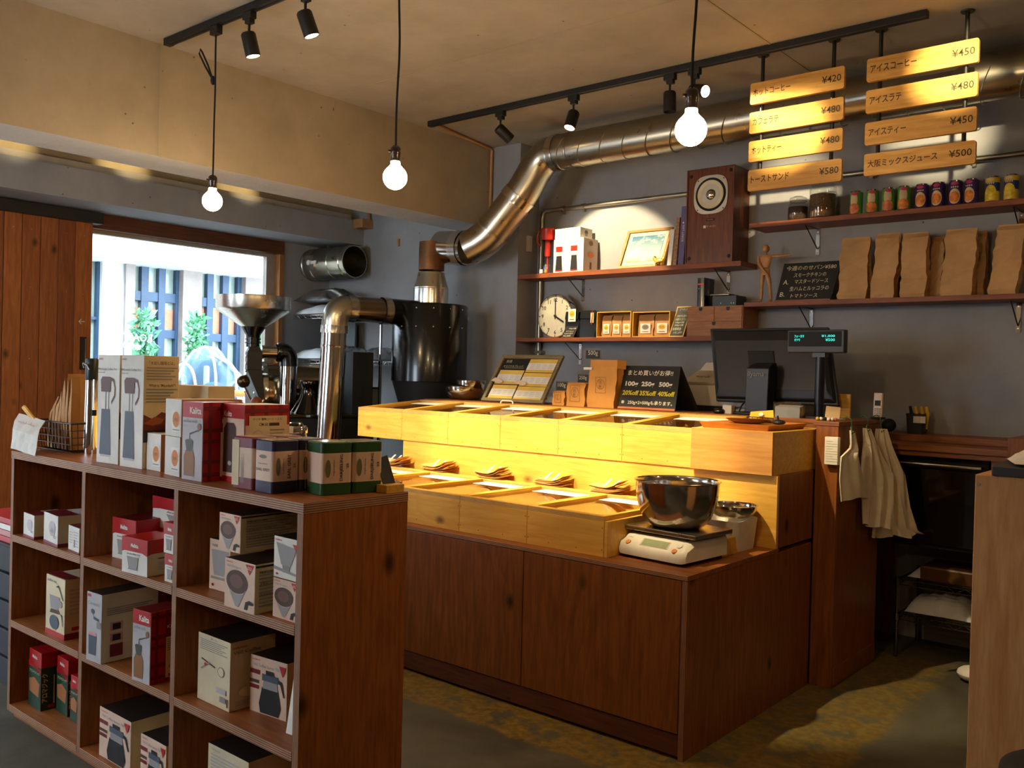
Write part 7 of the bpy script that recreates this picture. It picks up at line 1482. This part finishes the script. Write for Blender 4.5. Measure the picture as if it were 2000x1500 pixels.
g = G(); g.lathe([(r*.86, h_*.78), (r*.875, h_*.79), (r*.86, h_*.80)], c, 30); g.tube([(c.x+r*.86, Y, c.z+h_*.79), (c.x+r*1.05, Y-.01, c.z+h_*.72), (c.x+r*1.06, Y-.01, c.z+h_*.60)], .002, 6); obj('wire_clip', g, M_chrome, t)
c = at('y', Y, 1606, 424); c.z = zUR+.0008; r = (X(Y, 1631, 400)-X(Y, 1582, 400))/2; h_ = Z(Y, 1606, 358)-zUR
t = T('bean_jar', 'tall domed glass jar of paler beans next to the cans', 'jar', (c.x, Y, zUR), 0, 'glass jars of beans')
g = G(); g.lathe([(.001, 0), (r*.97, .001), (r, .006), (r, h_*.84), (r*.92, h_*.95), (r*.7, h_*.995), (.001, h_)], c, 32); obj('glass', g, M_clear, t)
g = G(); g.lathe([(.001, .004), (r*.955, .004), (r*.955, h_*.66), (r*.5, h_*.69), (.001, h_*.67)], c, 28); obj('beans', g, M_bean2, t, kind='stuff')
# ================================================================ hanging menu boards
M_post = M_black
def menu(px_posts, boards, label, names):
    Yb = 4.205
    xs = [at('z', ZC, *p).x for p in px_posts]; t = T('hanging_menu', label, 'menu sign', (sum(xs)/2, 4.24, 0)); t.location.z = 2.2; MW[t.name] = Matrix.Translation(V(t.location))
    xa, xb = boards[0]; zz = boards[1]; zmin = min(z0 for z0, z1 in zz)
    for x in xs:
        g = G(); g.tube([(x, 4.243, zmin+.03), (x, 4.243, ZC-.001)], .0095, 12); po = obj('post', g, M_post, t)
        g = G(); g.lathe([(.028, -.005), (.026, 0), (.012, .001)], (x, 4.243, ZC-.0006), 20, axis=(0, 0, 1)) if False else g.lathe([(.001, -.007), (.026, -.007), (.029, -.001), (.001, -.001)], (x, 4.243, ZC), 20); obj('flange', g, M_post, po)
    for (z0, z1), (s_, ws, p_) in zip(zz, names):
        r_ = .010; g = G(); ring = [V((q.x, Yb, q.y)) for q in (V((a.x, a.y, 0)) for a in R4(xa, xb, z0, z1, r_, 0))]
        g.loft([ring, [p+V((0, .020, 0)) for p in ring]], 0, True); b_ = obj('menu_board', g, M_sign, t)
        W_, H_ = xb-xa, z1-z0; g = G()
        g.text(s_, (xa+W_*.035, Yb-.001, z0+H_*.36), (1, 0, 0), (0, 0, 1), w=W_*ws, h=H_*.34, bold=.012); g.text(p_, (xa+W_*.775, Yb-.001, z0+H_*.36), (1, 0, 0), (0, 0, 1), w=W_*.195, h=H_*.32, bold=.006); obj('lettering', g, plain('burnt_lettering', '2e2008', .7), b_)
        g = G()
        for x in xs: g.cyl((x, Yb+.0205, (z0+z1)/2), (x, 4.236, (z0+z1)/2), .006, 8)
        obj('fixing', g, M_post, b_, kind='stuff')
def rows(pl, pr, tops): 
    Yb = 4.205; return (at('y', Yb, pl, 200).x, at('y', Yb, pr, 180).x), [((at('y', Yb, pl, b0).z+at('y', Yb, pr, b1).z)/2, (at('y', Yb, pl, t0).z+at('y', Yb, pr, t1).z)/2) for t0, t1, b0, b1 in tops]
menu(((1491, 108), (1633, 80)), rows(1465, 1648, [(164, 128, 205, 172), (220, 189, 262, 232), (277, 248, 317, 291), (332, 309, 373, 353)]), 'left set of four hanging wooden hot drink boards', [('ホットコーヒー', .41, '¥420'), ('カフェラテ', .29, '¥480'), ('ホットティー', .33, '¥480'), ('トーストサンド', .42, '¥580')])
menu(((1720, 56), (1888, 18)), rows(1691, 1909, [(117, 73, 160, 122), (178, 139, 222, 187), (241, 206, 284, 254), (301, 273, 344, 318)]), 'right set of four hanging wooden iced drink boards', [('アイスコーヒー', .43, '¥450'), ('アイスラテ', .30, '¥480'), ('アイスティー', .35, '¥450'), ('大阪ミックスジュース', .64, '¥500')])
# ================================================================ coffee roaster
O = V((-5.39, 3.60, 0)); RZ = math.radians(65); EX = V((math.cos(RZ), math.sin(RZ), 0)); EY = V((-math.sin(RZ), math.cos(RZ), 0))
ro_ = T('coffee_roaster', 'steel and black coffee roaster with conical hopper by the window', 'coffee roaster', O, RZ)
def tl(px, off=0.0):
    a = O+EY*off-CP; k = (px-1000)/FPX
    return (k*a.dot(CF)-a.dot(CR))/(EX.dot(CR)-k*EX.dot(CF))
def zl_(px, py, off=0.0): 
    t_ = tl(px, off); p = O+EY*off+EX*t_; return zat(p, py)
hz_ = [zl_(485, y) for y in (580, 604, 636, 655, 790)]
tx0 = tl(484)
g = G(); g.lathe([(.246, hz_[0]-.02), (.252, hz_[0]), (.250, hz_[0]-.015), (.250, hz_[1]), (.245, hz_[1]-.012), (.080, hz_[2]-.01), (.076, hz_[2]-.02), (.07, hz_[2]-.01), (.235, hz_[1]-.01), (.246, hz_[0]-.02)], (tx0, 0, 0), 48); obj('hopper', g, metal('hopper_steel', 'd6d0c4', .26, 0, .05), ro_, local=True)
g = G(); g.lathe([(.082, hz_[2]), (.083, hz_[2]-.012), (.048, hz_[3]), (.048, hz_[3]-.02), (.053, hz_[3]-.022), (.053, hz_[3]-.03), (.047, hz_[3]-.032), (.047, hz_[3]-.045), (.053, hz_[3]-.047), (.053, hz_[3]-.055), (.046, hz_[3]-.058), (.046, hz_[3]-.08)], (tx0, 0, 0), 30); obj('funnel', g, M_gloss, ro_, local=True)
zt0 = hz_[3]-.075; zt1 = zl_(485, 722); ta, tb_ = tl(482)-.035, tl(501)
g = G(); g.loft([[(ta, -.05, zt1-.0), (tb_, -.05, zt1), (tb_, .05, zt1), (ta, .05, zt1)], [(ta, -.05, zt0-.04), (tb_, -.05, zt0-.04), (tb_, .05, zt0-.04), (ta, .05, zt0-.04)], [(ta+.02, -.04, zt0), (tb_-.02, -.04, zt0), (tb_-.02, .04, zt0), (ta+.02, .04, zt0)]], 0, False)
zc_ = zl_(500, 775); g.loft([[(tb_-.02, -.05, zc_), (tb_+.02, -.05, zc_), (tb_+.02, .05, zc_), (tb_-.02, .05, zc_)], [(ta, -.05, zt1), (tb_, -.05, zt1), (tb_, .05, zt1), (ta, .05, zt1)]], 0, False); obj('chute_tower', g, M_black, ro_, local=True, bev=.003)
g = G(); 
for i in range(5): g.ball((ta-.004, -.03+.0*i, zt0-.07-.05*i), .010, 0, 8, 5)
g.tube([(tb_-.01, -.05, zt0-.03), (tb_+.035, -.06, zt0-.035), (tb_+.05, -.06, zt0-.025)], .003, 6); obj('bolt', g, M_chrome, ro_, local=True, kind='stuff')
tp = tl(555); zp1 = zl_(520, 688); 
g = G(); g.tube([(tb_, 0, zp1), (tp-.075, 0, zp1)], .047, 22); obj('cross_pipe', g, M_steel, ro_, local=True)
g = G(); g.lathe([(.062, 0), (.066, .006), (.066, .03), (.06, .034)], (tp-.085, 0, zp1), 24, axis=(1, 0, 0)); g.tube(bez([(tp-.055, 0, zp1), (tp-.02, 0, zp1+.01), (tp, 0, zp1), (tp, -.0, zp1-.06), (tp, 0, zp1-.095)], 9), .062, 24); obj('black_elbow', g, M_gloss, ro_, local=True)
# drum, front plate, housing
zd_ = 1.17; DYc = .30; xf = tl(500, .10); rd = .225
g = G(); g.lathe([(.001, -.035), (rd+.01, -.035), (rd+.015, -.03), (rd+.015, 0), (rd, 0)], (xf, DYc, zd_), 44, axis=(1, 0, 0)); obj('front_plate', g, M_black, ro_, local=True)
g = G()
for k in range(10): a = 2*PI*k/10; g.ball((xf-.038, DYc+(rd-.015)*math.cos(a), zd_+(rd-.015)*math.sin(a)), .011, 0, 8, 5)
obj('plate_bolt', g, M_chrome, ro_, local=True, kind='stuff')
g = G(); g.lathe([(rd+.012, .001), (rd+.016, .008), (rd+.016, .055), (rd+.008, .06)], (xf, DYc, zd_), 44, axis=(1, 0, 0)); obj('drum_ring', g, M_steel, ro_, local=True)
xe = tl(676, .10)
g = G(); g.lathe([(rd-.01, .058), (rd-.01, xe-xf)], (xf, DYc, zd_), 44, axis=(1, 0, 0)); obj('drum', g, metal('drum_steel', 'a58e72', .14), ro_, local=True)
zt_b = zl_(690, 690, -.15)
g = G(); g.box((tl(652, .05), .05, 1.0), (xe+.03, .38, zl_(680, 694, .05))); obj('rear_housing', g, plain('pale_steel_sheet', '9aa3aa', .35, .7, var=.03), ro_, local=True, bev=.004)
xk = tl(661, .05); zk = zl_(661, 768, .05); g = G(); g.lathe([(.02, 0), (.02, .015), (.012, .02), (.001, .021)], (xk, .049, zk), 16, axis=(0, -1, 0)); obj('control_knob', g, M_matt, ro_, local=True)
xa_, xb_ = tl(680, -.24), tl(720, -.24)
g = G(); g.box((xa_, -.24, .62), (xb_, .20, zl_(700, 688, -.24))); obj('control_cabinet', g, M_matt, ro_, local=True, bev=.003)
# bell shaped sample spout
xs_ = tl(597, -.16); zs_ = [zl_(597, y, -.16) for y in (743, 752, 765, 803)]
g = G(); g.tube([(tp, 0, zp1-.092), (tp-.004, 0, zs_[3]-.0135)], .060, 26); obj('down_pipe', g, M_steel, ro_, local=True)
g = G(); g.lathe([(.066, zs_[0]), (.07, zs_[0]-.006), (.07, zs_[1]), (.062, zs_[1]-.01), (.058, zs_[2]), (.07, zs_[2]-.04), (.125, zs_[3]), (.13, zs_[3]-.012)], (xs_, -.16, 0), 30); obj('cooling_spout', g, metal('dark_steel', '4a443e', .12), ro_, local=True)
g = G(); g.box((xf-.04, -.34, zs_[3]-.035), (xb_, .34, zs_[3]-.0135)); obj('cooling_deck', g, metal('dark_steel', '4a443e', .12), ro_, local=True, bev=.003)
g = G(); g.box((xf-.02, -.32, 0), (xb_-.01, .32, zs_[3]-.036)); obj('base_cabinet', g, M_matt, ro_, local=True, bev=.006)
# weighted handle and wooden knobs
oy = -.30; ph = O+EY*oy+EX*tl(467, oy); zb1 = zl_(467, 745, oy)
g = G(); g.ball((tl(467, oy), oy, zb1), .043, 0, 18, 10); g.ball((tl(467, oy)+.006, oy-.038, zb1), .012, 0, 10, 6); obj('counterweight', g, metal('bronze_weight', '5a4632', .3), ro_, local=True)
zk2 = zl_(490, 790, oy)
g = G(); g.tube([(tl(469, oy), oy, zb1-.03), (tl(485, oy), oy, zk2+.01), (tl(497, oy), oy+.1, zk2)], .008, 8); obj('weight_arm', g, M_chrome, ro_, local=True)
xw_ = tl(493, oy-.05); g = G(); g.lathe([(.001, .052), (.02, .05), (.036, .03), (.038, .015), (.026, 0), (.024, -.02), (.03, -.035), (.024, -.05), (.001, -.05)], (xw_, oy-.05, zk2), 24); obj('wooden_knob', g, wood('turned_knob', '9a5428', '74391a', 'z', 1, 0, .3), ro_, local=True)
# ================================================================ wire rack in the corner
def truss(g, a, b_, z, h=.026, r=.0028, n=None):
    a, b_ = V(a), V(b_); L = (b_-a).length; n = n or max(4, int(L/.04))
    for zz in (z, z-h): g.tube([V((a.x, a.y, zz)), V((b_.x, b_.y, zz))], r, 6)
    pts = [V((a.x, a.y, 0)).lerp(V((b_.x, b_.y, 0)), i/n)+V((0, 0, z if i % 2 else z-h)) for i in range(n+1)]
    g.tube(pts, r*.7, 5)
def wire_rack(name, label, x0, x1, y0, y1, levels, top, m, rp=.0125, wires=14):
    t = T(name, label, 'rack', ((x0+x1)/2, (y0+y1)/2, 0))
    for x in (x0, x1):
        for y in (y0, y1): g = G(); g.tube([(x, y, 0), (x, y, top)], rp, 12); obj('post', g, m, t)
    for z in levels:
        g = G(); e = rp*.8
        truss(g, (x0+e, y0), (x1-e, y0), z); truss(g, (x0+e, y1), (x1-e, y1), z); truss(g, (x0, y0+e), (x0, y1-e), z); truss(g, (x1, y0+e), (x1, y1-e), z)
        for i in range(wires): y = y0+(y1-y0)*(i+.5)/wires; g.tube([(x0, y, z), (x1, y, z)], .0022, 5)
        for x in (x0, x1):
            for y in (y0, y1): g.lathe([(rp, -.03), (rp+.006, -.028), (rp+.006, .004), (rp, .006)], (x, y, z), 12)
        obj('wire_shelf', g, m, t)
    return t
ya_ = 4.52; xl_ = at('y', ya_, 561, 640).x; xr2 = at('y', ya_, 743, 705).x
zA, zB2 = at('y', ya_, 600, 616).z, at('y', ya_, 600, 703).z
wire_rack('wire_rack', 'chrome wire rack in the window corner behind the roaster', xl_, xr2, ya_, 4.845, (zA, zB2, .95, .25), zA+.03, M_chrome)
def pillow(name, c, w_, d_, h_, m, label, rz=0.0, seed=1, sag=.0, cat='bag', group=None):
    rr = random.Random(seed); t = T(name, label, cat, c, rz, group); n_, k_ = 14, 10; top, bot = [], []
    for j in range(k_+1):
        for i in range(n_+1):
            u, v = 2*i/n_-1, 2*j/k_-1; f = max(0, (1-abs(u)**2.6)*(1-abs(v)**2.6))**.6; w3 = rr.uniform(-1, 1)*.045*h_*f
            top.append(V((u*w_/2, v*d_/2, h_*.12+h_*.88*f+w3+.006*math.sin(u*9+seed)*f))); bot.append(V((u*w_/2, v*d_/2, h_*.12*(1-f))))
    g = G(); N = n_+1; fs = []
    for j in range(k_):
        for i in range(n_): fs.append((j*N+i, j*N+i+1, (j+1)*N+i+1, (j+1)*N+i))
    L = len(top); vs = top+bot; fs = fs+[tuple(reversed([q+L for q in f])) for f in fs]
    e = [i for i in range(N)]+[j*N+n_ for j in range(1, k_+1)]+[k_*N+i for i in range(n_-1, -1, -1)]+[j*N for j in range(k_-1, 0, -1)]
    for q in range(len(e)): a, b_ = e[q], e[(q+1) % len(e)]; fs.append((a, a+L, b_+L, b_))
    g.add(vs, fs, 0, True); obj('bag', g, m, t, local=True); return t
M_silver = metal('silver_foil_bag', 'c4c8cc', .25, 0, .1); M_wbag = plain('white_film_bag', 'e2e4e6', .3, bmp=.2)
gB = 'foil and white bags on the wire rack'
pillow('bean_sack', ((xl_+xr2)/2-.20, 4.67, zA+.003), .62, .30, .085, M_wbag, 'white bag on top of the wire rack, under the silver one', 0, 3, group=gB)
pillow('bean_sack', ((xl_+xr2)/2-.22, 4.67, zA+.106), .58, .28, .115, M_silver, 'silver foil bag topmost on the wire rack', .03, 5, group=gB)
pillow('bean_sack', (xl_+.25, 4.65, zB2+.003), .42, .26, .09, M_wbag, 'white bag on the middle shelf of the wire rack, at its left', 0, 7, group=gB)
pillow('bean_sack', (xl_+.64, 4.66, zB2+.003), .30, .26, .11, M_silver, 'silver foil bag on the middle shelf behind the steel pipe', 0, 9, group=gB)
pillow('bean_sack', (xr2-.15, 4.66, zB2+.003), .24, .26, .10, M_silver, 'crumpled foil bag at the right end of the middle rack shelf', .1, 11, group=gB)
g = G(); g.box((xl_+.04, 4.80, zB2+.004), (xl_+.52, 4.82, zA-.045)); solo('grey_panel', g, plain('slate_grey_panel', '5d6468', .5), 'slate grey panel standing at the back of the wire rack', 'panel', bev=.002)
q = at('y', 4.62, 727, 790); zc2 = Z(4.62, 727, 757); g = G(); g.lathe([(.001, .001), (.075, .001), (.078, .01), (.078, zc2-.95-.012), (.082, zc2-.95-.01), (.082, zc2-.95), (.07, zc2-.95), (.068, zc2-.96), (.001, .03)], (min(q.x-.03, xr2-.10), 4.62, .953), 28, mats=[0, 0, 0, 1, 1, 1, 1, 0]); solo('canister', g, [plain('grey_canister', '8f8d88', .4), M_matt], 'grey canister with black rim on the lower wire rack shelf', 'canister')
# ================================================================ staff side: worktop, racks, towels
WZ = 1.061; LZ = 1.094; wy0, wy1 = 4.60, YB-.002; wx0 = -1.447; bx_ = at('y', 4.58, 1970, 855)
wt = T('staff_worktop', 'long reddish wooden worktop along the dark back wall', 'worktop', ((wx0+bx_.x)/2, 4.6, WZ-.03))
g = G(); g.box((wx0-.15, wy0, WZ-.03), (bx_.x, wy1, WZ)); obj('board', g, M_basex, wt, bev=.002)
g = G(); g.box((wx0-.15, 4.83, WZ+.0005), (bx_.x, wy1, LZ)); obj('rear_ledge', g, M_basex, wt, bev=.002)
g = G(); g.box((wx0-.08, wy0+.02, WZ-.055), (bx_.x-.002, wy0+.05, WZ-.0305)); obj('apron', g, M_basex, wt)
for x in (wx0-.10, bx_.x-.06):
    for y in (wy0+.06, wy1-.08): g = G(); g.box((x-.02, y-.02, 0), (x+.02, y+.02, WZ-.0305)); obj('leg', g, M_base, wt)
ep = T('end_block', 'reddish wooden end cabinet at the right picture edge', 'cabinet', (bx_.x+.2, 4.8, 0))
g = G(); g.box((bx_.x+.001, 4.56, 0), (bx_.x+.5, 5.09, bx_.z)); obj('body', g, M_base, ep, bev=.002)
dwx0, dwx1 = wx0+.02, bx_.x-.10
dw_ = T('under_counter_fridge', 'dark glossy under counter appliance with chrome rail below the worktop', 'fridge', ((dwx0+dwx1)/2, 4.6, .55))
fy0 = wy0+.06; zr_ = zat((dwx0+.1, fy0-.03), 905); zb3 = .56
g = G(); g.box((dwx0, fy0+.02, zb3), (dwx1, wy1-.05, WZ-.031)); obj('case', g, M_matt, dw_)
g = G(); g.box((dwx0, fy0, zb3+.02), (dwx1, fy0+.0195, zr_-.02)); obj('door', g, plain('smoked_glass', '0a0a0a', .08, coat=.5), dw_, bev=.004)
g = G(); g.tube([(dwx0+.02, fy0+.0, zr_), (dwx0+.02, fy0-.03, zr_), (dwx1-.02, fy0-.03, zr_), (dwx1-.02, fy0, zr_)], .007, 8); obj('handle_rail', g, M_steel, dw_)
zs1, zs2 = zat((-1.2, 4.70), 1142), zat((-1.2, 4.70), 1212)
wire_rack('low_wire_rack', 'low dark wire rack under the worktop holding packets', dwx0+.03, dwx1-.03, 4.68, 5.04, (zs1, zs2), zs1+.012, metal('dark_chrome', '77726a', .25), .010, 12)
gP = 'packets on the low wire rack'; xm_ = (dwx0+dwx1)/2
pillow('film_packet', (dwx0+.17, 4.86, zs2+.003), .24, .30, .085, M_wbag, 'pale film packet at the left of the lower rack shelf', .05, 21, group=gP)
pillow('film_packet', (dwx1-.17, 4.86, zs2+.003), .24, .30, .10, M_wbag, 'white film packet at the right of the lower rack shelf', -.05, 23, group=gP)
pillow('film_packet', (dwx0+.15, 4.86, zs1+.003), .18, .26, .05, M_wbag, 'small pale packet at the left of the upper rack shelf', 0, 25, group=gP)
g = G(); g.box((dwx1-.30, 4.72, zs1+.003), (dwx1-.05, 4.98, zs1+.075)); solo('brown_packet', g, plain('brown_film_packet', '5a3a24', .2), 'flat brown wrapped packet on the upper rack shelf', 'packet', bev=.01)
# tool caddy on the worktop, phone, black object
q0, q1 = at('y', 4.93, 1764, 850), at('y', 4.93, 1806, 853)
cx_, cy2 = (q0.x+q1.x)/2, 4.985; WZ = LZ; hcd = zat((cx_, cy2-.05), 808)-WZ; wc = (q1.x-q0.x)*.42
td = T('tool_caddy', 'dark caddy of yellow handled tools on the back worktop', 'caddy', (cx_, cy2, WZ))
g = G(); g.loft([R4(cx_-wc*.85, cx_+wc*.85, cy2-.05, cy2+.05, .015, WZ+.0006), R4(cx_-wc, cx_+wc, cy2-.06, cy2+.06, .015, WZ+hcd), R4(cx_-wc+.006, cx_+wc-.006, cy2-.054, cy2+.054, .012, WZ+hcd), R4(cx_-wc*.85+.006, cx_+wc*.85-.006, cy2-.044, cy2+.044, .012, WZ+.02)], 0, True); obj('box', g, plain('charcoal_caddy', '26262a', .5), td)
g = G(); 
for u_ in (.02, .48): g.box((cx_-.005+u_*wc*1.5, cy2-.0615, WZ+hcd*.55), (cx_+.028+u_*wc*1.3, cy2-.0595, WZ+hcd*.88))
obj('white_label', g, M_white, td, kind='stuff')
for i, (dx, c_) in enumerate(((-.035, M_matt), (-.01, M_lab), (.02, M_lab), (.045, M_lab))):
    g = G(); g.tube([(cx_+dx, cy2, WZ+.025), (cx_+dx+.004, cy2, WZ+hcd*1.0), (cx_+dx-.004, cy2, WZ+hcd*1.36)], [.005, .009, .007], 8); solo('hand_tool', g, c_, ['black handled tool at the left of the dark caddy', 'yellow handled tool second in the dark caddy', 'yellow handled tool third in the dark caddy', 'yellow handled tool at the right of the dark caddy'][i], 'tool', 'tools standing in the dark caddy')
Y = 4.50; a_, b_ = at('y', Y, 1706, 818), at('y', Y, 1726, 768); hp = b_.z-ZR; xp = at('y', Y, 1715, 800).x
ph = T('cordless_phone', 'cream cordless phone handset standing on the register counter', 'phone', (xp, Y, ZR))
g = G(); wp_ = .021; g.loft([R4(xp-wp_, xp+wp_, Y-.010, Y+.010, .006, ZR+.012), R4(xp-wp_*1.05, xp+wp_*1.05, Y-.008, Y+.014, .006, ZR+hp*.6), R4(xp-wp_, xp+wp_, Y-.004, Y+.016, .006, ZR+hp)], 0, True); obj('handset', g, plain('cream_phone', 'd6c3a8', .4), ph)
g = G(); g.box((xp-.013, Y-.0105, ZR+hp*.52), (xp+.013, Y-.008, ZR+hp*.72)); obj('screen', g, M_ink, ph)
g = G()
for r_ in range(4):
    for c_ in range(3): g.box((xp-.014+c_*.011, Y-.0118, ZR+hp*(.14+.08*r_)), (xp-.007+c_*.011, Y-.009, ZR+hp*(.14+.08*r_)+.005))
obj('key', g, M_grey, ph, kind='stuff')
g = G(); g.box((xp-.03, Y-.02, ZR+.0006), (xp+.03, Y+.025, ZR+.0115)); obj('charging_cradle', g, M_matt, ph, bev=.003)
q = at('y', 4.95, 1736, 830); g = G(); g.ball((q.x, 4.95, WZ+.037), .037, 0, 14, 8, .95); solo('black_ball', g, M_matt, 'small black rounded object behind the hanging towels', 'object')
# hooks and towels
M_tow = plain('cream_towel', 'eadfc6', .85, var=.08, nscale=6, bmp=.5); M_hook = plain('green_hook', '2f6a3a', .35)
def atp(h, d, px, py):
    r_ = ray(px, py); nn = V((d[1], -d[0], 0)); return CP+r_*((V(h)-CP).dot(nn)/r_.dot(nn))
def towel(h, d, rows_, label, folds, amp, hookpx, m=M_tow, seed=1):
    tp_ = atp(h, d, (rows_[0][0]+rows_[0][1])/2, rows_[0][2])
    t = T('hanging_towel', label, 'towel', tp_, 0, 'cream towels hanging on green hooks'); n_ = 20; nn = V((d[1], -d[0], 0)).normalized()
    grid = []; rr = random.Random(seed)
    R2 = []
    for i in range(len(rows_)-1):
        for s_ in range(4): R2.append([rows_[i][k]+(rows_[i+1][k]-rows_[i][k])*s_/4 for k in range(4)])
    R2.append(list(rows_[-1]))
    for ri, (l_, r_, yl_, yr_) in enumerate(R2):
        row = []
        for j in range(n_+1):
            f = j/n_; p = atp(h, d, l_+(r_-l_)*f, yl_+(yr_-yl_)*f+(3*math.sin(f*folds*2.2+seed) if ri == len(R2)-1 else 0))
            a = amp*(.35+.65*min(1, ri/8)); row.append(p+nn*(a*math.sin(f*folds*PI+seed+ri*.12)+a*.4*math.sin(f*folds*2.3*PI+seed*2)))
        grid.append(row)
    g = G(); N = n_+1; vs = [p for r_ in grid for p in r_]; bk_ = [p-nn*.004 for p in vs]; fs = []
    for i in range(len(grid)-1):
        for j in range(n_): fs.append((i*N+j, (i+1)*N+j, (i+1)*N+j+1, i*N+j+1))
    L = len(vs); f2 = [tuple(reversed([q+L for q in f])) for f in fs]; K = len(grid)
    e = [i for i in range(N)]+[j*N+n_ for j in range(1, K)]+[(K-1)*N+i for i in range(n_-1, -1, -1)]+[j*N for j in range(K-2, 0, -1)]
    e2 = [(e[q], e[(q+1) % len(e)], e[(q+1) % len(e)]+L, e[q]+L) for q in range(len(e))]
    g.add(vs+bk_, fs+f2+e2, 0, True); obj('cloth', g, m, t)
    k_ = at('x', -1.455, *hookpx); g = G(); g.tube([(-1.475, k_.y, ZR+.012), (-1.455, k_.y, ZR+.022), (-1.437, k_.y, ZR+.010), (-1.436, k_.y, ZR-.02), tp_+V((-.006, 0, .01)), tp_+V((0, -.006, -.018)), tp_+V((.012, -.004, -.006))], .0028, 8)
    return g
H1 = V((-1.395, 4.10, 0)); H2 = V((-1.40, 4.28, 0)); H3 = V((-1.395, 4.44, 0))
hk = []
hk.append((towel(H1, (0, 1), [(1661, 1669, 840, 843), (1662, 1676, 866, 872), (1663, 1673, 876, 878), (1648, 1682, 893, 889), (1647, 1690, 935, 930), (1652, 1698, 978, 970)], 'small cream towel on the front hook of the register counter', 2.5, .014, (1655, 822), seed=2), 'front'))
hk.append((towel(H2, (.25, .97), [(1688, 1702, 836, 838), (1690, 1712, 860, 862), (1688, 1722, 890, 892), (1684, 1740, 935, 925), (1684, 1739, 980, 985), (1683, 1733, 1025, 1031)], 'medium folded cream towel on the middle hook', 4.5, .016, (1687, 819), seed=4), 'middle'))
hk.append((towel(H3, (.62, .78), [(1712, 1734, 837, 838), (1708, 1744, 862, 870), (1710, 1770, 905, 928), (1704, 1778, 960, 990), (1702, 1790, 1015, 1035), (1700, 1806, 1050, 1046)], 'large cream towel draped widest on the rear hook', 5.5, .020, (1712, 818), seed=6), 'rear'))
for g, w_ in hk: solo('towel_hook', g, M_hook, 'green wire hook carrying the towel, %s one of three' % w_, 'hook', 'green wire hooks on the register counter')
# ================================================================ right foreground
Y = 2.32; a_ = at('y', Y, 1905, 926)
rc = T('end_cabinet', 'pale knotty wooden cabinet end with dark top at the right edge', 'cabinet', (a_.x+.3, Y+.3, 0))
g = G(); g.box((a_.x, Y, 0), (a_.x+.75, Y+.55, a_.z)); obj('body', g, M_ligno, rc, bev=.002)
g = G(); b1 = at('y', Y-.004, 1938, 923); zt3 = a_.z+.022; g.loft([[V((b1.x, Y-.012, z)), V((a_.x+.78, Y-.012, z)), V((a_.x+.78, Y+.56, z)), V((a_.x+.02, Y+.56, z)), V((a_.x+.02, Y+.10, z))] for z in (a_.z+.0006, zt3)], 0, False); obj('dark_top', g, plain('slate_black_top', '2a2a28', .45), rc, bev=.002)
g = G(); q = at('y', Y-.001, 1911, 946); g.cyl((q.x, Y+.001, q.z), (q.x, Y-.0015, q.z), .004, 10); obj('screw', g, M_pipe, rc)
q = at('z', zt3, 1998, 914); pillow('folded_cloth', (q.x+.06, Y+.14, zt3+.001), .22, .18, .045, M_wplast, 'white folded cloth on the dark top at the right edge', .3, 31, cat='cloth')
q = at('z', 0, 1884, 1320); g = G(); g.ball((q.x+.05, q.y-.06, .035), .07, 0, 16, 8, .5); solo('white_bundle', g, M_white, 'small white bundle on the floor beside the pale cabinet', 'bundle')
# rounded black stool whose edge shows at the bottom right corner
q = at('z', .64, 1972, 1478); st_ = T('stool', 'round black stool cut off at the bottom right corner', 'stool', (q.x+.15, q.y, 0))
c = (q.x+.15, q.y, 0); g = G(); g.lathe([(.001, .59), (.15, .59), (.168, .61), (.165, .632), (.14, .645), (.001, .65)], c, 36); obj('seat', g, M_matt, st_)
for k in range(4): a = PI/4+k*PI/2; g = G(); g.cyl((c[0]+.11*math.cos(a), c[1]+.11*math.sin(a), .59), (c[0]+.15*math.cos(a), c[1]+.15*math.sin(a), 0), .012, 10); obj('leg', g, M_black, st_)
